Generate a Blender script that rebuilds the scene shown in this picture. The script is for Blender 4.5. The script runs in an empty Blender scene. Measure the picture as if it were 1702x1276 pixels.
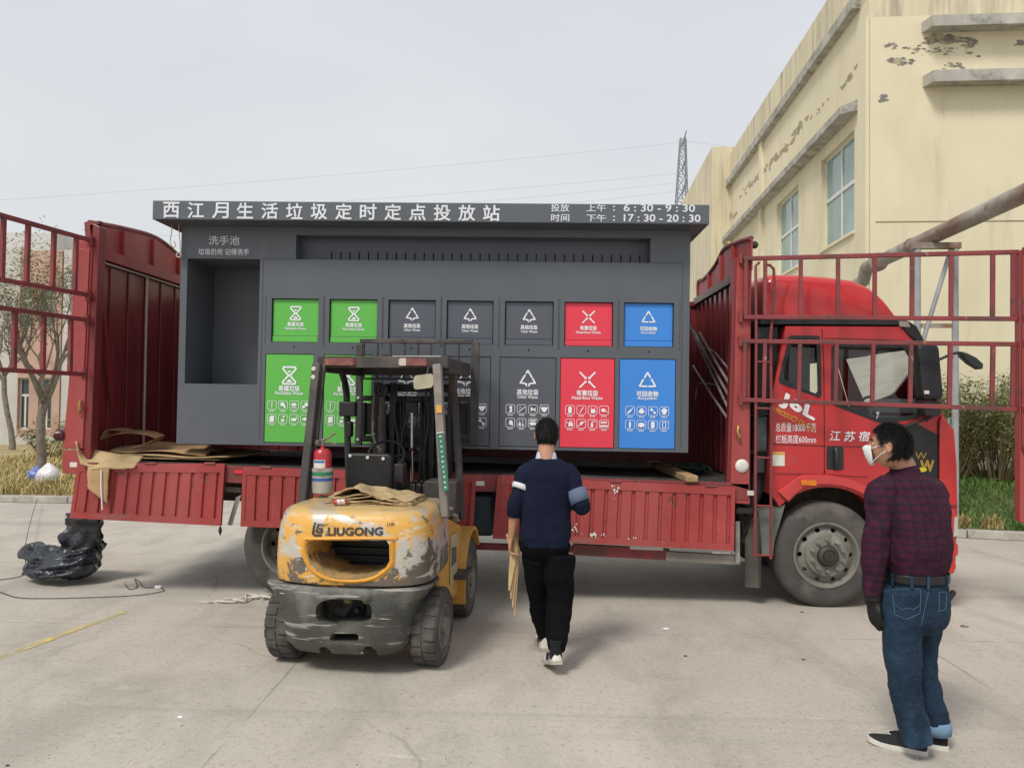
import bpy, bmesh, math, random
import numpy as np
from mathutils import Vector, Matrix
from math import sin, cos, pi, radians, sqrt, atan2
random.seed(7)
scn = bpy.context.scene
COL = scn.collection
# ------------------------------------------------------------------ camera
F_PX, CXP, CYP, CAM_H = 1278.0, 851.0, 638.0, 1.83
YAW, PITCH, ROLL = 0.0294, 0.0217, 0.0109
_f0 = Vector((-sin(YAW), cos(YAW), 0)); _r0 = Vector((cos(YAW), sin(YAW), 0)); _u0 = Vector((0, 0, 1))
_fw = cos(PITCH)*_f0 + sin(PITCH)*_u0; _up = -sin(PITCH)*_f0 + cos(PITCH)*_u0
CR = cos(ROLL)*_r0 + sin(ROLL)*_up; CU = -sin(ROLL)*_r0 + cos(ROLL)*_up
cam_d = bpy.data.cameras.new("camera"); cam = bpy.data.objects.new("camera", cam_d); COL.objects.link(cam)
cam_d.sensor_fit = 'HORIZONTAL'; cam_d.sensor_width = 36.0; cam_d.lens = 36.0*F_PX/1702.0
cam_d.clip_end = 2000.0; cam_d.clip_start = 0.05
_m = Matrix((( CR.x, CU.x, -_fw.x, 0), (CR.y, CU.y, -_fw.y, 0), (CR.z, CU.z, -_fw.z, CAM_H), (0, 0, 0, 1)))
cam.matrix_world = _m
scn.camera = cam
scn.render.resolution_x, scn.render.resolution_y = 1024, 767
EYE = Vector((0, 0, CAM_H))
def ray(px, py):
    return ((px-CXP)/F_PX)*CR - ((py-CYP)/F_PX)*CU + _fw
def W(px, py, Y):          # point of the plane y = Y seen at a photo pixel
    d = ray(px, py); return EYE + d*(Y/d.y)
def WX(px, py, X):
    d = ray(px, py); return EYE + d*(X/d.x)
def G(px, py, z=0.0):      # point of the ground seen at a photo pixel
    d = ray(px, py); return EYE + d*((z-CAM_H)/d.z)
# ------------------------------------------------------------------ world, sun, exposure
SUN_EL, SUN_AZ = radians(52), radians(213)      # sun stands behind the camera, to the left
wd = bpy.data.worlds.new("World"); scn.world = wd; wd.use_nodes = True
nt = wd.node_tree; nt.nodes.clear()
o_ = nt.nodes.new('ShaderNodeOutputWorld'); bg = nt.nodes.new('ShaderNodeBackground'); bg.inputs[1].default_value = 0.1
sky = nt.nodes.new('ShaderNodeTexSky'); sky.sky_type = 'NISHITA'; sky.sun_disc = False
sky.sun_elevation = SUN_EL; sky.sun_rotation = SUN_AZ; sky.dust_density = 4.0; sky.air_density = 1.0
tc = nt.nodes.new('ShaderNodeTexCoord'); mp = nt.nodes.new('ShaderNodeMapping'); mp.inputs['Scale'].default_value = (1.0, 1.0, 2.6)
nz = nt.nodes.new('ShaderNodeTexNoise'); nz.inputs['Scale'].default_value = 1.6; nz.inputs['Detail'].default_value = 5
rp = nt.nodes.new('ShaderNodeValToRGB'); rp.color_ramp.elements[0].position = .3; rp.color_ramp.elements[1].position = .72
rp.color_ramp.elements[0].color = (5.75, 6.0, 6.3, 1); rp.color_ramp.elements[1].color = (6.6, 6.7, 6.8, 1)
mx = nt.nodes.new('ShaderNodeMix'); mx.data_type = 'RGBA'; mx.inputs[0].default_value = .88
nt.links.new(tc.outputs['Generated'], mp.inputs[0]); nt.links.new(mp.outputs[0], nz.inputs['Vector'])
nt.links.new(nz.outputs[0], rp.inputs[0]); nt.links.new(sky.outputs[0], mx.inputs[6]); 
sz = nt.nodes.new('ShaderNodeSeparateXYZ'); nt.links.new(tc.outputs['Generated'], sz.inputs[0])
gr = nt.nodes.new('ShaderNodeValToRGB'); gr.color_ramp.elements[0].position = .0; gr.color_ramp.elements[1].position = .55
gr.color_ramp.elements[0].color = (1.05, 1.02, .985, 1); gr.color_ramp.elements[1].color = (.985, 1.0, 1.03, 1)
mg = nt.nodes.new('ShaderNodeMix'); mg.data_type = 'RGBA'; mg.blend_type = 'MULTIPLY'; mg.inputs[0].default_value = 1.0
nt.links.new(sz.outputs[2], gr.inputs[0]); nt.links.new(rp.outputs[0], mg.inputs[6]); nt.links.new(gr.outputs[0], mg.inputs[7]); nt.links.new(mg.outputs[2], mx.inputs[7])
nt.links.new(mx.outputs[2], bg.inputs[0]); nt.links.new(bg.outputs[0], o_.inputs[0])
sd = bpy.data.lights.new("sun", 'SUN'); sd.energy = 2.0; sd.angle = radians(15); sd.color = (1.0, .955, .88)
sun = bpy.data.objects.new("sun", sd); COL.objects.link(sun)
_sd = Vector((sin(SUN_AZ)*cos(SUN_EL), cos(SUN_AZ)*cos(SUN_EL), sin(SUN_EL)))
sun.rotation_euler = (-_sd).to_track_quat('-Z', 'Y').to_euler()
scn.view_settings.view_transform = 'Standard'; scn.view_settings.look = 'None'
scn.view_settings.exposure = 0.32; scn.view_settings.gamma = 1.0
scn.render.engine = 'CYCLES'
try:
    scn.cycles.max_bounces = 6; scn.cycles.diffuse_bounces = 3; scn.cycles.glossy_bounces = 3
    scn.cycles.transmission_bounces = 6; scn.cycles.transparent_max_bounces = 8
    scn.cycles.caustics_reflective = False; scn.cycles.caustics_refractive = False
    scn.cycles.use_denoising = True
except Exception:
    pass
# ------------------------------------------------------------------ materials
def C(h):
    h = h.lstrip('#'); r = []
    for i in (0, 2, 4):
        v = int(h[i:i+2], 16)/255.0
        r.append(v/12.92 if v <= .04045 else ((v+.055)/1.055)**2.4)
    return (r[0], r[1], r[2], 1.0)
class NT:
    def __init__(s, name):
        s.m = bpy.data.materials.new(name); s.m.use_nodes = True; s.t = s.m.node_tree
        s.b = s.t.nodes['Principled BSDF']; s.tc = s.t.nodes.new('ShaderNodeTexCoord'); s.vec = s.tc.outputs['Object']
    def n(s, k, **kw):
        x = s.t.nodes.new(k)
        for a, v in kw.items(): setattr(x, a, v)
        return x
    def L(s, a, b): s.t.links.new(a, b)
    def noise(s, scale, detail=4, rough=.55, stretch=None, dist=0.0, off=None):
        v = s.vec
        if stretch or off:
            mpn = s.n('ShaderNodeMapping'); s.L(v, mpn.inputs[0])
            if stretch: mpn.inputs['Scale'].default_value = stretch
            if off: mpn.inputs['Location'].default_value = off
            v = mpn.outputs[0]
        x = s.n('ShaderNodeTexNoise'); x.inputs['Scale'].default_value = scale; x.inputs['Detail'].default_value = detail
        x.inputs['Roughness'].default_value = rough; x.inputs['Distortion'].default_value = dist
        s.L(v, x.inputs['Vector']); return x.outputs[0]
    def ramp(s, fac, a, b, ca=(0, 0, 0, 1), cb=(1, 1, 1, 1)):
        r = s.n('ShaderNodeValToRGB'); r.color_ramp.elements[0].position = a; r.color_ramp.elements[1].position = max(b, a+.001)
        r.color_ramp.elements[0].color = ca; r.color_ramp.elements[1].color = cb
        s.L(fac, r.inputs[0]); return r.outputs[0]
    def mix(s, fac, a, b, mode='MIX'):
        x = s.n('ShaderNodeMix', data_type='RGBA', blend_type=mode)
        for v, i in ((fac, 0), (a, 6), (b, 7)):
            if hasattr(v, 'is_linked'): s.L(v, x.inputs[i])
            else: x.inputs[i].default_value = v
        return x.outputs[2]
    def math(s, op, a, b=None, c=None):
        x = s.n('ShaderNodeMath', operation=op)
        for v, i in ((a, 0), (b, 1), (c, 2)):
            if v is None: continue
            if hasattr(v, 'is_linked'): s.L(v, x.inputs[i])
            else: x.inputs[i].default_value = v
        return x.outputs[0]
    def bump(s, h, strength, dist=.01):
        b = s.n('ShaderNodeBump'); b.inputs['Strength'].default_value = strength; b.inputs['Distance'].default_value = dist
        s.L(h, b.inputs['Height']); s.L(b.outputs[0], s.b.inputs['Normal'])
def M(name, col, rough=.6, metal=0.0, var=.10, vs=3.0, spots=(), bump=None, coat=0.0, spec=.5, rvar=.0):
    """principled paint/metal/cloth: base colour with cloudy variation plus layers of spots (colour, scale, threshold, softness, stretch)"""
    t = NT(name); b = t.b
    c = C(col) if isinstance(col, str) else col
    dark = tuple(x*(1-var*1.6) for x in c[:3])+(1,); lite = tuple(min(1, x*(1+var)) for x in c[:3])+(1,)
    out = t.mix(t.ramp(t.noise(vs, 5), .3, .7), dark, lite)
    i = 0
    for sp in spots:
        sc, sscale, thr, soft = sp[:4]; st = sp[4] if len(sp) > 4 else None; amt = sp[5] if len(sp) > 5 else 1.0
        i += 1
        f = t.ramp(t.noise(sscale, 6, .62, st, .3, (i*3.7, i*1.9, i*5.1)), thr, thr+soft)
        if amt < 1: f = t.math('MULTIPLY', f, amt)
        out = t.mix(f, out, C(sc))
    t.L(out, b.inputs['Base Color'])
    b.inputs['Metallic'].default_value = metal; b.inputs['Specular IOR Level'].default_value = spec
    if rvar:
        rr = t.n('ShaderNodeMapRange'); rr.inputs[3].default_value = max(0, rough-rvar); rr.inputs[4].default_value = min(1, rough+rvar)
        t.L(t.noise(vs*2.3, 5), rr.inputs[0]); t.L(rr.outputs[0], b.inputs['Roughness'])
    else: b.inputs['Roughness'].default_value = rough
    if coat: b.inputs['Coat Weight'].default_value = coat; b.inputs['Coat Roughness'].default_value = .12
    if bump: t.bump(t.noise(bump[0], 5, .6), bump[1], bump[2] if len(bump) > 2 else .01)
    return t.m
def glass_mat(name, tint, alpha_t=.75, rough=.03):
    t = NT(name); t.t.nodes.remove(t.b); out = t.t.nodes['Material Output']
    tr = t.n('ShaderNodeBsdfTransparent'); tr.inputs[0].default_value = tint
    gl = t.n('ShaderNodeBsdfGlossy'); gl.inputs['Roughness'].default_value = rough
    fr = t.n('ShaderNodeFresnel'); fr.inputs[0].default_value = 1.5
    a = t.math('ADD', fr.outputs[0], 1-alpha_t-.2 if alpha_t < .8 else 0.02)
    mxs = t.n('ShaderNodeMixShader'); t.L(a, mxs.inputs[0]); t.L(tr.outputs[0], mxs.inputs[1]); t.L(gl.outputs[0], mxs.inputs[2])
    t.L(mxs.outputs[0], out.inputs[0]); return t.m
# ------------------------------------------------------------------ mesh builder
class MB:
    def __init__(s): s.v = []; s.f = []; s.mi = []; s.T = None; s.cur = 0
    def add(s, vs, fs):
        o = len(s.v)
        if s.T is not None: vs = [s.T @ Vector(p) for p in vs]
        s.v.extend([tuple(p) for p in vs]); s.f.extend([tuple(i+o for i in f) for f in fs]); s.mi.extend([s.cur]*len(fs)); return s
    def hexa(s, p):            # 8 corners: bottom ring 0-3, top ring 4-7
        return s.add(p, [(3, 2, 1, 0), (4, 5, 6, 7), (0, 1, 5, 4), (1, 2, 6, 5), (2, 3, 7, 6), (3, 0, 4, 7)])
    def box(s, x0, x1, y0, y1, z0, z1):
        return s.hexa([(x0, y0, z0), (x1, y0, z0), (x1, y1, z0), (x0, y1, z0), (x0, y0, z1), (x1, y0, z1), (x1, y1, z1), (x0, y1, z1)])
    def cbox(s, c, d, R=None):
        p = [Vector((sx*d[0]/2, sy*d[1]/2, sz*d[2]/2)) for sz in (-1, 1) for sx, sy in ((-1, -1), (1, -1), (1, 1), (-1, 1))]
        if R is not None: p = [R @ q for q in p]
        return s.hexa([q+Vector(c) for q in p])
    def bar(s, a, b, w, h, up=(0, 0, 1)):
        a = Vector(a); b = Vector(b); d = (b-a).normalized(); u = Vector(up)
        sd_ = d.cross(u)
        if sd_.length < 1e-4: sd_ = d.cross(Vector((0, 1, 0)))
        sd_.normalize(); u = sd_.cross(d).normalized()
        q = [(-1, -1), (1, -1), (1, 1), (-1, 1)]
        return s.hexa([a+sd_*(i*w/2)+u*(j*h/2) for i, j in q]+[b+sd_*(i*w/2)+u*(j*h/2) for i, j in q])
    def prism(s, poly, vec):
        n = len(poly); v = Vector(vec); a = [Vector(p) for p in poly]
        return s.add(a+[p+v for p in a], [tuple(range(n))[::-1], tuple(range(n, 2*n))]+[(i, (i+1) % n, n+(i+1) % n, n+i) for i in range(n)])
    def loft(s, rings, caps=True, closed=True):
        n = len(rings[0]); vs = [p for r in rings for p in r]; fs = []
        for k in range(len(rings)-1):
            for i in range(n if closed else n-1):
                j = (i+1) % n; fs.append((k*n+i, k*n+j, (k+1)*n+j, (k+1)*n+i))
        if caps and closed: fs += [tuple(range(n))[::-1], tuple((len(rings)-1)*n+i for i in range(n))]
        return s.add(vs, fs)
    def tube(s, pts, r, n=8, caps=True, r2=None):
        P = [Vector(p) for p in pts]; rings = []; m = len(P)
        t0 = (P[1]-P[0]).normalized(); nn = t0.orthogonal().normalized()
        for i in range(m):
            t = (P[min(i+1, m-1)]-P[max(i-1, 0)])
            t = t.normalized() if t.length > 1e-9 else t0
            nn = nn-t*nn.dot(t)
            nn = nn.normalized() if nn.length > 1e-6 else t.orthogonal().normalized()
            bb = t.cross(nn); rr = r[i] if isinstance(r, (list, tuple)) else r
            rings.append([P[i]+nn*(rr*cos(2*pi*k/n))+bb*(rr*sin(2*pi*k/n)) for k in range(n)])
        return s.loft(rings, caps)
    def lathe(s, prof, o, axis, n=32, caps=False):   # prof: (radius, along axis)
        a = Vector(axis).normalized(); e = a.orthogonal().normalized(); g = a.cross(e); o = Vector(o)
        return s.loft([[o+a*h+e*(r*cos(2*pi*k/n))+g*(r*sin(2*pi*k/n)) for k in range(n)] for r, h in prof], caps)
    def grid(s, fn, nu, nv):
        return s.add([fn(i/nu, j/nv) for j in range(nv+1) for i in range(nu+1)],
                     [(j*(nu+1)+i, j*(nu+1)+i+1, (j+1)*(nu+1)+i+1, (j+1)*(nu+1)+i) for j in range(nv) for i in range(nu)])
    def sphere(s, c, r, nu=16, nv=10, f=None):
        c = Vector(c); r = (r, r, r) if not isinstance(r, (tuple, list)) else r
        rings = []
        for j in range(nv+1):
            t = pi*(j+.0)/nv; t = min(max(t, .02), pi-.02)
            rings.append([Vector((r[0]*sin(t)*cos(2*pi*i/nu), r[1]*sin(t)*sin(2*pi*i/nu), -r[2]*cos(t))) for i in range(nu)])
        if f: rings = [[f(p) for p in q] for q in rings]
        return s.loft([[p+c for p in q] for q in rings])
WORLD = {}
def obj(name, mb, mats, parent=None, label=None, cat=None, group=None, kind=None, bevel=0, bseg=2, smooth=30, origin=None, fix=True):
    me = bpy.data.meshes.new(name)
    vs = np.array(mb.v, dtype=float)
    if origin is None:
        lo, hi = vs.min(0), vs.max(0); origin = ((lo[0]+hi[0])/2, (lo[1]+hi[1])/2, lo[2])
    og = np.array(tuple(origin), dtype=float)
    me.from_pydata([tuple(p) for p in (vs-og)], [], mb.f)
    if fix:
        bm = bmesh.new(); bm.from_mesh(me); bmesh.ops.recalc_face_normals(bm, faces=bm.faces[:]); bm.to_mesh(me); bm.free()
    if not isinstance(mats, (list, tuple)): mats = [mats]
    for m in mats: me.materials.append(m)
    if len(mats) > 1: me.polygons.foreach_set('material_index', mb.mi)
    if smooth:
        me.polygons.foreach_set('use_smooth', [True]*len(me.polygons)); me.set_sharp_from_angle(angle=radians(smooth))
    me.update()
    o = bpy.data.objects.new(name, me); COL.objects.link(o)
    pw = WORLD[parent.name] if parent is not None else Vector((0, 0, 0))
    WORLD[o.name] = Vector(og); o.location = Vector(og)-pw
    if parent is not None: o.parent = parent
    if bevel:
        bv = o.modifiers.new('bevel', 'BEVEL'); bv.width = bevel; bv.segments = bseg; bv.limit_method = 'ANGLE'; bv.angle_limit = radians(35)
    tag(o, label, cat, group, kind); return o
def tag(o, label=None, cat=None, group=None, kind=None):
    if label: o['label'] = label
    if cat: o['category'] = cat
    if group: o['group'] = group
    if kind: o['kind'] = kind
    return o
def empty(name, loc, label, cat, group=None):
    o = bpy.data.objects.new(name, None); COL.objects.link(o); o.empty_display_size = .2
    o.location = loc; WORLD[o.name] = Vector(loc); return tag(o, label, cat, group)
def copy_tree(o, loc=None, parent=None):
    c = o.copy(); COL.objects.link(c)
    if parent is not None: c.parent = parent
    if loc is not None: c.location = loc
    WORLD[c.name] = Vector(c.location)
    for ch in list(o.children): copy_tree(ch, None, c)
    return c
# ------------------------------------------------------------------ lettering (built-in font turned into mesh)
_TX = {}
def text2d(body, bold=0.0, shear=0.0, space=1.0):
    k = (body, bold, shear, space)
    if k in _TX: return _TX[k]
    cu = bpy.data.curves.new('lettering', 'FONT'); cu.body = body; cu.offset = bold; cu.shear = shear; cu.space_character = space
    cu.resolution_u = 3; cu.fill_mode = 'FRONT'
    ob = bpy.data.objects.new('lettering_tmp', cu); COL.objects.link(ob); bpy.context.view_layer.update()
    me = ob.to_mesh(); v = [(p.co.x, p.co.y) for p in me.vertices]; f = [tuple(p.vertices) for p in me.polygons]
    ob.to_mesh_clear(); bpy.data.objects.remove(ob); bpy.data.curves.remove(cu)
    _TX[k] = (v, f); return v, f
def put_text(mb, body, org, ux, uy, w=None, h=None, bold=0.0, shear=0.0, center=True, space=1.0):
    """text box centred on org, ux/uy unit vectors; w/h force the box size; bold thickens the strokes with shifted layers"""
    v, f = text2d(body, 0.0, shear, space)
    if not v: return
    x0 = min(p[0] for p in v); x1 = max(p[0] for p in v); y0 = min(p[1] for p in v); y1 = max(p[1] for p in v)
    sx = w/(x1-x0) if w else None; sy = h/(y1-y0) if h else None
    sx = sx or sy; sy = sy or sx
    org = Vector(org); ux = Vector(ux); uy = Vector(uy); nn = ux.cross(uy).normalized()
    for k, (bx, by) in enumerate(((0, 0),) if bold <= 0 else ((-bold, -bold*.5), (bold, bold*.5), (-bold*.5, bold), (bold*.5, -bold))):
        mb.add([org+ux*((p[0]+bx-(x0+x1)/2)*sx)+uy*((p[1]+by-(y0+y1)/2)*sy)+nn*(.00022*k) for p in v], f)
XU, ZU = Vector((1, 0, 0)), Vector((0, 0, 1))
def rnd(a, b): return random.uniform(a, b)
def catmull(pts, n):
    P = [Vector(p) for p in pts]; out = []
    for i in range(len(P)-1):
        a, b, c, d = P[max(i-1, 0)], P[i], P[i+1], P[min(i+2, len(P)-1)]
        for k in range(n):
            t = k/n; out.append(.5*((2*b)+(c-a)*t+(2*a-5*b+4*c-d)*t*t+(3*b-a-3*c+d)*t**3))
    out.append(P[-1]); return out
def rrect(w, h, r, n=5):     # rounded rectangle outline, centred, ccw
    out = []
    for cx_, cy_, a0 in ((w/2-r, h/2-r, 0), (-w/2+r, h/2-r, pi/2), (-w/2+r, -h/2+r, pi), (w/2-r, -h/2+r, 1.5*pi)):
        out += [(cx_+r*cos(a0+pi/2*k/n), cy_+r*sin(a0+pi/2*k/n)) for k in range(n+1)]
    return out
# ================================================================== SETTING
def ground_mat():
    t = NT('concrete_yard'); b = t.b
    sep = t.n('ShaderNodeSeparateXYZ'); t.L(t.vec, sep.inputs[0])
    base = t.mix(t.ramp(t.noise(.35, 6, .6), .3, .7), C('#aaa398'), C('#beb7ab'))
    base = t.mix(t.math('MULTIPLY', t.ramp(t.noise(1.7, 7, .65, (1, .45, 1), .4), .48, .66), .50), base, C('#918a7f'))
    base = t.mix(t.math('MULTIPLY', t.ramp(t.noise(.8, 6, .6, None, .6, (9, 2, 0)), .56, .70), .30), base, C('#857e74'))
    base = t.mix(t.math('MULTIPLY', t.ramp(t.noise(3.1, 7, .7, (.35, 1.4, 1), .5, (5, 5, 0)), .62, .70), .35), base, C('#d2ccc0'))
    # dark wheel tracks swept along the yard
    base = t.mix(t.math('MULTIPLY', t.ramp(t.noise(.5, 5, .6, (.12, 2.2, 1), 1.2, (1, 7, 0)), .57, .70), .35), base, C('#77706a'))
    base = t.mix(t.math('MULTIPLY', t.ramp(t.noise(28, 3, .6), .54, .70), .40), base, C('#7d766c'))
    base = t.mix(t.math('MULTIPLY', t.ramp(t.noise(95, 2, .6), .58, .72), .50), base, C('#615b53'))
    # slab joints
    def joint(ax, step, off, w):
        wob = t.math('MULTIPLY_ADD', t.noise(1.2, 3), .05, sep.outputs[ax])
        fr = t.math('FRACT', t.math('MULTIPLY', t.math('ADD', wob, off), 1/step))
        return t.math('LESS_THAN', t.math('ABSOLUTE', t.math('SUBTRACT', fr, .5)), w/step)
    j = t.math('MAXIMUM', joint(0, 4.6, 3.9, .008), joint(1, 5.4, 1.95, .008))
    j = t.math('MULTIPLY', j, t.math('MULTIPLY', t.ramp(t.noise(2.2, 4), .35, .6), .55))
    base = t.mix(j, base, C('#6f6a62'))
    vo = t.n('ShaderNodeTexVoronoi', feature='DISTANCE_TO_EDGE'); vo.inputs['Scale'].default_value = .23
    mp_ = t.n('ShaderNodeVectorMath', operation='ADD'); nv = t.n('ShaderNodeTexNoise'); nv.inputs['Scale'].default_value = 1.1; nv.inputs['Detail'].default_value = 6
    t.L(t.vec, nv.inputs['Vector']); sc = t.n('ShaderNodeVectorMath', operation='SCALE'); sc.inputs['Scale'].default_value = .7
    t.L(nv.outputs['Color'], sc.inputs[0]); t.L(t.vec, mp_.inputs[0]); t.L(sc.outputs[0], mp_.inputs[1]); t.L(mp_.outputs[0], vo.inputs['Vector'])
    cr = t.math('MULTIPLY', t.math('LESS_THAN', vo.outputs['Distance'], .0028), t.ramp(t.noise(.7, 3, .5, None, 0, (3, 3, 3)), .48, .60))
    base = t.mix(t.math('MULTIPLY', cr, .3), base, C('#6a655d'))
    t.L(base, b.inputs['Base Color']); b.inputs['Roughness'].default_value = .86; b.inputs['Specular IOR Level'].default_value = .3
    h = t.math('ADD', t.noise(60, 4, .6), t.math('MULTIPLY', t.noise(5, 4), .8)); t.bump(h, .25, .006)
    return t.m
MAT = {}
MAT['ground'] = ground_mat()
g = MB(); g.box(-400, 400, -40, 900, -.3, 0)
obj('ground', g, MAT['ground'], kind='structure', smooth=0, origin=(0, 0, 0))
MAT['soil_dry'] = M('dry_soil', '#a8966c', .95, var=.2, vs=2, spots=[('#6b6a45', 1.2, .5, .2)], bump=(20, .6, .03))
MAT['soil_green'] = M('green_soil', '#4f5a33', .95, var=.2, vs=2, spots=[('#6f6543', 1.2, .55, .2)], bump=(20, .6, .03))
MAT['kerb'] = M('kerb_stone', '#a9a499', .85, var=.15, vs=3, spots=[('#7d786e', 5, .55, .2), ('#c9c5bb', 9, .6, .1)], bump=(30, .3))
# left verge
KL0, KL1 = G(-420, 828), G(128, 836.5); dk = (KL1-KL0).normalized()
A0 = KL0-dk*30; A1 = KL1+dk*1.9
vb = MB(); nb = Vector((-dk.y, dk.x, 0))
vb.grid(lambda u, v: tuple(A0+(A1-A0)*u+nb*(.14+v*24)+Vector((0, 0, .10+.10*v+.05*sin(u*60)*sin(v*30)+(.05*sin(v*9))))), 120, 40)
obj('verge', vb, MAT['soil_dry'], kind='structure', smooth=60, fix=True)
kb = MB(); random.seed(3)
s = 0.0; LK = (A1-A0).length
while s < LK:
    e = min(s+rnd(.85, 1.0), LK); q0 = A0+dk*(s+.006); q1 = A0+dk*e; hh = .115+rnd(-.015, .015); o2 = nb*rnd(-.02, .01)
    kb.hexa([q0+o2, q1+o2, q1+o2+nb*.15, q0+o2+nb*.15]+[p+Vector((0, 0, hh)) for p in (q0+o2+nb*.02, q1+o2+nb*.02, q1+o2+nb*.15, q0+o2+nb*.15)]); s = e+.008
obj('kerb', kb, MAT['kerb'], kind='structure', bevel=.012)
# right plot in front of the factory
KR0, KR1 = G(1575, 893), G(1702, 899); dr = (KR1-KR0).normalized(); nr = Vector((-dr.y, dr.x, 0))
B0 = KR0-dr*1.6; B1 = KR0+dr*20
def plot_z(u, v):
    return .10+.55*min(1, v*1.9)*(1 if v < .5 else 1)+.10*sin(u*23+1)*sin(v*14)
vb = MB(); vb.grid(lambda u, v: tuple(B0+(B1-B0)*u+nr*(.14+v*3.4)+Vector((0, 0, plot_z(u, v)))), 100, 24)
obj('verge', vb, MAT['soil_green'], kind='structure', smooth=60)
kb = MB(); s = 0.0; LK = (B1-B0).length
while s < LK:
    e = min(s+rnd(.9, 1.0), LK); q0 = B0+dr*(s+.006); q1 = B0+dr*e; hh = .12+rnd(-.012, .012); o2 = nr*rnd(-.02, .01)
    kb.hexa([q0+o2, q1+o2, q1+o2+nr*.15, q0+o2+nr*.15]+[p+Vector((0, 0, hh)) for p in (q0+o2+nr*.02, q1+o2+nr*.02, q1+o2+nr*.15, q0+o2+nr*.15)]); s = e+.008
obj('kerb', kb, MAT['kerb'], kind='structure', bevel=.012)
# yellow line on the yard
ym = NT('worn_yellow_paint'); yb = ym.b
ym.L(ym.mix(ym.ramp(ym.noise(6, 6, .7), .35, .62), C('#b9b08c'), C('#d8bd62')), yb.inputs['Base Color']); yb.inputs['Roughness'].default_value = .8
a_ = ym.ramp(ym.noise(4, 7, .7, None, .4), .36, .56); ym.L(a_, yb.inputs['Alpha'])
Y0, Y1 = G(-60, 1114), G(208, 1017); dy = (Y1-Y0); ny = Vector((-dy.y, dy.x, 0)).normalized()
yl = MB(); yl.grid(lambda u, v: tuple(Y0+dy*u+ny*((v-.5)*(.085-.03*u))+Vector((0, 0, .004))), 20, 1)
obj('road_marking', yl, ym.m, kind='structure', smooth=0)
# grass
def blades(mb, n, pos, h, w=.012, lean=.5):
    for _ in range(n):
        p = Vector(pos()); hh = rnd(*h); a = rnd(0, 2*pi); d = Vector((cos(a), sin(a), 0)); sd_ = Vector((-sin(a), cos(a), 0))*(w*rnd(.6, 1.3)); l = rnd(.1, lean)*hh
        mb.cur = random.randrange(3)
        mb.add([p-sd_, p+sd_, p+sd_*.8+d*l*.35+Vector((0, 0, hh*.6)), p-sd_*.8+d*l*.35+Vector((0, 0, hh*.6)), p+d*l+Vector((0, 0, hh))], [(0, 1, 2, 3), (3, 2, 4)])
DRY = [M('dry_grass', '#bda66f', .9, var=.25, vs=1.2), M('dry_grass_pale', '#cdb983', .9, var=.25, vs=1.1), M('dry_grass_green', '#8f8f58', .9, var=.25, vs=1.3)]
GRN = [M('grass_blade', '#5f8038', .8, var=.25, vs=1.2), M('grass_blade_light', '#7a9648', .8, var=.25, vs=1.1), M('grass_blade_deep', '#4e6d30', .8, var=.25, vs=1.3)]
random.seed(11)
gm = MB()
def pl():
    u = rnd(0, 1); v = random.random()**1.3*11
    return tuple(KL1-dk*(rnd(-1.9, 6))+nb*(.2+v)+Vector((0, 0, .1+.1*v/24)))
blades(gm, 20000, pl, (.06, .24), .010, 1.3)
obj('dry_grass', gm, DRY, kind='stuff', label='dry straw coloured grass on the verge behind the truck tail', smooth=0, fix=False)
gm = MB()
def prr():
    u = rnd(0, .55); v = random.random()*.62
    return tuple(B0+(B1-B0)*u*.45+nr*(.2+v*3.4)+Vector((0, 0, plot_z(u*.45, v)-.01)))
blades(gm, 26000, prr, (.04, .13), .006, 1.0)
obj('green_grass', gm, GRN, kind='stuff', label='short green grass on the bank below the shrubs', smooth=0, fix=False)
gm = MB()
def prd():
    a = rnd(0, 2*pi); r = random.random()**.5
    c = KR0+dr*.22 if random.random() < .6 else KR0+dr*.62
    p = c+nr*(.24+.08*r*sin(a))+dr*(.17*r*cos(a)); return (p.x, p.y, .12)
blades(gm, 260, prd, (.08, .22), .010, .9)
obj('withered_weeds', gm, [DRY[0], DRY[1], DRY[2]], kind='stuff', label='withered tuft of weeds hanging over the kerb stone', smooth=0, fix=False)
random.seed(77); gm = MB()
for _ in range(2600):
    if random.random() < .72: px, py = rnd(-60, 1760), 1000+280*random.random()**.8
    else: px, py = rnd(-60, 1760), rnd(885, 1000)
    c = G(px, py); s = rnd(.0016, .0042)*(1.7 if random.random() < .05 else 1); a = rnd(0, 6)
    gm.add([c+Vector((s*cos(a), s*sin(a), 0)), c+Vector((s*cos(a+2.1), s*sin(a+2.1), 0)), c+Vector((s*cos(a+4.2), s*sin(a+4.2), 0)), c+Vector((0, 0, s*rnd(.6, 1.2)))], [(0, 1, 3), (1, 2, 3), (2, 0, 3)])
obj('grit', gm, M('yard_grit', '#7b746a', .9, var=.4, vs=3), kind='stuff', label='fine loose grit scattered over the concrete yard', smooth=0, fix=False)
# ------------------------------------------------------------------ factory
MAT['cream'] = M('cream_render', '#ddd4b6', .9, var=.045, vs=.5, spots=[('#c3b893', .7, .52, .25, (1, 1, .35), .6), ('#a29b88', 1.3, .58, .2, (2.2, 2.2, .22), .5)], bump=(90, .15))
MAT['cream_top'] = M('cream_render_weathered', '#d6ccae', .9, var=.06, vs=.6, spots=[('#8b8574', 1.5, .48, .25, (3, 3, .22), .75), ('#6c685e', 2.2, .60, .15, (3, 3, .3), .6)], bump=(90, .15))
MAT['ledge'] = M('weathered_concrete_ledge', '#aeaba1', .9, var=.2, vs=3, spots=[('#77756e', 4, .52, .2), ('#b9b5a8', 6, .6, .15)], bump=(40, .4))
MAT['patch'] = M('bare_plaster', '#86817a', .95, var=.3, vs=8, spots=[('#b3a888', 7, .52, .06)])
MAT['wframe'] = M('white_window_frame', '#d5d5cf', .45, var=.05)
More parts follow.
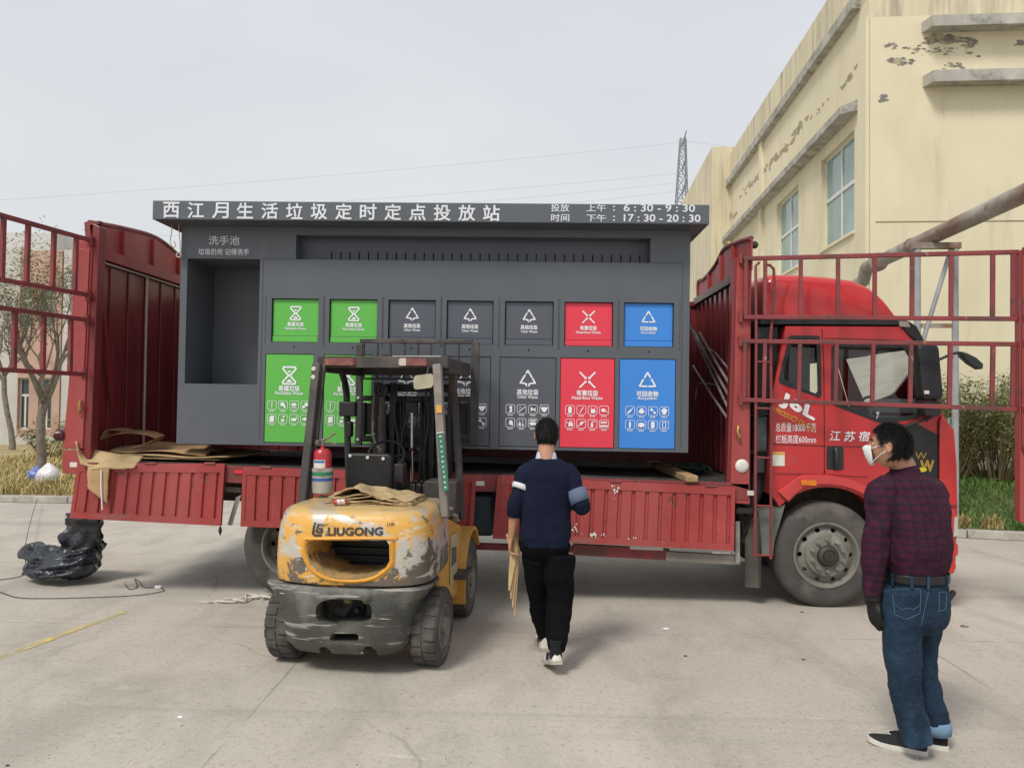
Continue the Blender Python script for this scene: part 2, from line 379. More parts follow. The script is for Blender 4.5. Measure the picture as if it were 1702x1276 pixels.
MAT['wglass'] = M('teal_window_glass', '#86a098', .12, var=.25, vs=.5, spec=.8)
MAT['groove'] = M('render_joint', '#8e8468', .9)
CORN = W(1444, 640, 14.5); HB = radians(2.97)
CORN.z = 0
BX = Vector((cos(HB), -sin(HB), 0)); BY = Vector((sin(HB), cos(HB), 0))
TB = Matrix(((BX.x, BY.x, 0, CORN.x), (BX.y, BY.y, 0, CORN.y), (0, 0, 1, 0), (0, 0, 0, 1)))
def LW(px, py):       # long wall (local x = 0): returns (local y, z)
    d = ray(px, py); k = (CORN-EYE).dot(BX)/d.dot(BX); p = EYE+d*k-CORN; return p.dot(BY), p.z
def FWL(px, py):      # front wall (local y = 0): returns (local x, z)
    d = ray(px, py); k = (CORN-EYE).dot(BY)/d.dot(BY); p = EYE+d*k-CORN; return p.dot(BX), p.z
z_top = LW(1300, 119)[1]; z_band = LW(1423.6, 3.8)[1]; z_can = LW(1418, 178)[1]
fac = empty('factory_building', (CORN.x, CORN.y, 0), 'cream rendered factory building with green windows and stained ledges behind the truck cab', 'building')
def fb(mb=None): m = MB(); m.T = TB; return m
wins = [(LW(1420, 300)[0], LW(1365, 330)[0])]
w2 = (LW(1327, 350)[0], LW(1291.5, 370)[0]); step = w2[0]-wins[0][0]; ww = wins[0][1]-wins[0][0]
y_blk = LW(1214, 252)[0]
nW = int((y_blk-1.0-wins[0][0])/step)
wins = [(wins[0][0]+k*step, wins[0][0]+k*step+ww) for k in range(nW)]
wz1 = LW(1419, 216)[1]; wz0 = LW(1419, 384)[1]; wt = LW(1412, 300)[1]
FB_W = 26.0; y_far = y_blk+16
m = fb(); TH = .3
# long wall in pieces round the windows; parapet zone separate material part
m.box(0, TH, .002, y_blk, 0, wz0); m.box(0, TH, .002, y_blk, wz1, z_band-.25)
yy = .002
for a, b_ in wins+[(y_blk, y_blk)]:
    m.box(0, TH, yy, a, wz0, wz1); yy = b_
# front wall
zf1 = FWL(1600, 60)[1]
m.box(TH, FB_W, 0, TH, 0, z_top-1.6); m.box(0, TH, 0, .002, 0, z_top-1.6)
m.box(-.06, .02, .0, .42, 0, z_top-1.6)   # corner pilaster
obj('wall', m, MAT['cream'], fac, smooth=0)
m = fb(); m.box(0, TH, .42, y_blk, z_band-.25, z_top); m.box(TH, FB_W, 0, TH, z_top-1.6, z_top+.35); m.box(0, TH, 0, .42, z_top-1.6, z_top+.35)
m.box(-.65, FB_W, y_blk, y_far, 5.8, z_top+.25)
obj('parapet', m, MAT['cream_top'], fac, smooth=0)
m = fb(); m.box(-.65, FB_W, y_blk, y_far, 0, 5.8)
m.box(-.09, -.0, y_blk*.62, y_blk*.62+.3, 0, z_band-.25)
obj('stair_block', m, MAT['cream'], fac, smooth=0)
m = fb(); m.box(TH, FB_W, TH, y_blk, z_top-.7, z_top-.5)
obj('roof', m, MAT['ledge'], fac, smooth=0)
m = fb()
m.prism([(-.16, .42, z_band), (-.16, .42, z_band-.22), (0, .42, z_band-.25), (0, .42, z_band+.03)], (0, y_blk-.42, 0))
obj('cornice', m, MAT['ledge'], fac, smooth=0)
m = fb(); PR = .28
ye = LW(1150, 466)[0]
m.prism([(-PR, .75, z_can-.02), (-PR, .75, z_can-.17), (0, .42, z_can-.2), (0, .42, z_can+.02)], (0, y_blk-.75, 0))
obj('canopy', m, MAT['ledge'], fac, smooth=0)
for pxl, y0, y1 in ((1527, 38, 59), (1529, 127, 149)):
    x0, zt = FWL(pxl, y0); _, zb = FWL(pxl, y1); m = fb()
    m.prism([(x0+.05, 0, zt), (x0+.10, -.34, zt-.03), (FB_W, -.34, zt-.03), (FB_W, 0, zt)], (0, 0, -(zt-zb)+.04))
    obj('ledge', m, MAT['ledge'], fac, smooth=0)
m = fb(); zj = FWL(1600, 368)[1]; m.box(.12, FB_W, -.004, .0, zj-.012, zj+.012); obj('render_joint', m, MAT['groove'], fac, smooth=0)
for a, b_ in wins:
    m = fb(); fx0, fx1 = .10, .16; t_ = .055
    for y0, y1, z0, z1 in ((a, b_, wz0, wz0+t_), (a, b_, wz1-t_, wz1), (a, a+t_, wz0+t_, wz1-t_), (b_-t_, b_, wz0+t_, wz1-t_), (a+t_, b_-t_, wt-.04, wt+.04),
                           ((a+b_)/2-.03, (a+b_)/2+.03, wz0+t_, wt-.04), ((a+b_)/2-.03, (a+b_)/2+.03, wt+.04, wz1-t_)):
        m.box(fx0, fx1, y0, y1, z0, z1)
    wf = obj('window', m, MAT['wframe'], fac, smooth=0)
    m = fb(); m.box(.125, .135, a+.05, b_-.05, wz0+.05, wz1-.05); obj('pane', m, MAT['wglass'], wf, smooth=0)
    m = fb(); m.box(-.05, .095, a-.03, b_+.03, wz0-.06, wz0-.003); obj('sill', m, MAT['cream'], wf, smooth=0)
# flaked plaster
random.seed(5)
def flakes(mb, n, fn, smin, smax, sx=1.0):
    for _ in range(n):
        u, v = fn(); r = rnd(smin, smax); k = random.randint(6, 10); a0 = rnd(0, 6)
        pts = [(u+sx*r*rnd(.35, 1.15)*cos(a0+2*pi*i/k), v+r*rnd(.3, 1.0)*.75*sin(a0+2*pi*i/k)) for i in range(k)]
        yield pts
m = fb()
def fr_pt(cx_, cy_, sx_, sy_):
    def f():
        return FWL(cx_+random.gauss(0, sx_), cy_+random.gauss(0, sy_))
    return f
for (cx_, cy_, sx_, sy_, n, s0, s1) in ((1570, 66, 15, 3.2, 46, .03, .10), (1612, 72, 5, 4, 8, .03, .08), (1562, 84, 26, 5, 34, .012, .05), (1495, 102, 9, 3, 18, .02, .07), (1585, 112, 18, 3, 10, .02, .06), (1480, 78, 6, 2, 5, .02, .06), (1695, 72, 4, 3, 5, .03, .09), (1463, 168, 4, 6, 6, .03, .09)):
    for pts in flakes(m, n, fr_pt(cx_, cy_, sx_, sy_), s0, s1, 1.6):
        if min(p[0] for p in pts) > .1: m.prism([(p[0], -.0015, p[1]) for p in pts], (0, -.002-rnd(0, .0015), 0))
obj('flaked_plaster', m, MAT['patch'], fac, smooth=0); m = fb()
def lw_pt(cx_, cy_, sx_, sl):
    def f():
        x = cx_+random.gauss(0, sx_); return LW(x, cy_-(x-cx_)*sl+random.gauss(0, 3))
    return f
for (cx_, cy_, sx_, sl, n, s0, s1) in ((1410, 132, 7, 1.4, 14, .03, .13), (1330, 210, 10, 1.2, 30, .03, .11), (1360, 185, 8, 1.0, 10, .03, .07), (1285, 268, 14, 1.0, 46, .04, .16), (1250, 305, 10, 1.0, 22, .04, .14), (1204, 372, 7, .9, 26, .06, .22)):
    for pts in flakes(m, n, lw_pt(cx_, cy_, sx_, sl), s0, s1, 1.7):
        m.prism([(.0015, p[0], p[1]) for p in pts], (-.004-rnd(0, .0015), 0, 0))
obj('flaked_plaster', m, M('brown_bare_plaster', '#a59a80', .95, var=.2, vs=8), fac, smooth=0)
# ------------------------------------------------------------------ left office building
OB = empty('office_building', tuple(G(60, 745)), 'grey and pink two storey office building behind the leafy tree', 'building')
YB = 27.0
MAT['pale_tile'] = M('pale_grey_tile', '#c6c4be', .8, var=.08, vs=.8, spots=[('#9c998f', 1.2, .55, .2, (2, 2, .3), .5)])
MAT['pink_tile'] = M('pink_tile', '#bfa090', .8, var=.10, vs=.8, spots=[('#ad8b7c', 1.5, .5, .2)])
def ox(px, y=650): return W(px, y, YB).x
def oz(py, px=60): return W(px, py, YB).z
m = MB(); xl = ox(-330); xr = ox(114); zt = oz(417)
m.box(xl, ox(29), YB, YB+9, 0, oz(410)); m.box(ox(29), ox(101), YB+.35, YB+9, 0, zt-.3); m.box(ox(101), xr, YB, YB+9, 0, oz(415))
obj('wall', m, MAT['pale_tile'], OB, smooth=0)
m = MB(); hx0 = ox(-80); m.box(hx0, ox(44), YB+1.5, YB+7, oz(410)+.002, oz(372)); obj('roof_house', m, MAT['pale_tile'], OB, smooth=0)
m = MB()
fx = ox(30); fx2 = ox(100)
cols = [(29, 31), (49.5, 65), (87, 100)]
zw0, zw1, zv0, zv1 = oz(713), oz(628), oz(545), oz(476)
m.box(fx, fx2, YB-.05, YB+.345, 0, zw0); m.box(fx, fx2, YB-.05, YB+.345, zw1, zv0); m.box(fx, fx2, YB-.05, YB+.345, zv1, zt)
for a, b_ in cols:
    a_, c_ = max(ox(a), fx), min(ox(b_), fx2); m.box(a_, c_, YB-.05, YB+.345, zw0, zw1); m.box(a_, c_, YB-.05, YB+.345, zv0, zv1)
obj('pink_bay', m, MAT['pink_tile'], OB, smooth=0)
MAT['oglass'] = M('dark_window_glass', '#3c4a4a', .1, var=.4, vs=.7, spec=.8)
MAT['oglass2'] = M('teal_curtain_glass', '#7aa39b', .15, var=.2, vs=.7, spec=.7)
for (pa, pb_, z0, z1, gmx) in ((31, 49.5, zw0, zw1, 'oglass'), (65, 87, zw0, zw1, 'oglass'), (31, 49.5, zv0, zv1, 'oglass2'), (65, 87, zv0, zv1, 'oglass2')):
    a, b_ = ox(pa)+.002, ox(pb_)-.002; m = MB(); t_ = .05; zm = z0+(z1-z0)*.66; f0, f1 = YB+.08, YB+.14
    for x0, x1, q0, q1 in ((a, b_, z0, z0+t_), (a, b_, z1-t_, z1), (a, a+t_, z0+t_, z1-t_), (b_-t_, b_, z0+t_, z1-t_), (a+t_, b_-t_, zm-.04, zm+.04), ((a+b_)/2-.03, (a+b_)/2+.03, z0+t_, zm-.04)):
        m.box(x0, x1, f0, f1, q0, q1)
    wf = obj('window', m, MAT['wframe'], OB, smooth=0)
    m = MB(); m.box(a+.02, b_-.02, YB+.105, YB+.115, z0+.02, z1-.02); obj('pane', m, MAT[gmx], wf, smooth=0)
m = MB(); m.box(xl, xr, YB-.10, YB-.055, 0, .35); obj('plinth', m, MAT['pale_tile'], OB, smooth=0)
# ------------------------------------------------------------------ trees and shrubs
MAT['bark'] = M('tree_bark', '#857c70', .95, var=.25, vs=6, spots=[('#8f877a', 9, .55, .15), ('#4b463e', 12, .58, .1, (1, 1, .3))], bump=(40, .8, .02))
LEAFO = [M('olive_leaf', '#7b8054', .7, var=.25, vs=2), M('olive_leaf_pale', '#979668', .7, var=.25, vs=2.2), M('olive_leaf_brown', '#857856', .75, var=.25, vs=2.4)]
LEAFG = [M('shrub_leaf', '#7f8850', .7, var=.25, vs=2), M('shrub_leaf_light', '#a09f6e', .7, var=.25, vs=2.2), M('shrub_leaf_dark', '#5f683b', .7, var=.25, vs=2.4)]
MAT['twig'] = M('shrub_twig', '#94835f', .9, var=.25, vs=5)
def grow(mb, tips, p, d, L_, r, lv, spread, up=.15, nseg=5):
    pts = [Vector(p)]; rr = [r]; d = Vector(d).normalized()
    for i in range(nseg):
        d = (d+Vector((rnd(-1, 1), rnd(-1, 1), rnd(-.6, 1)*.8))*.16+Vector((0, 0, up*.3))).normalized()
        pts.append(pts[-1]+d*(L_/nseg)); rr.append(r*(1-.55*(i+1)/nseg))
    mb.tube(pts, rr, 7 if lv > 1 else 5 if lv > 0 else 4, False)
    if lv == 0:
        tips.append((pts[-1], d)); tips.append((pts[3], d)); return
    for k in range(random.randint(3, 4) if lv > 1 else random.randint(3, 5)):
        j = random.randint(2, nseg) if lv < 3 else random.randint(3, nseg)
        a = rnd(0, 2*pi); o = d.orthogonal().normalized(); e = d.cross(o)
        nd = (d+(o*cos(a)+e*sin(a))*spread*rnd(.6, 1.3)).normalized()
        grow(mb, tips, pts[j], nd, L_*rnd(.55, .8), rr[j]*.7, lv-1, spread, up, nseg)
def leaf(mb, p, s):
    a = rnd(0, 2*pi); d = Vector((cos(a), sin(a), rnd(-.7, .4))).normalized(); sd_ = d.cross(Vector((rnd(-.4, .4), rnd(-.4, .4), 1))).normalized()
    mb.cur = random.randrange(3); n_ = d.cross(sd_)*s*.12
    mb.add([p, p+d*s*.45+sd_*s*.22, p+d*s, p+d*s*.45-sd_*s*.22, p+d*s*.5+n_], [(0, 1, 4), (1, 2, 4), (2, 3, 4), (3, 0, 4)])
def tree(base, H0, r, lv, spread, nleaf, lsize, label, leafm, lean=(0, 0), L1=1.6, group=None, name='leafy_tree', nlimb=5):
    root = empty(name, tuple(base), label, 'tree', group)
    tr = MB(); tips = []
    b0 = Vector(base); pts = [b0+Vector((0, 0, -.05))]+[b0+Vector((lean[0]*t+.03*sin(t*7), lean[1]*t+.02*cos(t*5), H0*t)) for t in (.05, .25, .5, .75, 1)]
    tr.tube(pts, [r*1.35, r*1.15, r, r*.92, r*.9, r*.86], 10)
    for k in range(nlimb):
        a = 2*pi*k/nlimb+rnd(-.4, .4); grow(tr, tips, pts[-1]-Vector((0, 0, .12*(k % 3))), (cos(a)*.75, sin(a)*.75, rnd(.9, 1.5)), L1*rnd(.8, 1.2), r*.55, lv, spread)
    obj('trunk', tr, MAT['bark'], root, smooth=60)
    lf = MB()
    for i in range(nleaf):
        p, d = random.choice(tips); leaf(lf, p+Vector((random.gauss(0, .13), random.gauss(0, .13), random.gauss(0, .11))), lsize*rnd(.6, 1.3))
    obj('crown', lf, leafm, root, smooth=0, fix=False)
    return root
random.seed(21)
tb = G(65, 796)
tree((tb.x, tb.y, .12), 1.62, .10, 3, .62, 4300, .08, 'leafy tree with a forked grey trunk on the dry grass verge', LEAFO, (.06, 0), 1.45)
tb = G(20, 752)
random.seed(22)
tree((tb.x, tb.y, .15), 2.3, .085, 2, .6, 900, .10, 'slim bare leaning trunk beyond the leafy tree', LEAFO, (-.35, 0), 1.5, name='slim_tree', nlimb=4)
random.seed(23)
def shrub(c, h, rad, n, nl, ls, label, group, leafm, name='shrub', cat='shrub'):
    root = empty(name, tuple(c), label, cat, group); st = MB(); lf = MB(); c = Vector(c); tips = []
    for i in range(n):
        a = rnd(0, 2*pi); q = random.random()**.5
        p0 = c+Vector((cos(a)*.3*rad*q, sin(a)*.3*rad*q, 0)); L_ = h*rnd(.6, 1.08)
        d = Vector((cos(a)*q*rad/h*1.1, sin(a)*q*rad/h*1.1, 1))
        pts = [p0]; dd = d.normalized()
        for k in range(6):
            dd = (dd+Vector((rnd(-1, 1), rnd(-1, 1), rnd(-.5, .5)))*.2).normalized(); pts.append(pts[-1]+dd*L_/6)
            if k > 0:
                tips.append((pts[-1], k))
                if random.random() < .8:
                    e = (dd+Vector((rnd(-1, 1), rnd(-1, 1), rnd(-.4, .8)))).normalized(); ln = rnd(.12, .35)*h*.4
                    st.tube([pts[-1], pts[-1]+e*ln*.5+Vector((0, 0, .02)), pts[-1]+e*ln], .004, 4, False); tips.append((pts[-1]+e*ln, k+1))
        st.tube(pts, [.014-.0017*k for k in range(7)], 5, False)
    obj('stems', st, MAT['twig'], root, smooth=60)
    wts = [k*k for p, k in tips]
    for p, k in random.choices(tips, wts, k=nl):
        leaf(lf, p+Vector((random.gauss(0, .08), random.gauss(0, .08), random.gauss(0, .07))), ls*rnd(.6, 1.3))
    obj('leaves', lf, leafm, root, smooth=0, fix=False)
SG = 'bushy shrubs along the factory wall'
for px, Y, h, rad, lab in ((1578, 12.9, 1.55, .65, 'shrub directly behind the front of the truck cab'), (1648, 12.9, 1.62, 1.0, 'twiggy olive shrub on the grass bank beside the pipe stand leg'), (1752, 13.0, 1.7, 1.0, 'shrub behind the hinged gate post at the picture edge')):
    p = W(px, 700, Y); shrub((p.x, Y, .5), h, rad, 80, 8000, .058, lab, SG, LEAFG)
random.seed(24)
p = G(80, 775); shrub((p.x, p.y, .12), 1.0, .55, 26, 500, .12, 'spiky green plant behind the leafy tree trunk', None, LEAFG, 'small_plant', 'plant')
# ------------------------------------------------------------------ pylon and wires
MAT['steel_far'] = M('galvanised_lattice', '#8a8f95', .7, var=.05)
YP = 150.0; pt = W(1135, 231, YP); pb2 = W(1127, 400, YP)
py_ = empty('transmission_tower', (pb2.x, YP, 0), 'steel lattice transmission tower rising beyond the station roof', 'pylon')
m = MB(); axis0 = Vector((pb2.x, YP, 0)); axis1 = Vector((pt.x, YP, pt.z))
N = 22; prev = None
for k in range(N+1):
    t = k/N; c = axis0.lerp(axis1, t); hw = (2.7*(1-t)**1.0+.38) if t < .72 else (2.7*.28+.38)*(1-(t-.72)/.28*.55)
    cur = [c+Vector((sx*hw, sy*hw, 0)) for sx, sy in ((-1, -1), (1, -1), (1, 1), (-1, 1))]
    if prev:
        for i in range(4):
            j = (i+1) % 4
            m.bar(prev[i], cur[i], .16, .16); m.bar(prev[i], cur[j], .09, .09, (1, .3, 0)); m.bar(prev[j], cur[i], .09, .09, (1, .3, 0)); m.bar(cur[i], cur[j], .09, .09)
    prev = cur
for zf in (.80, .89, .985):
    c = axis0.lerp(axis1, zf)
    for sg in (-1, 1): m.bar(c, c+Vector((.35*sg, 5.5*sg, .5)), .14, .14); m.bar(c-Vector((0, 0, 1.2)), c+Vector((.35*sg, 5.5*sg, .5)), .1, .1)
obj('lattice', m, MAT['steel_far'], py_, smooth=0)
MAT['wire'] = M('power_wire', '#9aa0a6', .7)
for (a, b_, sag, lab) in (((-200, 345), (1134, 237), 3, 'topmost power line running to the tower tip'), ((300, 350), (1131, 288), 2, 'power line meeting the tower just below its tip'),
                     ((420, 360), (1128, 304), 2, 'second lowest power line above the station roof'), ((560, 366), (1128, 318), 2, 'lowest power line just above the station roof'),
                     ((-250, 378), (330, 392), 1.5, 'power line passing behind the truck tail panel'), ((-250, 396), (330, 412), 1.5, 'lower power line passing behind the truck tail panel'),
                     ((1137, 234), (1420, 262), 1.5, 'power line leaving the tower towards the factory roof')):
    P0, P1 = W(*a, YP), W(*b_, YP); m = MB()
    m.tube([P0.lerp(P1, k/24)-Vector((0, 0, sag*4*(k/24)*(1-k/24)*.3)) for k in range(25)], .022, 4)
    obj('power_line', m, MAT['wire'], label=lab, cat='power line', group='overhead power lines')
# ------------------------------------------------------------------ pipe and its stand
MAT['rusty_pipe'] = M('rusty_pipe', '#a09c92', .7, .1, var=.15, vs=2, spots=[('#7a5844', 2.2, .45, .2, (1, .35, 1), .9), ('#8a5f48', 5, .56, .12), ('#b4b1a8', 3, .62, .12)], bump=(25, .3))
MAT['grey_steel'] = M('painted_grey_steel', '#9da0a1', .55, .1, var=.12, vs=4, spots=[('#7c6a5e', 8, .6, .1), ('#c3c5c6', 3, .58, .15)])
E0 = W(1437, 449, 14.0); E1 = W(1702, 317, 9.0); zp = (E0.z+E1.z)/2; E0.z = E1.z = zp
dp = (E1-E0).normalized(); Rp = .112
m = MB(); far = E1+dp*5
arc = [E0+Vector((.05, .45, -.22)), E0+Vector((.0, .05, -.22))]+[E0+dp*(.16*(1-cos(a)))+Vector((0, 0, -.20+.20*sin(a)-.0)) for a in (.4, .8, 1.2, 1.5)]
m.tube(arc+[E0+dp*1.2+Vector((0, 0, 0)), E0+dp*3, E0+dp*4.5, far], Rp, 24)
rt = empty('steel_pipe', (E0.x, E0.y, 0), 'thick rusty pipe running past the cream wall above the cab', 'pipe')
obj('pipe_run', m, MAT['rusty_pipe'], rt, smooth=50)
m = MB(); m.lathe([(Rp+.002, -.04), (Rp+.05, -.04), (Rp+.05, .04), (Rp+.002, .04)], E0+dp*.62, dp, 24); m.lathe([(Rp+.002, -.03), (Rp+.012, -.03), (Rp+.012, .03), (Rp+.002, .03)], E0+dp*2.0, dp, 24)
obj('flange', m, MAT['rusty_pipe'], rt)
ps = W(1554, 400, 11.2); t_ = (11.2-E0.y)/dp.y; pc = E0+dp*t_; sx = Vector((dp.y, -dp.x, 0)); sx = sx if sx.x > 0 else -sx
st = empty('pipe_stand', (pc.x, pc.y, 0), 'grey pipe stand with two legs and brace under the rusty pipe', 'stand')
zb = zp-Rp-.05
m = MB(); m.bar(pc-sx*.33+Vector((0, 0, zb-pc.z)), pc+sx*.33+Vector((0, 0, zb-pc.z)), .1, .09); obj('crossbeam', m, MAT['rusty_pipe'], st, bevel=.006)
for sg in (-1, 1):
    m = MB(); q = pc+sx*(.26*sg); m.tube([(q.x, q.y, .05), (q.x, q.y, zb-.047)], .045, 14); obj('leg', m, MAT['grey_steel'], st)
m = MB(); q = pc+sx*.2; q2 = pc-sx*.15; m.tube([(q.x, q.y, zb-.06), (q2.x, q2.y, zb-1.25), (q2.x-.35, q2.y, zb-2.6)], .032, 10); obj('brace', m, MAT['grey_steel'], st)
m = MB(); m.bar(pc-sx*.21+Vector((0, 0, zb-1.15-pc.z)), pc+sx*.21+Vector((0, 0, zb-1.15-pc.z)), .04, .06); obj('rung', m, MAT['rusty_pipe'], st)
# small green notice behind the cab
p0 = W(1577, 694, 12.2); p1 = W(1592, 720, 12.2)
sg_ = empty('notice_board', ((p0.x+p1.x)/2, 12.2, .4), 'small green notice board with a white rim behind the cab front', 'sign')
m = MB(); m.box(p0.x, p1.x, 12.2, 12.23, p1.z, p0.z); obj('board', m, M('notice_white', '#d8dcd6', .6), sg_)
m = MB(); m.box(p0.x+.012, p1.x-.012, 12.192, 12.199, p1.z+.012, p0.z-.012); obj('panel', m, M('notice_green', '#3f8f62', .5), sg_)
m = MB(); m.box((p0.x+p1.x)/2-.015, (p0.x+p1.x)/2+.015, 12.2, 12.22, .3, p1.z-.001); obj('post', m, MAT['grey_steel'], sg_)
# ================================================================== WASTE SORTING STATION
YS = 7.08; _zr = 1.38
_a = .0048
TS = Matrix.Translation((0, 0, _zr)) @ Matrix.Rotation(_a, 4, 'Y') @ Matrix.Translation((0, 0, -_zr)); TSI = TS.inverted()
def S(px, py, Y=YS):
    p = TSI @ W(px, py, Y); return p.x, p.z
def sm(): m = MB(); m.T = TS; return m
MAT['graph'] = M('graphite_powder_coat', '#575c62', .42, var=.04, vs=1.5, rvar=.1, bump=(2.6, .10, .02), spots=[('#676b6f', 1.3, .52, .25, None, .45), ('#7b7d7d', 3.5, .66, .12, (1, 1, .3), .25)])
MAT['graph_dk'] = M('graphite_panel', '#545862', .42, var=.03, vs=1.5, bump=(3.4, .08, .015))
MAT['green'] = M('green_panel', '#5fb64c', .42, var=.03, vs=1.2)
MAT['redp'] = M('red_panel', '#e23d50', .42, var=.03, vs=1.2)
MAT['bluep'] = M('blue_panel', '#3b86da', .42, var=.03, vs=1.2)
MAT['white'] = M('white_print', '#e9ebee', .5, var=.02)
MAT['whitel'] = M('white_acrylic_letter', '#d9dce2', .4, var=.03)
MAT['black'] = M('black_gap', '#14161a', .8, var=.05)
sta = empty('waste_station', (-.95, YS+.5, 1.38), 'long dark grey waste sorting station with coloured flaps lifted onto the truck bed', 'waste station')
x0, zt = S(302, 376); x1, _ = S(1148, 402); xb0, z0 = S(293, 737); xb1, _ = S(1143, 752)
x0 = (x0+xb0)/2; x1 = (x1+xb1)/2
f0, fz1 = S(254, 333, YS-.25); f1, fz0 = S(1179, 374, YS-.25); fz0 = (fz0+S(255, 363, YS-.25)[1])/2
zt = fz0-.002
UP = [(451, 529), (547, 627), (645, 724), (742, 820), (839, 920), (938, 1019), (1037, 1120)]
LO = [(439.5, 520.5), (537, 618), (634, 716), (731.5, 815), (829.5, 924), (930.5, 1021.5), (1029, 1123)]
UX = [(S(a, 535)[0], S(b_, 535)[0]) for a, b_ in UP]; LX = [(S(a, 665)[0], S(b_, 665)[0]) for a, b_ in LO]
uz1 = (S(490, 497)[1]+S(1078, 502)[1])/2; uz0 = (S(490, 569)[1]+S(1078, 576)[1])/2
lz1 = (S(490, 588)[1]+S(1078, 596)[1])/2; lz0 = (S(480, 736)[1]+S(1078, 746)[1])/2
nx0, nx1 = S(309, 540)[0], S(430, 540)[0]; nz1 = S(370, 430)[1]; nz0 = S(370, 638)[1]
rx0, rx1 = S(492, 415)[0], S(1081, 415)[0]; rz1 = S(780, 393)[1]; rz0 = S(780, 434)[1]
def plate_holes(mb, X0, X1, Z0, Z1, holes, y, depth):
    xs = sorted({X0, X1} | {h[i] for h in holes for i in (0, 1)}); zs = sorted({Z0, Z1} | {h[i] for h in holes for i in (2, 3)})
    for i in range(len(xs)-1):
        for j in range(len(zs)-1):
            cx_, cz_ = (xs[i]+xs[i+1])/2, (zs[j]+zs[j+1])/2
            if any(h[0] < cx_ < h[1] and h[2] < cz_ < h[3] for h in holes): continue
            mb.add([(xs[i], y, zs[j]), (xs[i+1], y, zs[j]), (xs[i+1], y, zs[j+1]), (xs[i], y, zs[j+1])], [(0, 1, 2, 3)])
    for h in holes:
        d = h[4] if len(h) > 4 else depth; a, b_, c, e = h[:4]
        for p, q in (((a, c), (b_, c)), ((b_, c), (b_, e)), ((b_, e), (a, e)), ((a, e), (a, c))):
            mb.add([(p[0], y, p[1]), (q[0], y, q[1]), (q[0], y+d, q[1]), (p[0], y+d, p[1])], [(0, 1, 2, 3)])
DEP = 1.25
holes = [(nx0, nx1, nz0, nz1, .62), (rx0, rx1, rz0, rz1, .16)]+[(a, b_, uz0, uz1, .03) for a, b_ in UX]+[(a, b_, lz0, lz1, .012) for a, b_ in LX]
m = sm(); plate_holes(m, x0, x1, z0, zt, holes, YS, .03)
for q in ([(x0, YS, z0), (x0, YS+DEP, z0), (x0, YS+DEP, zt), (x0, YS, zt)], [(x1, YS, z0), (x1, YS+DEP, z0), (x1, YS+DEP, zt), (x1, YS, zt)],
          [(x0, YS+DEP, z0), (x1, YS+DEP, z0), (x1, YS+DEP, zt), (x0, YS+DEP, zt)], [(x0, YS, z0), (x1, YS, z0), (x1, YS+DEP, z0), (x0, YS+DEP, z0)],
          [(nx0, YS+.62, nz0), (nx1, YS+.62, nz0), (nx1, YS+.62, nz1), (nx0, YS+.62, nz1)]):
    m.add(q, [(0, 1, 2, 3)])
body = obj('cabinet', m, MAT['graph'], sta, smooth=0, fix=False)
# seams: thin raised cover strips of sheet metal
m = sm()
sx1 = S(1133, 600)[0]; sx0 = S(434, 600)[0]; zz = S(780, 433.5)[1]; zq = S(780, 497)[1]
for a, b_, c, e in ((sx0, rx0, zz-.003, zz+.003), (rx1, sx1, zz-.003, zz+.003), (sx1-.003, sx1+.003, z0+.05, zz-.003), (sx0-.003, sx0+.003, z0+.05, zz-.003)):
    m.box(a, b_, YS-.0025, YS-.0005, c, e)
for (a, b_) in UX:
    for xx in (a-.055, b_+.055): m.box(xx-.0025, xx+.0025, YS-.0025, YS-.0005, uz0-.03, uz1+.03)
obj('seam_strip', m, M('dark_seam_sheet', '#44484f', .6), body, smooth=0)
m = sm()
for i, (a, b_) in enumerate(UX):
    c = Vector(((a+b_)/2, YS-.002, (uz0+lz1)/2+.01)); m.lathe([(.001, 0), (.009, 0), (.009, .006), (.001, .006)], c, (0, 1, 0), 10)
c = Vector((S(405, 590)[0]+.13, YS+.612, S(408, 592)[1])); m.lathe([(.001, 0), (.012, 0), (.012, .008), (.001, .008)], c, (0, 1, 0), 10)
obj('keyhole', m, MAT['black'], body, smooth=0)
# louvre panel inside the top recess
m = sm(); yv = YS+.16
lx0, lx1 = S(533, 420)[0]+.06, S(1062, 420)[0]+.03; sl1 = S(780, 414)[1]-.01; n_s = 34
hs = [(lx0+(lx1-lx0)*i/(n_s-1)-.006, lx0+(lx1-lx0)*i/(n_s-1)+.006, rz0+.008, sl1) for i in range(n_s)]
plate_holes(m, rx0, rx1, rz0, rz1, hs, yv, .05)
m.box(rx0, rx1, yv+.05, yv+.06, rz0, rz1)
obj('vent_panel', m, MAT['graph_dk'], sta, smooth=0)
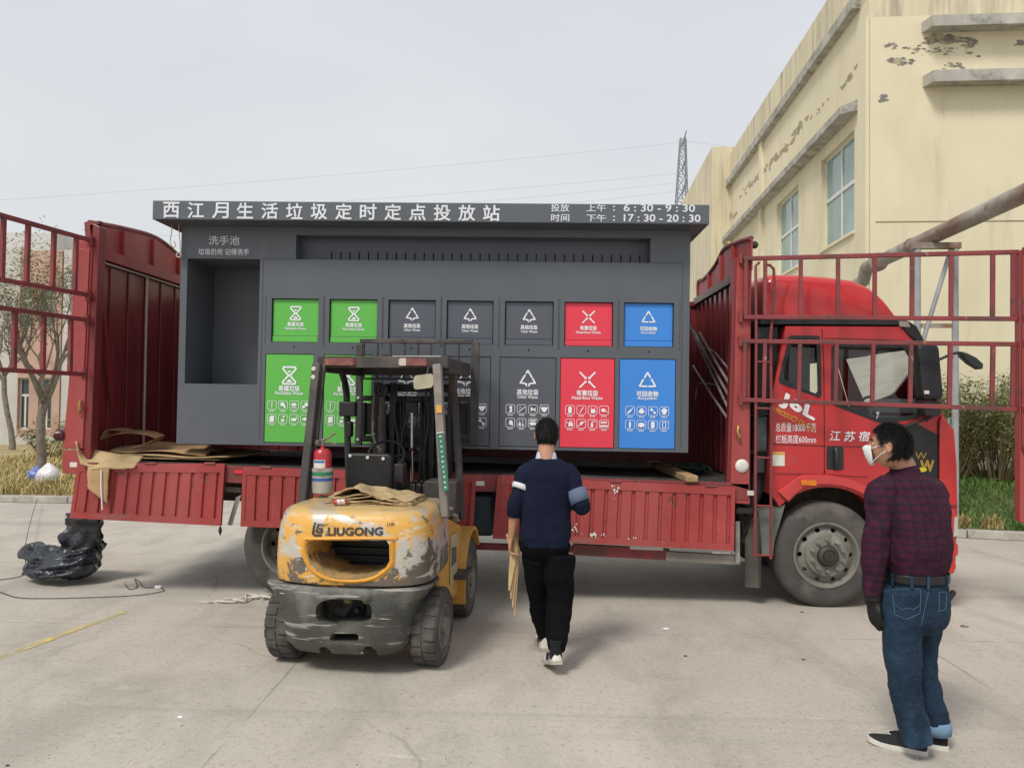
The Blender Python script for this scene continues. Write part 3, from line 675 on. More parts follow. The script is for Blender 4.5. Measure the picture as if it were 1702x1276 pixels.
# roof canopy
m = sm(); yf = YS-.25
m.hexa([(f0, yf, fz0), (f1, yf, fz0), (f1, YS+DEP+.2, fz0), (f0, YS+DEP+.2, fz0), (f0, yf, fz1), (f1, yf, fz1), (f1, YS+DEP+.2, fz1), (f0, YS+DEP+.2, fz1)])
roof = obj('roof_canopy', m, MAT['graph'], sta, smooth=0, bevel=.004)
m = sm(); yt = yf-.004
for i, ch in enumerate("西江月生活垃圾定时定点投放站"):
    cx_ = S(284.5+40.95*i, 351, yt)[0]; zz_ = S(284.5+40.95*i, 349+.40*i, yt)[1]
    put_text(m, ch, (cx_, yt, zz_), XU, ZU, .146, .140, bold=.018)
for body_, pa, pb_, py, hh in (("投放", 916, 946, 345.5, 12.5), ("时间", 916, 946, 362, 12.5), ("上午", 975, 1007, 345.8, 12), ("下午", 975, 1007, 362.3, 12), (":", 1019, 1022, 346.5, 8), (":", 1019, 1022, 363, 8),
                               ("6 : 30 - 9 : 30", 1037, 1155, 345.8, 12), ("17 : 30 - 20 : 30", 1037, 1164, 362.6, 12)):
    a = S(pa, py, yt)[0]; b_ = S(pb_, py, yt)[0]; put_text(m, body_, ((a+b_)/2, yt, S((pa+pb_)/2, py, yt)[1]), XU, ZU, b_-a, hh*6.83/1278, bold=.012 if len(body_) < 3 else .02)
obj('lettering', m, MAT['whitel'], roof, smooth=0, fix=False)
m = sm(); yt = YS-.003
for body_, pa, pb_, py, hh, bd in (("洗手池", 347, 398, 399.5, 15, .006), ("垃圾扔完 记得洗手", 330, 414, 418.5, 10.5, .012)):
    a = S(pa, py, yt)[0]; b_ = S(pb_, py, yt)[0]; put_text(m, body_, ((a+b_)/2, yt, S((pa+pb_)/2, py, yt)[1]), XU, ZU, b_-a, hh*7.08/1278, bold=bd)
obj('lettering', m, MAT['whitel'], body, smooth=0, fix=False)
# --- pictograms drawn as flat white prints
class Ink:
    def __init__(s, mb, o, k): s.mb = mb; s.o = Vector(o); s.k = k; s.d = 0
    def P(s, x, y): return (s.o.x+x*s.k, s.o.y-s.d*.00025, s.o.z+y*s.k)
    def poly(s, pts): s.d += 1; s.mb.add([s.P(*p) for p in pts], [tuple(range(len(pts)))])
    def line(s, pts, w, close=False):
        if close: pts = list(pts)+[pts[0]]
        for (ax, ay), (bx, by) in zip(pts[:-1], pts[1:]):
            L_ = math.hypot(bx-ax, by-ay)
            if L_ < 1e-6: continue
            ux, uy = (bx-ax)/L_, (by-ay)/L_; nx, ny = -uy*w/2, ux*w/2; e = w*.28
            ax, ay, bx, by = ax-ux*e, ay-uy*e, bx+ux*e, by+uy*e
            s.poly([(ax+nx, ay+ny), (ax-nx, ay-ny), (bx-nx, by-ny), (bx+nx, by+ny)])
    def disc(s, x, y, r, n=12, ry=None): s.poly([(x+r*cos(2*pi*i/n), y+(ry or r)*sin(2*pi*i/n)) for i in range(n)])
    def ring(s, pts, w): s.line(pts, w, True)
def symbol(k, kind):
    if kind == 'perish':
        for sg in (1, -1):
            k.line([(-.36, .52*sg), (.36, .52*sg), (.40, .40*sg), (.06, 0.02*sg), (-.06, .02*sg), (-.40, .40*sg)], .11, True)
            k.poly([(-.13, .30*sg), (.13, .30*sg), (0, .14*sg)] if sg > 0 else [(-.22, -.42), (.22, -.42), (0, -.2)])
    elif kind == 'other':
        k.line([(-.10, .36), (0, .52), (.26, .10)], .10); k.line([(.31, .02), (.46, -.24), (.16, -.26)], .10); k.line([(-.16, -.26), (-.46, -.24), (-.17, .24)], .10)
        k.poly([(.04, -.24), (.04, -.5), (.2, -.3)]); k.poly([(-.04, -.24), (-.2, -.3), (-.04, -.5)])
    elif kind == 'hazard':
        for sx_, sy_ in ((1, 1), (1, -1), (-1, 1), (-1, -1)):
            k.line([(.46*sx_, .46*sy_), (.10*sx_, .10*sy_)], .10); k.poly([(.05*sx_, .05*sy_), (.22*sx_, .06*sy_), (.06*sx_, .22*sy_)])
    else:
        k.line([(-.18, .20), (0, .5), (.17, .22)], .10); k.line([(.24, .10), (.48, -.32), (.08, -.34)], .10); k.line([(-.04, -.34), (-.48, -.32), (-.26, .08)], .10)
def icon(k, kind, i):
    k.ring(rrect(1.0, 1.0, .2, 3), .05)
    key = {'perish': 0, 'other': 1, 'hazard': 2, 'recycle': 3}[kind]*8+i
    if key == 0: k.poly([(-.06, .34), (.06, .34), (.04, -.16), (-.04, -.16)]); k.disc(0, -.28, .07)
    elif key == 1: k.disc(-.08, .12, .24); k.poly([(.0, -.05), (.2, .1), (.32, -.3), (.16, -.36)])
    elif key == 2: k.poly([(-.35, .2), (.1, .3), (.3, .02), (.0, -.12), (-.3, .02)]); k.line([(-.25, -.2), (.3, -.28)], .1)
    elif key == 3: k.disc(.13, .12, .23); k.disc(-.18, -.16, .17)
    elif key == 4: k.poly([(-.25, .2), (-.1, .34), (.28, .34), (.28, -.36), (-.25, -.36)])
    elif key == 5: k.disc(.1, .24, .12); k.poly([(0, .08), (.09, -.1), (.3, -.1), (.14, -.22), (.2, -.4), (0, -.3), (-.2, -.4), (-.14, -.22), (-.3, -.1), (-.09, -.1)])
    elif key == 6: k.poly([(-.36, .08), (.36, .08), (.22, -.26), (-.22, -.26)]); k.line([(.2, .1), (.38, .3)], .07)
    elif key == 7: k.poly([(-.38, 0), (0, .2), (.34, .05), (0, -.2)]); k.poly([(.2, 0), (.4, .2), (.4, -.2)])
    elif key == 8: k.disc(.04, .18, .18); k.poly([(-.14, .1), (.2, .0), (.2, -.36), (-.22, -.36), (0, -.1)])
    elif key == 9: k.line([(-.3, -.28), (.34, .24)], .1); k.line([(-.3, .05), (-.14, .2), (-.2, .34)], .05)
    elif key == 10: k.poly([(-.28, .14), (-.18, .3), (-.08, .1), (.22, .08), (.3, .26), (.26, -.36), (.14, -.1), (-.1, -.1), (-.2, -.36)])
    elif key == 11: k.poly([(-.4, .26), (.4, .26), (.34, .05), (.14, -.28), (-.14, -.28), (-.34, .05)])
    elif key == 12: k.disc(.08, .06, .22); k.poly([(-.36, -.18), (.3, -.02), (.34, -.34), (-.1, -.2)])
    elif key == 13: k.poly([(-.32, 0), (-.06, 0), (-.06, -.34), (-.32, -.34)]); k.line([(-.19, .02), (-.19, .36)], .06); k.poly([(.14, .0), (.3, -.36), (.02, -.36)]); k.line([(.15, 0), (.15, .38)], .06)
    elif key == 14: k.line([(-.3, .26), (.3, .3)], .14); k.poly([(-.38, 0), (-.28, .1), (.3, .1), (.38, 0), (.3, -.26), (-.3, -.26)])
    elif key == 15: k.line([(-.2, .2), (.2, -.2)], .15); [k.disc(x, y, .11) for x, y in ((-.28, .16), (-.16, .28), (.28, -.16), (.16, -.28))]
    elif key == 16: k.poly([(-.16, .36), (.16, .36), (.2, .2), (.2, -.36), (-.2, -.36), (-.2, .2)])
    elif key == 17: k.line([(-.14, -.28), (.2, .3)], .1)
    elif key == 18: k.poly([(-.2, .1), (.2, .14), (.34, -.1), (.24, -.34), (-.22, -.3)]); k.line([(-.1, .1), (-.24, .34)], .05); k.line([(.1, .1), (.26, .32)], .05)
    elif key == 19: k.disc(-.08, .02, .26, 12, .2); k.line([(.1, -.1), (.4, -.18)], .08)
    elif key == 20: k.disc(-.3, .12, .08); k.poly([(-.14, .16), (.3, .16), (.36, -.3), (-.18, -.3)]); k.line([(0, .2), (.16, .32)], .08)
    elif key == 21: k.line([(-.36, -.3), (.36, .26)], .08); k.poly([(-.16, .1), (.12, .3), (.2, .0), (0, -.2)])
    elif key == 22: k.poly([(-.16, .12), (.04, .12), (.08, -.36), (-.2, -.36)]); k.line([(-.06, .12), (-.06, .32)], .08); k.line([(.06, .3), (.3, .24)], .1)
    elif key == 23: [k.poly([(x, .3), (x+.14, .3), (x+.14, .06), (x, .06)]) for x in (-.36, -.18, 0, .18)]; k.line([(-.36, -.22), (.36, -.22)], .2)
    elif key == 24: k.line([(-.24, -.26), (.08, .08)], .2); k.line([(.08, .08), (.3, .32)], .09)
    elif key == 25: k.disc(0, -.06, .32, 12, .24); k.line([(-.12, .2), (.14, .24)], .14)
    elif key == 26: k.disc(-.16, .16, .16, 8); k.disc(.2, -.18, .15, 6); k.line([(-.05, .06), (.1, -.08)], .08)
    elif key == 27: k.poly([(-.12, .36), (.12, .36), (.34, .1), (.26, -.1), (.16, -.36), (-.16, -.36), (-.26, -.1), (-.34, .1)])
    elif key == 28: k.poly([(-.05, .38), (.05, .38), (.12, .1), (.1, -.38), (-.1, -.38), (-.12, .1)])
    elif key == 29: k.disc(0, .1, .34, 14, .13); k.poly([(-.34, .04), (0, -.04), (.34, .04), (.34, -.2), (0, -.3), (-.34, -.2)])
    elif key == 30: k.poly([(-.2, .28), (-.12, .36), (.12, .36), (.2, .28), (.2, -.3), (.12, -.36), (-.12, -.36), (-.2, -.3)])
    else: k.ring([(-.17, .34), (.17, .34), (.17, -.34), (-.17, -.34)], .08)
KIN = ['perish', 'perish', 'other', 'other', 'other', 'hazard', 'recycle']
PM = {'perish': 'green', 'other': 'graph_dk', 'hazard': 'redp', 'recycle': 'bluep'}
CN = {'perish': ("易腐垃圾", "Perishable Waste"), 'other': ("其他垃圾", "Other Waste"), 'hazard': ("有害垃圾", "Hazardous Waste"), 'recycle': ("可回收物", "Recyclable")}
for i, kd in enumerate(KIN):
    a, b_ = UX[i]; yb_ = YS+.026; m = sm(); g_ = .006; zc = uz0+(uz1-uz0)*.135; cx_ = (a+b_)/2
    m.box(a+g_, b_-g_, yb_, yb_+.03, zc+.004, uz1-g_); m.box(a+g_, b_-g_, yb_-.008, yb_+.03, uz0+.003, zc)
    fl = obj('flap', m, MAT[PM[kd]], sta, smooth=0, bevel=.003)
    m = sm(); hgt = uz1-uz0; y_ = yb_-.003
    symbol(Ink(m, (cx_, y_, uz0+hgt*.665), .118), kd)
    wcn = .155; zc1 = uz0+hgt*.415; put_text(m, CN[kd][0], (cx_, y_, zc1), XU, ZU, wcn, .040, bold=.028)
    put_text(m, CN[kd][1], (cx_, y_, uz0+hgt*.318), XU, ZU, {'perish': .20, 'other': .15, 'hazard': .225, 'recycle': .13}[kd], .023, bold=.018)
    obj('pictogram', m, MAT['white'], fl, smooth=0, fix=False)
    a, b_ = LX[i]; yb_ = YS+.006; m = sm(); m.box(a+.005, b_-.005, yb_, yb_+.03, lz0+.005, lz1-.005); cx_ = (a+b_)/2
    dr_ = obj('door', m, MAT[PM[kd]], sta, smooth=0, bevel=.002)
    m = sm(); hgt = lz1-lz0; y_ = yb_-.003
    symbol(Ink(m, (cx_, y_, lz0+hgt*.755), .150), kd)
    put_text(m, CN[kd][0], (cx_, y_, lz0+hgt*.610), XU, ZU, .198, .052, bold=.026)
    put_text(m, CN[kd][1], (cx_, y_, lz0+hgt*.557), XU, ZU, {'perish': .26, 'other': .185, 'hazard': .28, 'recycle': .17}[kd], .030, bold=.018)
    for q in range(8):
        col_, row_ = q % 4, q//4; ic = (cx_+(col_-1.5)*.104, y_, lz0+hgt*(.42-.152*row_))
        icon(Ink(m, ic, .082), kd, q)
        kk = Ink(m, (ic[0], y_, ic[2]-.055), 1.0)
        for e in range(4): kk.poly([(-.024+e*.0125, .004), (-.024+e*.0125, -.005), (-.015+e*.0125, -.005), (-.015+e*.0125, .004)])
    obj('pictogram', m, MAT['white'], dr_, smooth=0, fix=False)

# ================================================================== TRUCK
RED = '#9c3a38'
def redm(n, col=RED, **k):
    return M(n, col, .5, var=.10, vs=1.6, rvar=.1, spots=[('#6e2a2c', 2.2, .56, .2, None, .6), ('#b5656a', 5, .60, .2, (1, 1, .4), .45), ('#b8696a', 1.1, .50, .25, (1, 1, .3), .35), ('#4f3a36', 9, .63, .05, (1, 1, .7), .8), ('#9a8479', 26, .66, .04, None, .7), ('#7e6a60', 3.2, .60, .12, (.5, 1, 2.2), .45)], bump=(18, .12), **k)
MAT['tred'] = redm('weathered_red_paint')
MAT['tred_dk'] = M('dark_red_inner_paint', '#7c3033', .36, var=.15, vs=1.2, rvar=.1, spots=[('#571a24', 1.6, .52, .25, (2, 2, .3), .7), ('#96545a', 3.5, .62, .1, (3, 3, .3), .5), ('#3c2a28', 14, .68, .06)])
MAT['rail'] = M('rusty_red_rail', '#86393b', .6, var=.15, vs=3, spots=[('#5a3b35', 4, .49, .12, None, .85), ('#a06f68', 9, .64, .06), ('#3c2c28', 16, .66, .05)], bump=(30, .25))
MAT['cabred'] = M('cab_red_gloss', '#c02a2c', .3, var=.05, vs=1.2, coat=.45, spots=[('#b05a58', 1.4, .52, .3, (1, 1, .35), .4), ('#9a6f68', 3.0, .60, .2, None, .3)], rvar=.08)
MAT['cabred_dk'] = M('cab_red_flank', '#b92a2d', .34, var=.06, vs=1.4, coat=.3, spots=[('#9c4a48', 1.7, .50, .3, (1, 1, .35), .5), ('#8f6a62', 2.6, .60, .2, None, .3)], rvar=.08)
MAT['plast'] = M('black_plastic', '#24272a', .5, var=.15, vs=4, spots=[('#3c3e3e', 3, .55, .2)])
MAT['chas'] = M('dusty_chassis', '#2f2d2b', .85, var=.25, vs=4, spots=[('#5b554d', 3, .55, .2), ('#1d1c1b', 6, .6, .1)], bump=(30, .3))
MAT['tyre'] = M('dusty_tyre_rubber', '#4a4845', .92, var=.15, vs=5, spots=[('#6a655e', 2.5, .48, .2, None, .8), ('#2f2d2c', 8, .6, .15)], bump=(50, .3))
MAT['rimm'] = M('dusty_grey_rim', '#7d7a72', .7, .15, var=.12, vs=5, spots=[('#5a574f', 6, .55, .15), ('#9a968c', 4, .6, .15)], bump=(60, .15))
MAT['hub'] = M('greasy_hub', '#3d3a36', .6, .2, var=.2, vs=12)
MAT['bedf'] = M('scuffed_bed_floor', '#3d3b3a', .8, var=.25, vs=2, spots=[('#6b6259', 2.5, .55, .15), ('#2a2725', 5, .55, .2), ('#8a8177', 14, .66, .05)], bump=(25, .4))
MAT['glass'] = glass_mat('cab_glass', (.93, .96, .94, 1), .92)
MAT['seal'] = M('pale_seal', '#c7bdb6', .6, var=.1)
MAT['orange'] = M('amber_lens', '#d9791f', .25, var=.15, vs=30, spec=.6)
MAT['stick'] = M('white_sticker', '#d8d6cd', .6, var=.08, vs=20)
MAT['gold'] = M('brass_handle', '#b08a4a', .45, .6, var=.2, vs=10)
MAT['grime_grey'] = M('weathered_grey_plank', '#8d877e', .9, var=.2, vs=4, spots=[('#a59d92', 7, .55, .15, (.3, 1, 1)), ('#6b655d', 5, .6, .15)])
YB0, YF = 6.965, 9.15
XR = W(149, 560, 7.0).x; XF = W(1245, 560, 6.98).x
def RX(px, py): return WX(px, py, XR)
def FXp(px, py): return WX(px, py, XF)
bl, br = W(140, 766, YB0), W(1222, 803, YB0)
slope = (br.z-bl.z)/(br.x-bl.x)
def bz(x): return bl.z+(x-bl.x)*slope
truck = empty('cargo_truck', ((XR+XF)/2, 8.05, 0), 'red flatbed truck with its side boards dropped and gates swung open', 'truck')
# bed
m = MB(); xa, xb = XR, XF-.002
m.hexa([(xa, YB0+.03, bz(xa)-.05), (xb, YB0+.03, bz(xb)-.05), (xb, YF, bz(xb)-.05), (xa, YF, bz(xa)-.05), (xa, YB0+.03, bz(xa)), (xb, YB0+.03, bz(xb)), (xb, YF, bz(xb)), (xa, YF, bz(xa))])
bed = obj('bed_floor', m, MAT['bedf'], truck, smooth=0)
m = MB(); m.hexa([(xa-.05, YB0-.02, bz(xa)-.15), (xb, YB0-.02, bz(xb)-.15), (xb, YB0+.028, bz(xb)-.15), (xa-.05, YB0+.028, bz(xa)-.15), (xa-.05, YB0-.02, bz(xa)+.004), (xb, YB0-.02, bz(xb)+.004), (xb, YB0+.028, bz(xb)+.004), (xa-.05, YB0+.028, bz(xa)+.004)])
rl = obj('bed_rail', m, MAT['rail'], truck, smooth=0, bevel=.006)
for pa, pb_, pz in ((789, 805, 799), (1242, 1255, 815)):
    p = W(pa, pz, YB0-.025); q = W(pb_, pz+8, YB0-.025); m = MB(); m.box(p.x, q.x, YB0-.03, YB0-.024, q.z, p.z); obj('reflector_sticker', m, MAT['stick'], rl, smooth=0)
# cross-members and chassis
m = MB()
for k in range(16):
    x = xa+.15+(xb-xa-.3)*k/15; m.box(x-.03, x+.03, YB0+.05, YF-.05, bz(x)-.15, bz(x)-.052)
obj('cross_bearer', m, MAT['chas'], truck, smooth=0)
m = MB(); xc0, xc1 = xa-.02, W(1580, 800, 7).x-.3
for y in (7.62, 8.42):
    m.hexa([(xc0, y, bz(xc0)-.40), (xc1, y, .62), (xc1, y+.08, .62), (xc0, y+.08, bz(xc0)-.40), (xc0, y, bz(xc0)-.155), (xc1, y, .86), (xc1, y+.08, .86), (xc0, y+.08, bz(xc0)-.155)])
obj('chassis_rail', m, MAT['chas'], truck, smooth=0)
# side boards
def side_board(tl, tr, br_, bl_, yt, yb, nrib, name='side_board'):
    TL, TR, BR, BL = W(*tl, yt), W(*tr, yt), W(*br_, yb), W(*bl_, yb)
    def P(u, v, d=0): p = (BL*(1-u)+BR*u)*(1-v)+(TL*(1-u)+TR*u)*v; return (p.x, p.y-d, p.z)
    L_ = (TR-TL).length; Hh = (TL-BL).length; m = MB()
    bu, bv = .035/L_, .055/Hh
    for u0, u1, v0, v1 in ((0, 1, 0, bv), (0, 1, 1-bv*1.3, 1), (0, bu, bv, 1-bv*1.3), (1-bu, 1, bv, 1-bv*1.3)):
        m.hexa([P(u0, v0, .022), P(u1, v0, .022), P(u1, v0, -.012), P(u0, v0, -.012), P(u0, v1, .022), P(u1, v1, .022), P(u1, v1, -.012), P(u0, v1, -.012)])
    us = []; n = nrib
    for k in range(n):
        a = bu+(1-2*bu)*k/n; w = (1-2*bu)/n
        us += [(a+w*.02, .016), (a+w*.70, .016), (a+w*.78, -.002), (a+w*.95, -.002)]
    us = [(bu, .016)]+us+[(1-bu, .016)]
    v0, v1 = bv, 1-bv*1.3; vs = []; fs = []
    for i, (u, d) in enumerate(us): vs += [P(u, v0, d), P(u, v1, d)]
    fs = [(2*i, 2*i+2, 2*i+3, 2*i+1) for i in range(len(us)-1)]
    m.add(vs, fs)
    m.add([P(bu, v0, -.008), P(1-bu, v0, -.008), P(1-bu, v1, -.008), P(bu, v1, -.008)], [(0, 1, 2, 3)])
    b = obj(name, m, MAT['tred'], truck, smooth=0, fix=False)
    m = MB()
    for u in (.1, .5, .9):
        p = Vector(P(u, 1, .02)); m.tube([p-Vector((.05, 0, 0)), p+Vector((.05, 0, 0))], .013, 8)
    obj('hinge', m, MAT['rail'], b); return b, P
b1, P1_ = side_board((131, 770), (375, 770), (368, 873), (118, 860), 6.935, 6.90, 11)
b2, P2_ = side_board((405, 775), (792, 789), (786, 887), (401, 874), 6.935, 6.915, 17)
b3, P3_ = side_board((827, 791), (1221, 809), (1219, 914), (819, 894), 6.935, 6.905, 17)
# white scuffs and chipped paint on the front board
random.seed(9); m = MB()
for (u, v, su, sv, n) in ((.235, .28, .012, .10, 34), (.33, .20, .015, .04, 16), (.16, .25, .01, .05, 14), (.42, .13, .01, .03, 8), (.50, .86, .008, .05, 8), (.6, .12, .02, .02, 5), (.45, .15, .015, .02, 5)):
    for _ in range(n):
        uu, vv = u+random.gauss(0, su), min(max(v+random.gauss(0, sv), .06), .93); p = Vector(P3_(uu, vv, .0245+rnd(0, .001))); r = rnd(.004, .016); kk = random.randint(5, 7)
        m.add([p+Vector((r*.7*rnd(.4, 1.2)*cos(2*pi*i/kk), 0, r*rnd(.5, 1.3)*sin(2*pi*i/kk))) for i in range(kk)], [tuple(range(kk))])
obj('paint_chip', m, MAT['stick'], b3, smooth=0, fix=False)
m = MB(); m.hexa([tuple(W(px, py, Y)) for px, py, Y in ((378, 872, 7.0), (386, 873, 7.0), (386, 873, 7.02), (378, 872, 7.02), (392, 826, 7.02), (401, 822, 7.0), (401, 822, 7.02), (392, 826, 7.04))]); m.bar(W(376, 812, 7.1), W(402, 814, 7.1), .05, .05); obj('strap_plate', m, MAT['grime_grey'], truck, smooth=0)
m = MB(); p = W(390, 780, YB0-.025); q = W(403, 787, YB0-.025); m.box(p.x, q.x, YB0-.030, YB0-.024, q.z, p.z); obj('tail_reflector', m, M('red_reflector', '#d4323a', .3), rl, smooth=0)
# latch hanging from the rear board
p = W(366, 880, 6.9); m = MB(); m.tube([p+Vector((0, 0, .03)), p+Vector((0, 0, -.01)), p+Vector((.0, 0, -.05))], [.008, .018, .004], 8); obj('latch', m, MAT['chas'], b1)
# rear wall (inner face seen in perspective)
zr0 = bz(XR)
def rz(py, px): return RX(px, py).z
pts_top = [RX(152, 372), RX(205, 381), RX(262, 397), RX(301, 428)]
arch = [(p.y, p.z) for p in pts_top]+[(YF, pts_top[-1].z-.12)]
hdr_lo = RX(166, 418); hdr_hi = RX(298, 470); zh = (hdr_lo.z+hdr_hi.z)/2
m = MB(); t_ = .05
m.prism([(XR-t_, 7.0, zr0-.12), (XR-t_, YF, zr0-.12), (XR-t_, YF, zh), (XR-t_, 7.0, zh)], (t_-.02, 0, 0))
NR = 7
for k in range(NR):     # pressed ribs of the two door leaves
    y = 7.06+(YF-7.12)*k/(NR-1)
    m.box(XR-.019, XR-.006, y-.06, y+.06, zr0+.02, zh-.09)
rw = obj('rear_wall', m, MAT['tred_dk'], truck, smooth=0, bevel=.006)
m = MB(); m.prism([(XR-.03, arch[0][0], zh+.001)]+[(XR-.03, y, z) for y, z in arch]+[(XR-.03, YF, zh+.001)], (.02, 0, 0))
for y in (7.02, 7.55, 8.15, 8.75): m.box(XR-.009, XR+.022, y-.025, y+.025, zh+.06, np.interp(y, [a[0] for a in arch], [a[1] for a in arch])-.02)
m.bar((XR+.0, 7.0, zh), (XR+.0, YF, zh), .09, .10)
obj('header', m, MAT['tred'], rw, smooth=0)
m = MB(); m.tube([(XR-.02, y, z+.015) for y, z in catmull([(0, a[0], a[1]) for a in arch], 5) for y, z in [(y, z)]] if False else [(XR-.02, p[1], p[2]+.012) for p in catmull([(0, a[0], a[1]) for a in arch], 6)], .024, 8)
obj('top_tube', m, MAT['rail'], rw)
m = MB(); zs = zh-.075; xg = XR+.012; yg = RX(240, 600).y
m.bar((xg, 7.05, zs), (xg, YF-.05, zs), .014, .016); m.bar((xg, yg, zr0+.01), (xg, yg, zs-.009), .014, .016, (1, 0, 0))
obj('door_seal', m, MAT['seal'], rw, smooth=0)
m = MB(); pA, pB = RX(163, 473), RX(192, 640); m.bar((XR+.06, 7.04, pA.z), (XR+.06, 7.32, pB.z-.2), .035, .035); obj('brace', m, MAT['tred_dk'], rw, smooth=0)
# rear corner post
m = MB()
def plate(mb, pix, Y, th): mb.prism([W(px, py, Y) for px, py in pix], (0, th, 0))
plate(m, [(124, 397), (154, 403), (137, 746), (104, 745), (115, 623)], 6.93, .035)
plate(m, [(104, 747), (137, 748), (135, 789), (103, 786)], 6.935, .03)
pst = obj('rear_post', m, MAT['tred'], truck, smooth=0, bevel=.006)
m = MB(); plate(m, [(154, 371), (166, 376), (150, 762), (137, 762)], 6.945, .12); obj('post_edge', m, MAT['tred_dk'], pst, smooth=0, bevel=.008)
m = MB(); plate(m, [(140, 369), (166, 367), (164, 372), (149, 374), (152, 402), (142, 398)], 6.95, .06); obj('top_bracket', m, MAT['rail'], pst, smooth=0)
m = MB(); plate(m, [(129, 412), (149, 415), (139, 620), (119, 618)], 6.916, .012); obj('cover_plate', m, MAT['tred'], pst, smooth=0, bevel=.004)
m = MB(); m.tube([W(134, 664, 6.91), W(132, 672, 6.895), W(133, 680, 6.895), W(131, 688, 6.91)], [.012, .014, .018, .01], 8); obj('handle', m, MAT['gold'], pst)
m = MB(); plate(m, [(116, 768), (128, 768), (128, 776), (116, 776)], 6.929, .004); obj('sticker', m, MAT['stick'], pst, smooth=0)
p = W(104, 723, 6.95); m = MB(); m.lathe([(.001, -.03), (.04, -.03), (.055, 0), (.055, .05), (.001, .05)], p, (-1, 0, 0), 16); obj('marker_lamp', m, M('dark_red_lens', '#4a1418', .3), pst)
m = MB(); plate(m, [(108, 861), (166, 872), (160, 884), (108, 872)], 6.94, .06); obj('tail_bracket', m, MAT['chas'], truck, smooth=0)
# far side wall
m = MB(); zt_ = 3.02
for k in range(26):
    x = XR+(XF-XR-.004)*k/26; w = (XF-XR-.004)/26
    m.box(x, x+w*.6, YF-.03, YF, bz(x)-.1, zt_); m.box(x+w*.6, x+w, YF-.015, YF+.01, bz(x)-.1, zt_)
m.box(XR, XF, YF-.045, YF-.031, zt_-.05, zt_)
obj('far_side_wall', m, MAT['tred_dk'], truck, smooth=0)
# front bulkhead
m = MB(); zf0 = bz(XF); zra = FXp(1221, 456).z; zrb = FXp(1166, 506).z; zrr = (zra+zrb)/2
m.prism([(XF+.0, 6.99, zf0-.12), (XF, YF, zf0-.12), (XF, YF, zrr), (XF, 6.99, zrr)], (.02, 0, 0))
for k in range(10):
    y = 7.1+(YF-7.2)*k/9; m.box(XF-.03, XF-.001, y-.055, y+.055, zf0+.02, zrr-.05)
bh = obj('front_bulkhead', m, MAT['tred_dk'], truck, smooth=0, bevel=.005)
arc2 = [FXp(1249, 398), FXp(1228, 404), FXp(1204, 416), FXp(1189, 443), FXp(1170, 466)]; arc2 = [(p.y, p.z) for p in arc2]+[(YF-.02, zrr+.22)]
m = MB(); m.prism([(XF, arc2[0][0], zrr+.001)]+[(XF, y, z) for y, z in arc2]+[(XF, YF-.02, zrr+.001)], (.012, 0, 0))
for y in (7.5, 8.0, 8.55): m.box(XF-.03, XF-.001, y-.022, y+.022, zrr+.05, np.interp(y, [a[0] for a in arc2], [a[1] for a in arc2])-.01)
obj('header', m, MAT['tred'], bh, smooth=0)
m = MB(); m.bar((XF-.03, 7.0, zrr), (XF-.03, YF, zrr), .05, .075); obj('header_rail', m, M('grey_worn_rail', '#8d8580', .7, .1, var=.2, vs=4, spots=[('#7b4a48', 4, .55, .15)]), bh, smooth=0)
m = MB(); m.tube([(XF, p[1], p[2]+.012) for p in catmull([(0, a[0], a[1]) for a in arc2]+[(0, YF-.01, zrr)], 6)], .022, 8); obj('top_tube', m, MAT['rail'], bh)
m = MB(); p = W(1254, 407, 6.95); m.sphere(p, .035, 10, 8); obj('end_cap', m, MAT['plast'], bh)
# front post with plate, handle, round reflector
m = MB(); plate(m, [(1225, 428), (1250, 430), (1247, 610), (1246, 815), (1214, 806), (1221, 610)], 6.945, .05)
plate(m, [(1222, 816), (1246, 818), (1247, 838), (1222, 836)], 6.95, .05)
fp = obj('front_post', m, MAT['tred'], truck, smooth=0, bevel=.006)
m = MB(); plate(m, [(1219, 429), (1225, 429), (1214, 806), (1208, 803)], 6.965, .08); obj('post_edge', m, MAT['tred_dk'], fp, smooth=0)
m = MB(); p = W(1233, 774, 6.944); m.lathe([(.001, 0), (.055, 0), (.06, .006), (.045, .018), (.02, .022), (.001, .022)], p, (0, -1, 0), 24); obj('round_reflector', m, MAT['stick'], fp)
m = MB(); m.tube([W(1227, 708, 6.93), W(1226, 718, 6.91), W(1229, 726, 6.91), W(1228, 733, 6.93)], [.01, .013, .016, .009], 8); obj('handle', m, MAT['gold'], fp)
# gates
def VPL(px, py, A, B):
    n = Vector((B.y-A.y, A.x-B.x, 0)); d = ray(px, py); return EYE+d*((A-EYE).dot(n)/d.dot(n))
def gate(A, B, rails, stiles, name, w=.037, lab=None):
    """rails: pixel end pairs; stiles: (px_top,py_top,px_bot,py_bot) pixel pairs"""
    m = MB()
    for a, b_ in rails: m.bar(VPL(*a, A, B), VPL(*b_, A, B), w, w)
    for a, b_ in stiles:
        P, Q = VPL(*a, A, B), VPL(*b_, A, B); d = (Q-P).normalized(); m.bar(P+d*w*.5, Q-d*w*.5, w*.92, w*.92, (B-A).normalized())
    return obj(name, m, MAT['rail'], truck, label=lab, smooth=0, bevel=.004)
def yl(a, b_, x): return a[1]+(b_[1]-a[1])*(x-a[0])/(b_[0]-a[0])
A, B = W(1230, 500, 6.93), W(1690, 500, 6.50)
r1, r2, r3, r4 = ((1236, 430), (1692, 419)), ((1236, 527), (1690, 530)), ((1231, 567), (1690, 572)), ((1229, 664), (1690, 680))
g1 = gate(A, B, [r1, r2], [((x, yl(*r1, x)), (x-.5, yl(*r2, x))) for x in (1240, 1272, 1331, 1393, 1454, 1516, 1581, 1650, 1684)], 'side_gate')
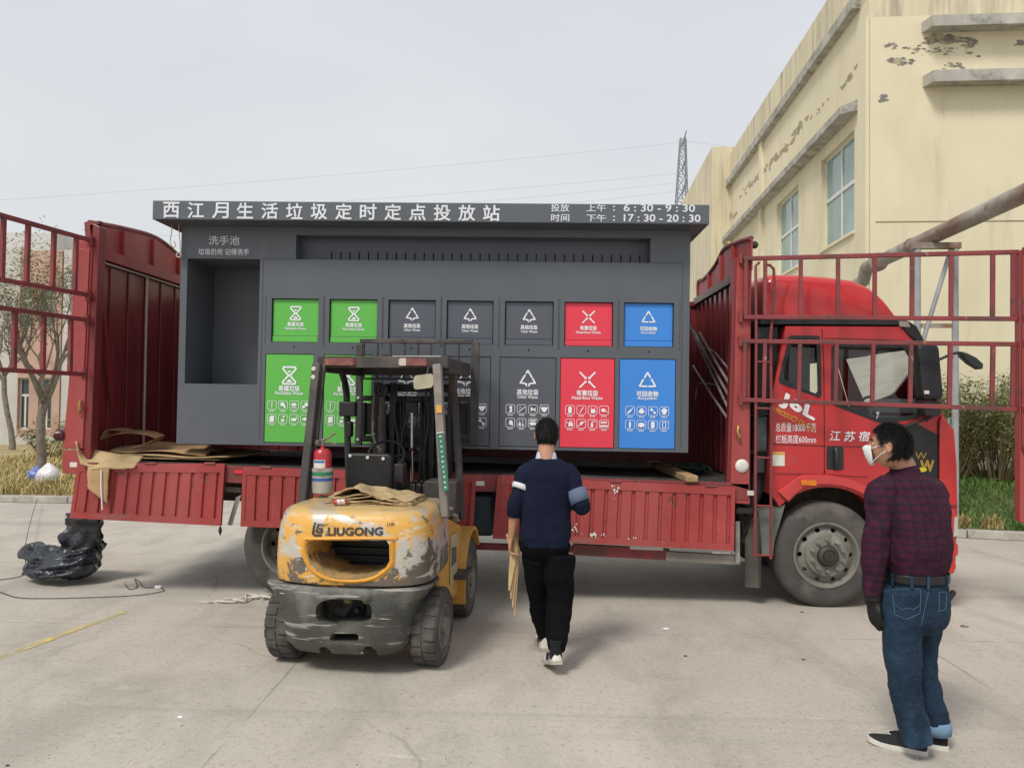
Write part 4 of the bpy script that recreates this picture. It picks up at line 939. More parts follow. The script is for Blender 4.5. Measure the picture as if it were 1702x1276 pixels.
g2 = gate(A, B, [r3, r4], [((x+.5, yl(*r3, x)), (x-1.5, yl(*r4, x))) for x in (1238, 1271, 1329, 1390, 1451, 1514, 1579, 1650, 1684)], 'side_gate')
m = MB()
for py in (430, 527, 567, 664):
    p = VPL(1233, py, A, B); m.tube([p-Vector((.01, 0, .045)), p+Vector((-.01, 0, .045))], .02, 8)
obj('hinge', m, MAT['rail'], fp)
m = MB(); p = VPL(1690, 417, A, B); q = VPL(1690, 866, A, B); d = (B-A).normalized(); n_ = Vector((-d.y, d.x, 0))
m.bar(p+d*.045, q+d*.045, .085, .11, n_)
gp = obj('gate_post', m, MAT['tred'], truck, smooth=0, bevel=.006)
m = MB()
for k, py in enumerate((419, 530, 572, 680, 745)): m.bar(VPL(1694, py, A, B)-n_*.07, VPL(1712, py, A, B)-n_*.07, .04, .05)
m.bar(VPL(1706, 419, A, B)-n_*.06, VPL(1706, 745, A, B)-n_*.06, .12, .03, n_)
obj('locking_plate', m, MAT['rail'], gp, smooth=0)
A2, B2 = W(150, 500, 6.93), W(0, 500, 6.0); E2 = A2+(B2-A2)*1.9
q1, q2, q3, q4 = ((152, 400), (-95, 331)), ((151, 491), (-95, 448)), ((146, 532), (-95, 498)), ((141, 622), (-95, 609))
gate(A2, B2, [q1, q2], [((x, yl(*q1, x)), (x-3, yl(*q2, x))) for x in (127, 90, 47, 6, -45, -93)], 'side_gate', .038)
gate(A2, B2, [q3, q4], [((x, yl(*q3, x)), (x-2, yl(*q4, x))) for x in (118, 73, 25, -28, -90)], 'side_gate', .038)
m = MB()
for py in (400, 491, 532, 622):
    p = VPL(150-(py-400)*.045, py, A2, B2); m.tube([p-Vector((0, 0, .05)), p+Vector((0, 0, .05))], .022, 8)
obj('hinge', m, MAT['rail'], pst)
# ladder beside the cab
m = MB(); Yl = 6.90
l1 = [W(1256, 442, Yl), W(1257, 560, Yl), W(1256, 700, Yl), W(1255, 925, Yl)]; l2 = [W(1281, 560, Yl), W(1282, 700, Yl), W(1281, 928, Yl)]
m.tube([W(1270, 440, Yl), W(1280, 441, Yl), W(1286, 447, Yl), W(1287, 470, Yl), W(1284, 520, Yl)]+l2, .013, 8); m.tube([W(1262, 436, Yl)]+l1, .013, 8)
for y in (470, 601, 678, 760, 840, 922): m.tube([W(1256, y, Yl), W(1282, y+1, Yl)], .010, 8)
obj('ladder', m, MAT['rail'], truck)
# ---------------------------------------------------------------- wheels
def ring_holes(mb, o, ax, e, g, r0, r1, n, hr, h_r, hfun):
    """disc ring r0..r1 with n holes of radius h_r centred at hr; hfun(r) gives the axial offset"""
    K = 20
    for k in range(n):
        a0, a1 = 2*pi*(k-.5)/n, 2*pi*(k+.5)/n; am = 2*pi*k/n
        bd = []
        for i in range(K):
            t = i/K*4; s_ = int(t); f = t-s_
            if s_ == 0: r, a = r0, a0+(a1-a0)*f
            elif s_ == 1: r, a = r0+(r1-r0)*f, a1
            elif s_ == 2: r, a = r1, a1+(a0-a1)*f
            else: r, a = r1+(r0-r1)*f, a0
            bd.append((r*cos(a-am)-hr, r*sin(a-am)))
        vs = []; ho = []
        for (x, y) in bd:
            t = atan2(y, x); vs.append((hr+x, y)); ho.append((hr+h_r*cos(t), h_r*1.15*sin(t)))
        def P(x, y, dd=0):
            r = math.hypot(x, y); a = atan2(y, x)+am; return o+ax*(hfun(r)-dd)+e*(r*cos(a))+g*(r*sin(a))
        mb.add([P(*q) for q in vs]+[P(*q) for q in ho]+[P(q[0], q[1], .02) for q in ho],
               [(i, (i+1) % K, K+(i+1) % K, K+i) for i in range(K)]+[(K+i, K+(i+1) % K, 2*K+(i+1) % K, 2*K+i) for i in range(K)])
def wheel(c, R, wdt, face, concave, name='wheel', parent=None, treadn=3):
    """c: centre of the outer face; face: -1 faces the camera (-y), +1 away"""
    ax = Vector((0, face, 0)); c = Vector(c); e = Vector((1, 0, 0)); g = Vector((0, 0, 1)); root = MB(); rr = R*.60
    prof = [(rr-.01, -.03), (rr+.004, -.008), (rr+.03, -.002), (R*.80, .004), (R*.90, -.004), (R*.955, -.022), (R*.985, -.035), (R, -.06)]
    s_ = 1
    for k in range(treadn):
        p = .06+(wdt-.12)*(k+.5)/treadn; prof += [(R, -p+.012), (R-.014, -p+.009), (R-.014, -p-.009), (R, -p-.012)]
    prof += [(R, -wdt+.06), (R*.985, -wdt+.035), (R*.955, -wdt+.022), (R*.8, -wdt), (rr+.004, -wdt+.008), (rr-.01, -wdt+.03)]
    root.lathe(prof, c, ax, 72)
    ty = obj('tyre', root, MAT['tyre'], parent, smooth=40, fix=True)
    m = MB()
    m.lathe([(rr-.012, -wdt+.03), (rr-.016, -.04), (rr+.012, -.006), (rr+.010, .003), (rr-.006, .003), (rr-.016, -.012), (rr-.03, -.05 if not concave else -.12)], c, ax, 64)
    if not concave:
        hf = lambda r: -.05+.055*max(0, min(1, (rr-.03-r)/.09))
        ring_holes(m, c, ax, e, g, rr-.085, rr-.03, 10, rr-.056, .020, hf)
        m.lathe([(rr-.085, hf(rr-.085)), (rr-.10, .012), (.10, .014), (.098, .02), (.085, .022)], c, ax, 48)
        for k in range(10):
            a = 2*pi*(k+.5)/10; q = c+e*(.142*cos(a))+g*(.142*sin(a)); m.lathe([(.022, .012), (.020, .03), (.014, .034), (.012, .055), (.002, .057)], q, ax, 8)
        rm = obj('rim', m, MAT['rimm'], ty, smooth=40)
        m = MB(); m.lathe([(.098, .014), (.092, .045), (.075, .062), (.06, .066), (.05, .060), (.045, .072), (.002, .074)], c, ax, 28)
    else:
        hf = lambda r: -.12-.05*max(0, min(1, (rr-.03-r)/.09))
        ring_holes(m, c, ax, e, g, rr-.085, rr-.03, 10, rr-.056, .020, hf)
        m.lathe([(rr-.085, hf(rr-.085)), (.12, -.17), (.115, -.10), (.10, -.04), (.08, -.035), (.002, -.035)], c, ax, 48)
        for k in range(10):
            a = 2*pi*(k+.5)/10; q = c+e*(.142*cos(a))+g*(.142*sin(a)); m.lathe([(.022, -.17), (.020, -.145), (.012, -.14), (.002, -.13)], q, ax, 8)
        rm = obj('rim', m, MAT['rimm'], ty, smooth=40)
        m = MB(); m.lathe([(.07, -.036), (.06, -.028), (.002, -.026)], c, ax, 20)
    obj('hub', m, MAT['hub'], ty, smooth=40)
    return ty
TR_ = .473
cfw = W(1374, 921, 7.02); crw = W(487, 894, 7.02)
for cc, conc in ((cfw, False), (crw, True)):
    wheel((cc.x, 7.02, TR_), TR_, .27, -1, conc, parent=truck)
    wheel((cc.x, YF-.06, TR_), TR_, .27, 1, conc, parent=truck)
for yy, fc in ((7.33, -1), (YF-.37, 1)): wheel((crw.x, yy, TR_), TR_, .26, fc, True, parent=truck)
m = MB()
for cc in (cfw, crw):
    m.tube([(cc.x, 7.2, TR_), (cc.x, YF-.2, TR_)], .09, 14)
m.sphere((crw.x, 8.07, TR_), .24, 16, 10)
obj('axle', m, MAT['chas'], truck)
m = MB()
for cc in (cfw, crw):
    for y in (7.66, 8.46):
        for k in range(4): m.tube([(cc.x-.6+.09*k, y, .66-.02*k), (cc.x-.3, y, .57-.02*k+.01), (cc.x, y, .55-.02*k), (cc.x+.3, y, .57-.02*k+.01), (cc.x+.6-.09*k, y, .66-.02*k)], .012, 6)
obj('leaf_spring', m, MAT['chas'], truck)
m = MB(); p0, p1 = W(789, 820, 7.05), W(822, 892, 7.05); m.box(p0.x-.9, p1.x, 7.05, 7.5, p1.z, p0.z); obj('fuel_tank', m, M('dull_blue_tank', '#2d3a45', .5, .2, var=.2, vs=4, spots=[('#55585a', 3, .56, .2)]), truck, bevel=.05, bseg=4)
m = MB(); p0, p1 = W(1130, 812, 7.2), W(1225, 905, 7.2); m.box(p0.x, p1.x, 7.2, 7.65, p1.z, p0.z); m.box(p0.x-.9, p0.x-.3, 7.3, 7.6, .7, .98); obj('battery_box', m, MAT['chas'], truck, bevel=.02)
m = MB()
random.seed(31)
for k in range(7): m.tube([W(1224+k*3, 838+k*2, 7.1), W(1226+k*4, 850+rnd(0, 12), 7.05), W(1240+rnd(-6, 6), 870+rnd(-5, 20), 7.08), W(1228+rnd(0, 20), 905+rnd(-5, 15), 7.15)], .012, 6)
m.box(W(1224, 870, 7.1).x, W(1246, 870, 7.1).x, 7.1, 7.3, W(1224, 902, 7.1).z, W(1224, 872, 7.1).z)
m.bar(W(1222, 848, 7.0), W(1250, 848, 7.0), .05, .05)
obj('hose_bundle', m, MAT['chas'], truck)
# under-run beam below the front board: red beam, pale strips, weathered plank and stake
m = MB(); m.bar(W(952, 912, 7.0), W(1112, 921, 7.0), .05, .10); m.bar(W(560, 900, 7.3), W(952, 912, 7.0), .04, .06); ub = obj('side_guard', m, MAT['rail'], truck, smooth=0)
m = MB(); m.bar(W(1047, 909, 6.97), W(1102, 911, 6.97), .01, .035); m.bar(W(1184, 917, 6.93), W(1213, 918, 6.93), .01, .025); obj('reflective_strip', m, MAT['stick'], ub, smooth=0)
m = MB(); m.bar(W(1106, 923, 6.99), W(1229, 930, 6.99), .05, .085); m.hexa([tuple(W(px, py, Y)) for px, py, Y in ((1222, 937, 6.95), (1230, 937, 6.95), (1230, 937, 7.0), (1222, 937, 7.0), (1222, 866, 6.95), (1230, 866, 6.95), (1230, 866, 7.0), (1222, 866, 7.0))])
obj('guard_plank', m, MAT['grime_grey'], ub, smooth=0, bevel=.005)
m = MB(); m.hexa([tuple(W(px, py, Y)) for px, py, Y in ((1238, 975, 7.1), (1260, 977, 7.02), (1264, 977, 7.05), (1242, 975, 7.3), (1238, 860, 7.1), (1264, 858, 7.02), (1268, 858, 7.05), (1242, 860, 7.3))]); obj('mud_flap', m, M('dusty_mud_flap', '#55514b', .9, var=.2, vs=5), truck, smooth=0)
# ---------------------------------------------------------------- cab
YC, YC2 = 6.985, 9.05
from mathutils.geometry import tessellate_polygon
def holed(mb, outer, holes, th):
    """outer, holes: loops of 3D points; thickness vector th"""
    loops = [outer]+holes; tris = tessellate_polygon([[Vector(p) for p in l] for l in loops]); flat = [Vector(p) for l in loops for p in l]; n = len(flat); th = Vector(th)
    mb.add(flat+[p+th for p in flat], [tuple(t) for t in tris]+[tuple(i+n for i in t[::-1]) for t in tris])
    o = 0
    for l in loops:
        k = len(l); mb.add([flat[o+i] for i in range(k)]+[flat[o+i]+th for i in range(k)], [(i, (i+1) % k, k+(i+1) % k, k+i) for i in range(k)]); o += k
def PX(pix, Y): return [W(px, py, Y) for px, py in pix]
def arcpx(c, r, a0, a1, n): return [(c[0]+r*cos(a0+(a1-a0)*k/n), c[1]-r*sin(a0+(a1-a0)*k/n)) for k in range(n+1)]
hub_px = (1374, 921)
arch_in = arcpx(hub_px, 112, radians(135), radians(8), 14)
out_px = [(1282, 664), (1282, 822), (1294, 838)]+arch_in+[(1488, 950), (1560, 950), (1588, 938), (1591, 838), (1590, 770), (1586, 716), (1567, 688), (1548, 624), (1532, 566), (1519, 543), (1306, 542)]
qwin = [(1316, 559), (1359, 559), (1362, 563), (1364, 655), (1360, 659), (1299, 636), (1296, 630), (1313, 562)]
dwin = [(1384, 578), (1390, 572), (1506, 574), (1516, 590), (1530, 688), (1524, 694), (1470, 702), (1458, 700), (1388, 672), (1383, 664)]
m = MB(); holed(m, PX(out_px, YC), [PX(qwin, YC), PX(dwin, YC)], (0, .05, 0))
prof = PX(out_px, YC); off = Vector((0, YC2-YC-.05, 0))
cb = obj('cab_body', m, MAT['cabred_dk'], truck, smooth=0); m = MB()
holed(m, [p+off for p in prof], [[p+off for p in PX(qwin, YC)], [p+off for p in PX(dwin, YC)]], (0, .05, 0))
obj('far_flank', m, MAT['cabred_dk'], cb, smooth=0)
def px3(p, Y): q = W(*p, YC); return Vector((q.x, Y, q.z))
def skin(mb, pl, y0, y1, th=.02):
    for a, b_ in zip(pl[:-1], pl[1:]):
        A_, B_ = px3(a, y0), px3(b_, y0); v = (B_-A_).normalized(); nn = Vector((-v.z, 0, v.x))*th
        mb.add([A_, B_, Vector((B_.x, y1, B_.z)), Vector((A_.x, y1, A_.z))], [(0, 1, 2, 3)])
m = MB(); skin(m, [(1588, 938), (1591, 838), (1590, 770), (1586, 716), (1567, 688)], YC+.05, YC2-.05); skin(m, [(1519, 543), (1306, 542), (1282, 664), (1282, 822)], YC+.05, YC2-.05)
skin(m, [(1532, 566), (1519, 543)], YC+.05, YC2-.05)
# floor and bulkhead of the cabin
A_ = px3((1290, 800), 0); B_ = px3((1585, 800), 0); m.box(A_.x, B_.x, YC+.052, YC2-.052, A_.z-.04, A_.z-.01)
obj('shell', m, MAT['cabred_dk'], cb, smooth=0, fix=False)
m = MB(); A_, B_ = px3((1567, 688), YC+.06), px3((1532, 566), YC+.06); m.add([A_, B_, Vector((B_.x, YC2-.06, B_.z)), Vector((A_.x, YC2-.06, A_.z))], [(0, 1, 2, 3)]); obj('windscreen', m, MAT['glass'], cb, smooth=0)
for nm, hp in (('quarter_window', qwin), ('door_window', dwin)):
    for yy in (YC+.02, YC2-.025):
        m = MB(); pl_ = [px3(p, yy) for p in hp]; m.add(pl_, [tuple(range(len(pl_)))]); gw = obj(nm, m, MAT['glass'], cb, smooth=0)
    c = Vector((sum(p[0] for p in hp)/len(hp), sum(p[1] for p in hp)/len(hp), 0))
    inner = [(p[0]+(c.x-p[0])*.0+(4.5 if p[0] < c.x else -4.5), p[1]+(4 if p[1] < c.y else -5)) for p in hp]; outer = [(p[0]+(-1.5 if p[0] < c.x else 1.5), p[1]+(-1.5 if p[1] < c.y else 1.5)) for p in hp]
    m = MB(); holed(m, PX(outer, YC-.006), [PX(inner, YC-.006)], (0, .012, 0)); obj('window_seal', m, MAT['plast'], cb, smooth=0)
m = MB(); A_ = px3((1288, 560), 0); B_ = px3((1366, 660), 0); m.box(A_.x, B_.x, YC+.30, YC+.315, B_.z-.1, A_.z+.02); obj('quarter_window_backing', m, M('grey_window_backing', '#4e5052', .8, var=.15, vs=3), cb, smooth=0)  # grey panel added behind the quarter window to darken its glass
# far-side trim (B-pillar, headliner, seats, wheel, dash) inside the cab
def bx_px(mb, p, q, y0, y1):
    A_, B_ = px3(p, 0), px3(q, 0); mb.box(min(A_.x, B_.x), max(A_.x, B_.x), y0, y1, min(A_.z, B_.z), max(A_.z, B_.z))
for y0 in (7.25, 8.25):
    m = MB(); bx_px(m, (1352, 720), (1420, 745), y0, y0+.5); A_ = px3((1350, 720), 0); m.hexa([(A_.x-.05, y0, A_.z), (A_.x+.12, y0, A_.z), (A_.x+.12, y0+.5, A_.z), (A_.x-.05, y0+.5, A_.z), (A_.x-.16, y0+.04, A_.z+.58), (A_.x-.04, y0+.04, A_.z+.58), (A_.x-.04, y0+.46, A_.z+.58), (A_.x-.16, y0+.46, A_.z+.58)])
    m.box(A_.x-.16, A_.x-.05, y0+.13, y0+.37, A_.z+.6, A_.z+.8); obj('seat', m, MAT['plast'], cb, bevel=.03)
m = MB(); bx_px(m, (1500, 694), (1562, 760), YC+.06, YC2-.06); dsh = obj('dashboard', m, MAT['plast'], cb, bevel=.03)
m = MB(); q = px3((1476, 690), 7.55); pts = [q+Vector((.08*sin(a)*.9+.0, .2*cos(a), .17*sin(a))) for a in [2*pi*k/24 for k in range(25)]]; m.tube(pts, .014, 6, False); m.tube([q, q+Vector((.25, 0, -.2))], .03, 8); obj('steering_wheel', m, MAT['plast'], cb)
m = MB(); bx_px(m, (1384, 548), (1515, 556), YC+.06, YC2-.06); bx_px(m, (1400, 557), (1460, 590), 7.15, 8.9); obj('headliner', m, M('grey_headliner', '#5a5a58', .9), cb, bevel=.02)
m = MB(); put_text(m, "Z", px3((1459, 692), YC+.01), XU, ZU, .035, .075, bold=.03, shear=.2); obj('letter', m, MAT['stick'], cb, smooth=0, fix=False)
# roof gutter strip, visor
m = MB(); bx_px(m, (1264, 529), (1500, 540), YC-.004, YC2); m.hexa([tuple(px3(p, y)) for p, y in (((1500, 540), YC-.004), ((1520, 548), YC-.004), ((1520, 548), YC2), ((1500, 540), YC2), ((1500, 529), YC-.004), ((1506, 531), YC-.004), ((1506, 531), YC2), ((1500, 529), YC2))])
obj('roof_gutter', m, MAT['plast'], cb, smooth=0)
m = MB(); vp = [(1497, 541), (1508, 533), (1522, 542), (1533, 562), (1541, 578), (1530, 578), (1520, 566), (1508, 556)]; m.prism([px3(p, YC-.02) for p in vp], (0, YC2-YC+.04, 0)); obj('sun_visor', m, MAT['plast'], cb, smooth=0, bevel=.01)
m = MB(); m.prism([px3(p, YC-.024) for p in ((1492, 534), (1507, 534), (1511, 544), (1494, 543))], (0, .02, 0)); obj('roof_lamp', m, M('smoky_clear_lens', '#9a938c', .25), cb, smooth=0)
# fairing
fair = [(1277, 528), (1277, 470), (1279, 456), (1288, 450), (1330, 451), (1378, 454), (1424, 460), (1450, 471), (1466, 484), (1480, 500), (1491, 516), (1498, 528)]
fb_ = [px3(p, 0) for p in fair]; bx0 = sum(p.x for p in fb_)/len(fb_); z00 = fb_[0].z; m = MB(); rings = []
for y, sx_, sz_ in ((7.06, .985, .80), (7.075, .995, .90), (7.12, .995, .965), (7.22, .998, 1.0), (7.6, 1.0, 1.03), (8.05, 1.0, 1.04), (8.5, 1.0, 1.03), (8.85, .998, 1.0), (8.95, .995, .965), (8.99, .995, .9), (9.0, .985, .8)):
    rings.append([Vector((bx0+(p.x-bx0)*sx_, y, z00+(p.z-z00)*sz_)) for p in fb_])
m.loft(rings); obj('roof_fairing', m, MAT['cabred'], truck, smooth=50)
# air intake behind the cab
m = MB(); bx_px(m, (1258, 542), (1296, 690), 7.05, 7.35)
for k in range(22):
    y0 = 560+k*6; a = px3((1262, y0+6), 7.04); b_ = px3((1294, y0-4), 7.04); m.bar(a, b_, .018, .012)
obj('air_intake', m, MAT['plast'], truck, smooth=0)
m = MB(); bx_px(m, (1259, 692), (1279, 752), 7.04, 7.4); bx_px(m, (1260, 758), (1276, 788), 7.06, 7.4); m.tube([px3((1268, 788), 7.2), px3((1268, 815), 7.2), px3((1258, 850), 7.25)], .07, 12); obj('snorkel', m, M('dusty_plastic', '#3a4044', .6, var=.2, vs=4, spots=[('#5d6265', 3, .5, .2)]), truck, bevel=.015)
m = MB(); fpx = [(1268, 925), (1262, 850), (1290, 846), (1306, 838), (1297, 870), (1288, 900), (1285, 925)]; m.prism([px3(p, 7.0) for p in fpx], (0, .25, 0)); obj('inner_mudguard', m, M('grey_mudguard', '#6d706c', .85, var=.2, vs=4, spots=[('#8e8f89', 3, .52, .2)]), truck, smooth=0)
# wheel arch and inner well
m = MB(); arc_o = [(1292, 816), (1327, 791), (1345, 788), (1380, 789), (1420, 798), (1450, 815), (1474, 842), (1490, 880), (1495, 950)]; arc_i = [(1309, 833), (1330, 813), (1350, 806), (1378, 805), (1410, 811), (1438, 825), (1460, 848), (1476, 884), (1482, 950)]
n = len(arc_o); pa = catmull([(p[0], p[1], 0) for p in arc_o], 4); pb_ = catmull([(p[0], p[1], 0) for p in arc_i], 4)
rows = [[px3((p.x, p.y), YC-.005) for p in pa], [px3((p.x, p.y), YC-.035) for p in [a.lerp(b_, .12) for a, b_ in zip(pa, pb_)]], [px3((p.x, p.y), YC-.038) for p in [a.lerp(b_, .9) for a, b_ in zip(pa, pb_)]], [px3((p.x, p.y), YC-.03) for p in pb_], [px3((p.x, p.y), YC+.28) for p in pb_]]
vs = [q for r in rows for q in r]; k = len(pa)
m.add(vs, [(j*k+i, j*k+i+1, (j+1)*k+i+1, (j+1)*k+i) for j in range(len(rows)-1) for i in range(k-1)])
obj('wheel_arch', m, M('matt_red_arch', '#c0403f', .45, var=.08, vs=3), cb, smooth=30, fix=False)
m = MB(); m.prism([px3(p, YC-.052) for p in ((1328, 797), (1354, 797), (1354, 806), (1329, 805))], (0, .016, 0)); obj('side_lamp', m, MAT['orange'], cb, smooth=0, bevel=.003)
m = MB(); bx_px(m, (1300, 800), (1520, 940), 7.32, 7.34); obj('wheel_well', m, MAT['chas'], cb, smooth=0)
# door seams, handle, stickers, black panel, corner deflector, bumper
m = MB()
def seam(pts, w=.006):
    for a, b_ in zip(pts[:-1], pts[1:]): m.bar(px3(a, YC-.0015), px3(b_, YC-.0015), .003, w, (1, 0, .01) if abs(a[0]-b_[0]) < abs(a[1]-b_[1]) else (0, 0, 1))
seam([(1366, 546), (1369, 600), (1370, 700), (1370, 792)]); seam([(1283, 738), (1369.3, 741)]); seam([(1370.8, 741), (1556, 745)], .005); seam([(1370, 562), (1505, 566)]); seam([(1559, 700), (1559, 900)], .008)
obj('panel_seam', m, MAT['black'], cb, smooth=0)
m = MB(); m.prism([px3(p, YC-.012) for p in ((1283, 777), (1368.5, 780), (1368.5, 788), (1283, 786))], (0, .011, 0)); m.prism([px3(p, YC-.012) for p in ((1371.5, 780), (1440, 784), (1440, 792), (1371.5, 788))], (0, .011, 0)); obj('side_crease', m, MAT['cabred_dk'], cb, smooth=0, bevel=.004)
m = MB(); c = px3((1388, 761), YC-.004); m.add([c+Vector((x*.0055, -.006, y*.0055)) for x, y in rrect(26, 38, 5)]+[c+Vector((x*.0055, .004, y*.0055)) for x, y in rrect(27, 39, 5)], [tuple(range(24))]+[(i, (i+1) % 24, 24+(i+1) % 24, 24+i) for i in range(24)])
m.tube([c+Vector((0, -.012, .085)), c+Vector((0, -.03, .05)), c+Vector((0, -.03, -.06)), c+Vector((0, -.012, -.09))], .02, 8)
obj('door_handle', m, MAT['plast'], cb)
m = MB(); m.prism([px3(p, YC-.004) for p in ((1283, 751), (1304, 751), (1304, 774), (1283, 774))], (0, .003, 0)); sk = obj('notice_sticker', m, MAT['stick'], cb, smooth=0)
m = MB(); m.prism([px3(p, YC-.006) for p in ((1283.5, 751.5), (1303.5, 751.5), (1303.5, 755.5), (1283.5, 755.5))], (0, .0015, 0)); obj('sticker_band', m, M('amber_print', '#d8a23c', .6), sk, smooth=0)
m = MB(); m.prism([px3(p, YC-.007) for p in ((1468, 716), (1519, 701), (1560, 724), (1560, 815), (1485, 815))], (0, .006, 0)); obj('black_panel', m, M('black_film', '#202226', .35, var=.1, vs=3), cb, smooth=0)
m = MB(); c = px3((1540, 774), YC-.011); put_text(m, "W", c, XU, ZU, .115, .095, bold=.05); c = px3((1530, 757), YC-.0095); put_text(m, "W", c, XU, ZU, .10, .06, bold=.0); obj('gold_lettering', m, M('gold_print', '#b08f3a', .5), cb, smooth=0, fix=False)
m = MB(); c = px3((1531, 780), YC-.013); m.add([c+Vector((.045*cos(2*pi*k/20), 0, .02*sin(2*pi*k/20))) for k in range(20)], [tuple(range(20))]); obj('yellow_badge', m, M('yellow_print', '#e0c52c', .5), cb, smooth=0)
m = MB(); cd_ = [(1561, 700), (1566, 690), (1586, 714), (1590, 770), (1591, 838), (1561, 842)]
m.loft([[px3(p, YC-.03)+Vector((-.015, 0, 0)) for p in cd_], [px3(p, YC+.03)+Vector((.012, 0, 0)) for p in cd_], [px3(p, YC+.22)+Vector((.05, 0, 0)) for p in cd_]]); obj('corner_deflector', m, MAT['cabred'], cb, smooth=30, bevel=.012)
m = MB(); bp = [(1490, 862), (1561, 848), (1586, 845), (1589, 856), (1587, 895), (1593, 905), (1593, 920), (1587, 926), (1590, 940), (1585, 952), (1492, 952)]
m.loft([[px3(p, YC-.035)+Vector((-.02, 0, 0)) for p in bp], [px3(p, YC+.03) for p in bp], [px3(p, YC2-.03) for p in bp], [px3(p, YC2+.03)+Vector((-.02, 0, 0)) for p in bp]]); obj('bumper', m, MAT['cabred'], cb, smooth=30, bevel=.01)
m = MB(); m.prism([px3(p, YC-.045) for p in ((1582, 858), (1588, 858), (1587, 888), (1581, 890))], (0, .1, 0)); obj('headlamp', m, M('clear_lens', '#b9b8b4', .2), cb, smooth=0)
# lettering on the cab side
m = MB(); org = px3((1325, 683), YC-.004)
ang = radians(-27); ux = Vector((cos(ang), 0, sin(ang))); uy = Vector((sin(radians(14)), 0, cos(radians(14))))
put_text(m, "J6L", px3((1326, 677), YC-.004), ux, uy, .33, .135, bold=.045, space=1.05)
obj('model_lettering', m, MAT['white'], cb, smooth=0, fix=False)
m = MB(); ang = radians(-27); ux = Vector((cos(ang), 0, sin(ang))); uy = Vector((sin(radians(20)), 0, cos(radians(20))))
put_text(m, "A PRODUCT OF FAW", px3((1319, 696), YC-.004), ux, uy, .44, .045, bold=.012)
obj('maker_lettering', m, M('yellow_lettering', '#d9a53a', .5), cb, smooth=0, fix=False)
m = MB()
for body_, pa, pb_, py, hh, bd in (("总质量18000千克", 1289, 1356, 710, 15, .0), ("栏板高度600mm", 1289, 1356, 729.5, 14, .0)):
    a, b_ = px3((pa, py), YC-.004), px3((pb_, py), YC-.004); put_text(m, body_, (a+b_)/2, XU, ZU, b_.x-a.x, hh*6.98/1278, bold=bd)
for ch, px, py in (("江", 1388, 724), ("苏", 1412, 725), ("宿", 1436, 725)):
    put_text(m, ch, px3((px, py), YC-.004), XU, Vector((.16, 0, 1)), .092, .088, bold=.012)
obj('side_lettering', m, MAT['white'], cb, smooth=0, fix=False)
# mirrors
m = MB(); c = px3((1525, 618), 6.80)
m.loft([[c+Vector((x*sx_*.0055, dy_, y*sx_*.0055)) for x, y in [(-18, 44), (10, 44), (14, 38), (21, -40), (17, -46), (-8, -46), (-14, -40), (-21, 38)]] for dy_, sx_ in ((-.05, .86), (-.03, .97), (.06, 1.0), (.10, .8))])
mr = obj('mirror', m, MAT['plast'], truck, smooth=40, bevel=.008)
m = MB(); c2 = px3((1530, 678), 6.82); m.loft([[c2+Vector((x*sx_*.0055, dy_, y*sx_*.0055)) for x, y in [(-15, 12), (14, 12), (15, -8), (10, -13), (-10, -13), (-14, -8)]] for dy_, sx_ in ((-.05, .85), (-.03, 1), (.06, 1.0), (.09, .8))]); obj('lower_mirror', m, MAT['plast'], mr, smooth=40)
m = MB(); m.tube([px3((1538, 590), 6.83), px3((1543, 640), 6.88), px3((1543, 690), 6.9), px3((1538, 698), 6.98)], .016, 8); m.tube([px3((1544, 690), 6.9), px3((1510, 706), 6.96), px3((1478, 716), 6.98)], .014, 8); obj('mirror_arm', m, MAT['plast'], mr)
m = MB(); m.box(c.x-.06, c.x-.02, 6.742, 6.748, c.z-.20, c.z-.17); obj('mirror_sticker', m, MAT['stick'], mr, smooth=0)
m = MB(); ym_ = 8.9; m.tube([W(1541, 603, ym_), W(1560, 598, ym_), W(1582, 588, ym_), W(1593, 586, ym_), W(1602, 587, ym_)], .016, 8); c = W(1612, 599, ym_)
d1 = (W(1631, 612, ym_)-W(1594, 586, ym_)).normalized(); u1 = Vector((d1.z, 0, -d1.x))
m.loft([[c+d1*(x*.0068*s_)+u1*(y*.0068*s_)+Vector((0, dy_, 0)) for x, y in [(-21, -1), (-14, -6), (4, -9), (20, -7), (24, 0), (19, 5), (0, 6), (-16, 4)]] for dy_, s_ in ((-.05, .8), (-.02, 1), (.05, 1), (.08, .7))])
obj('front_mirror', m, MAT['plast'], truck, smooth=40)
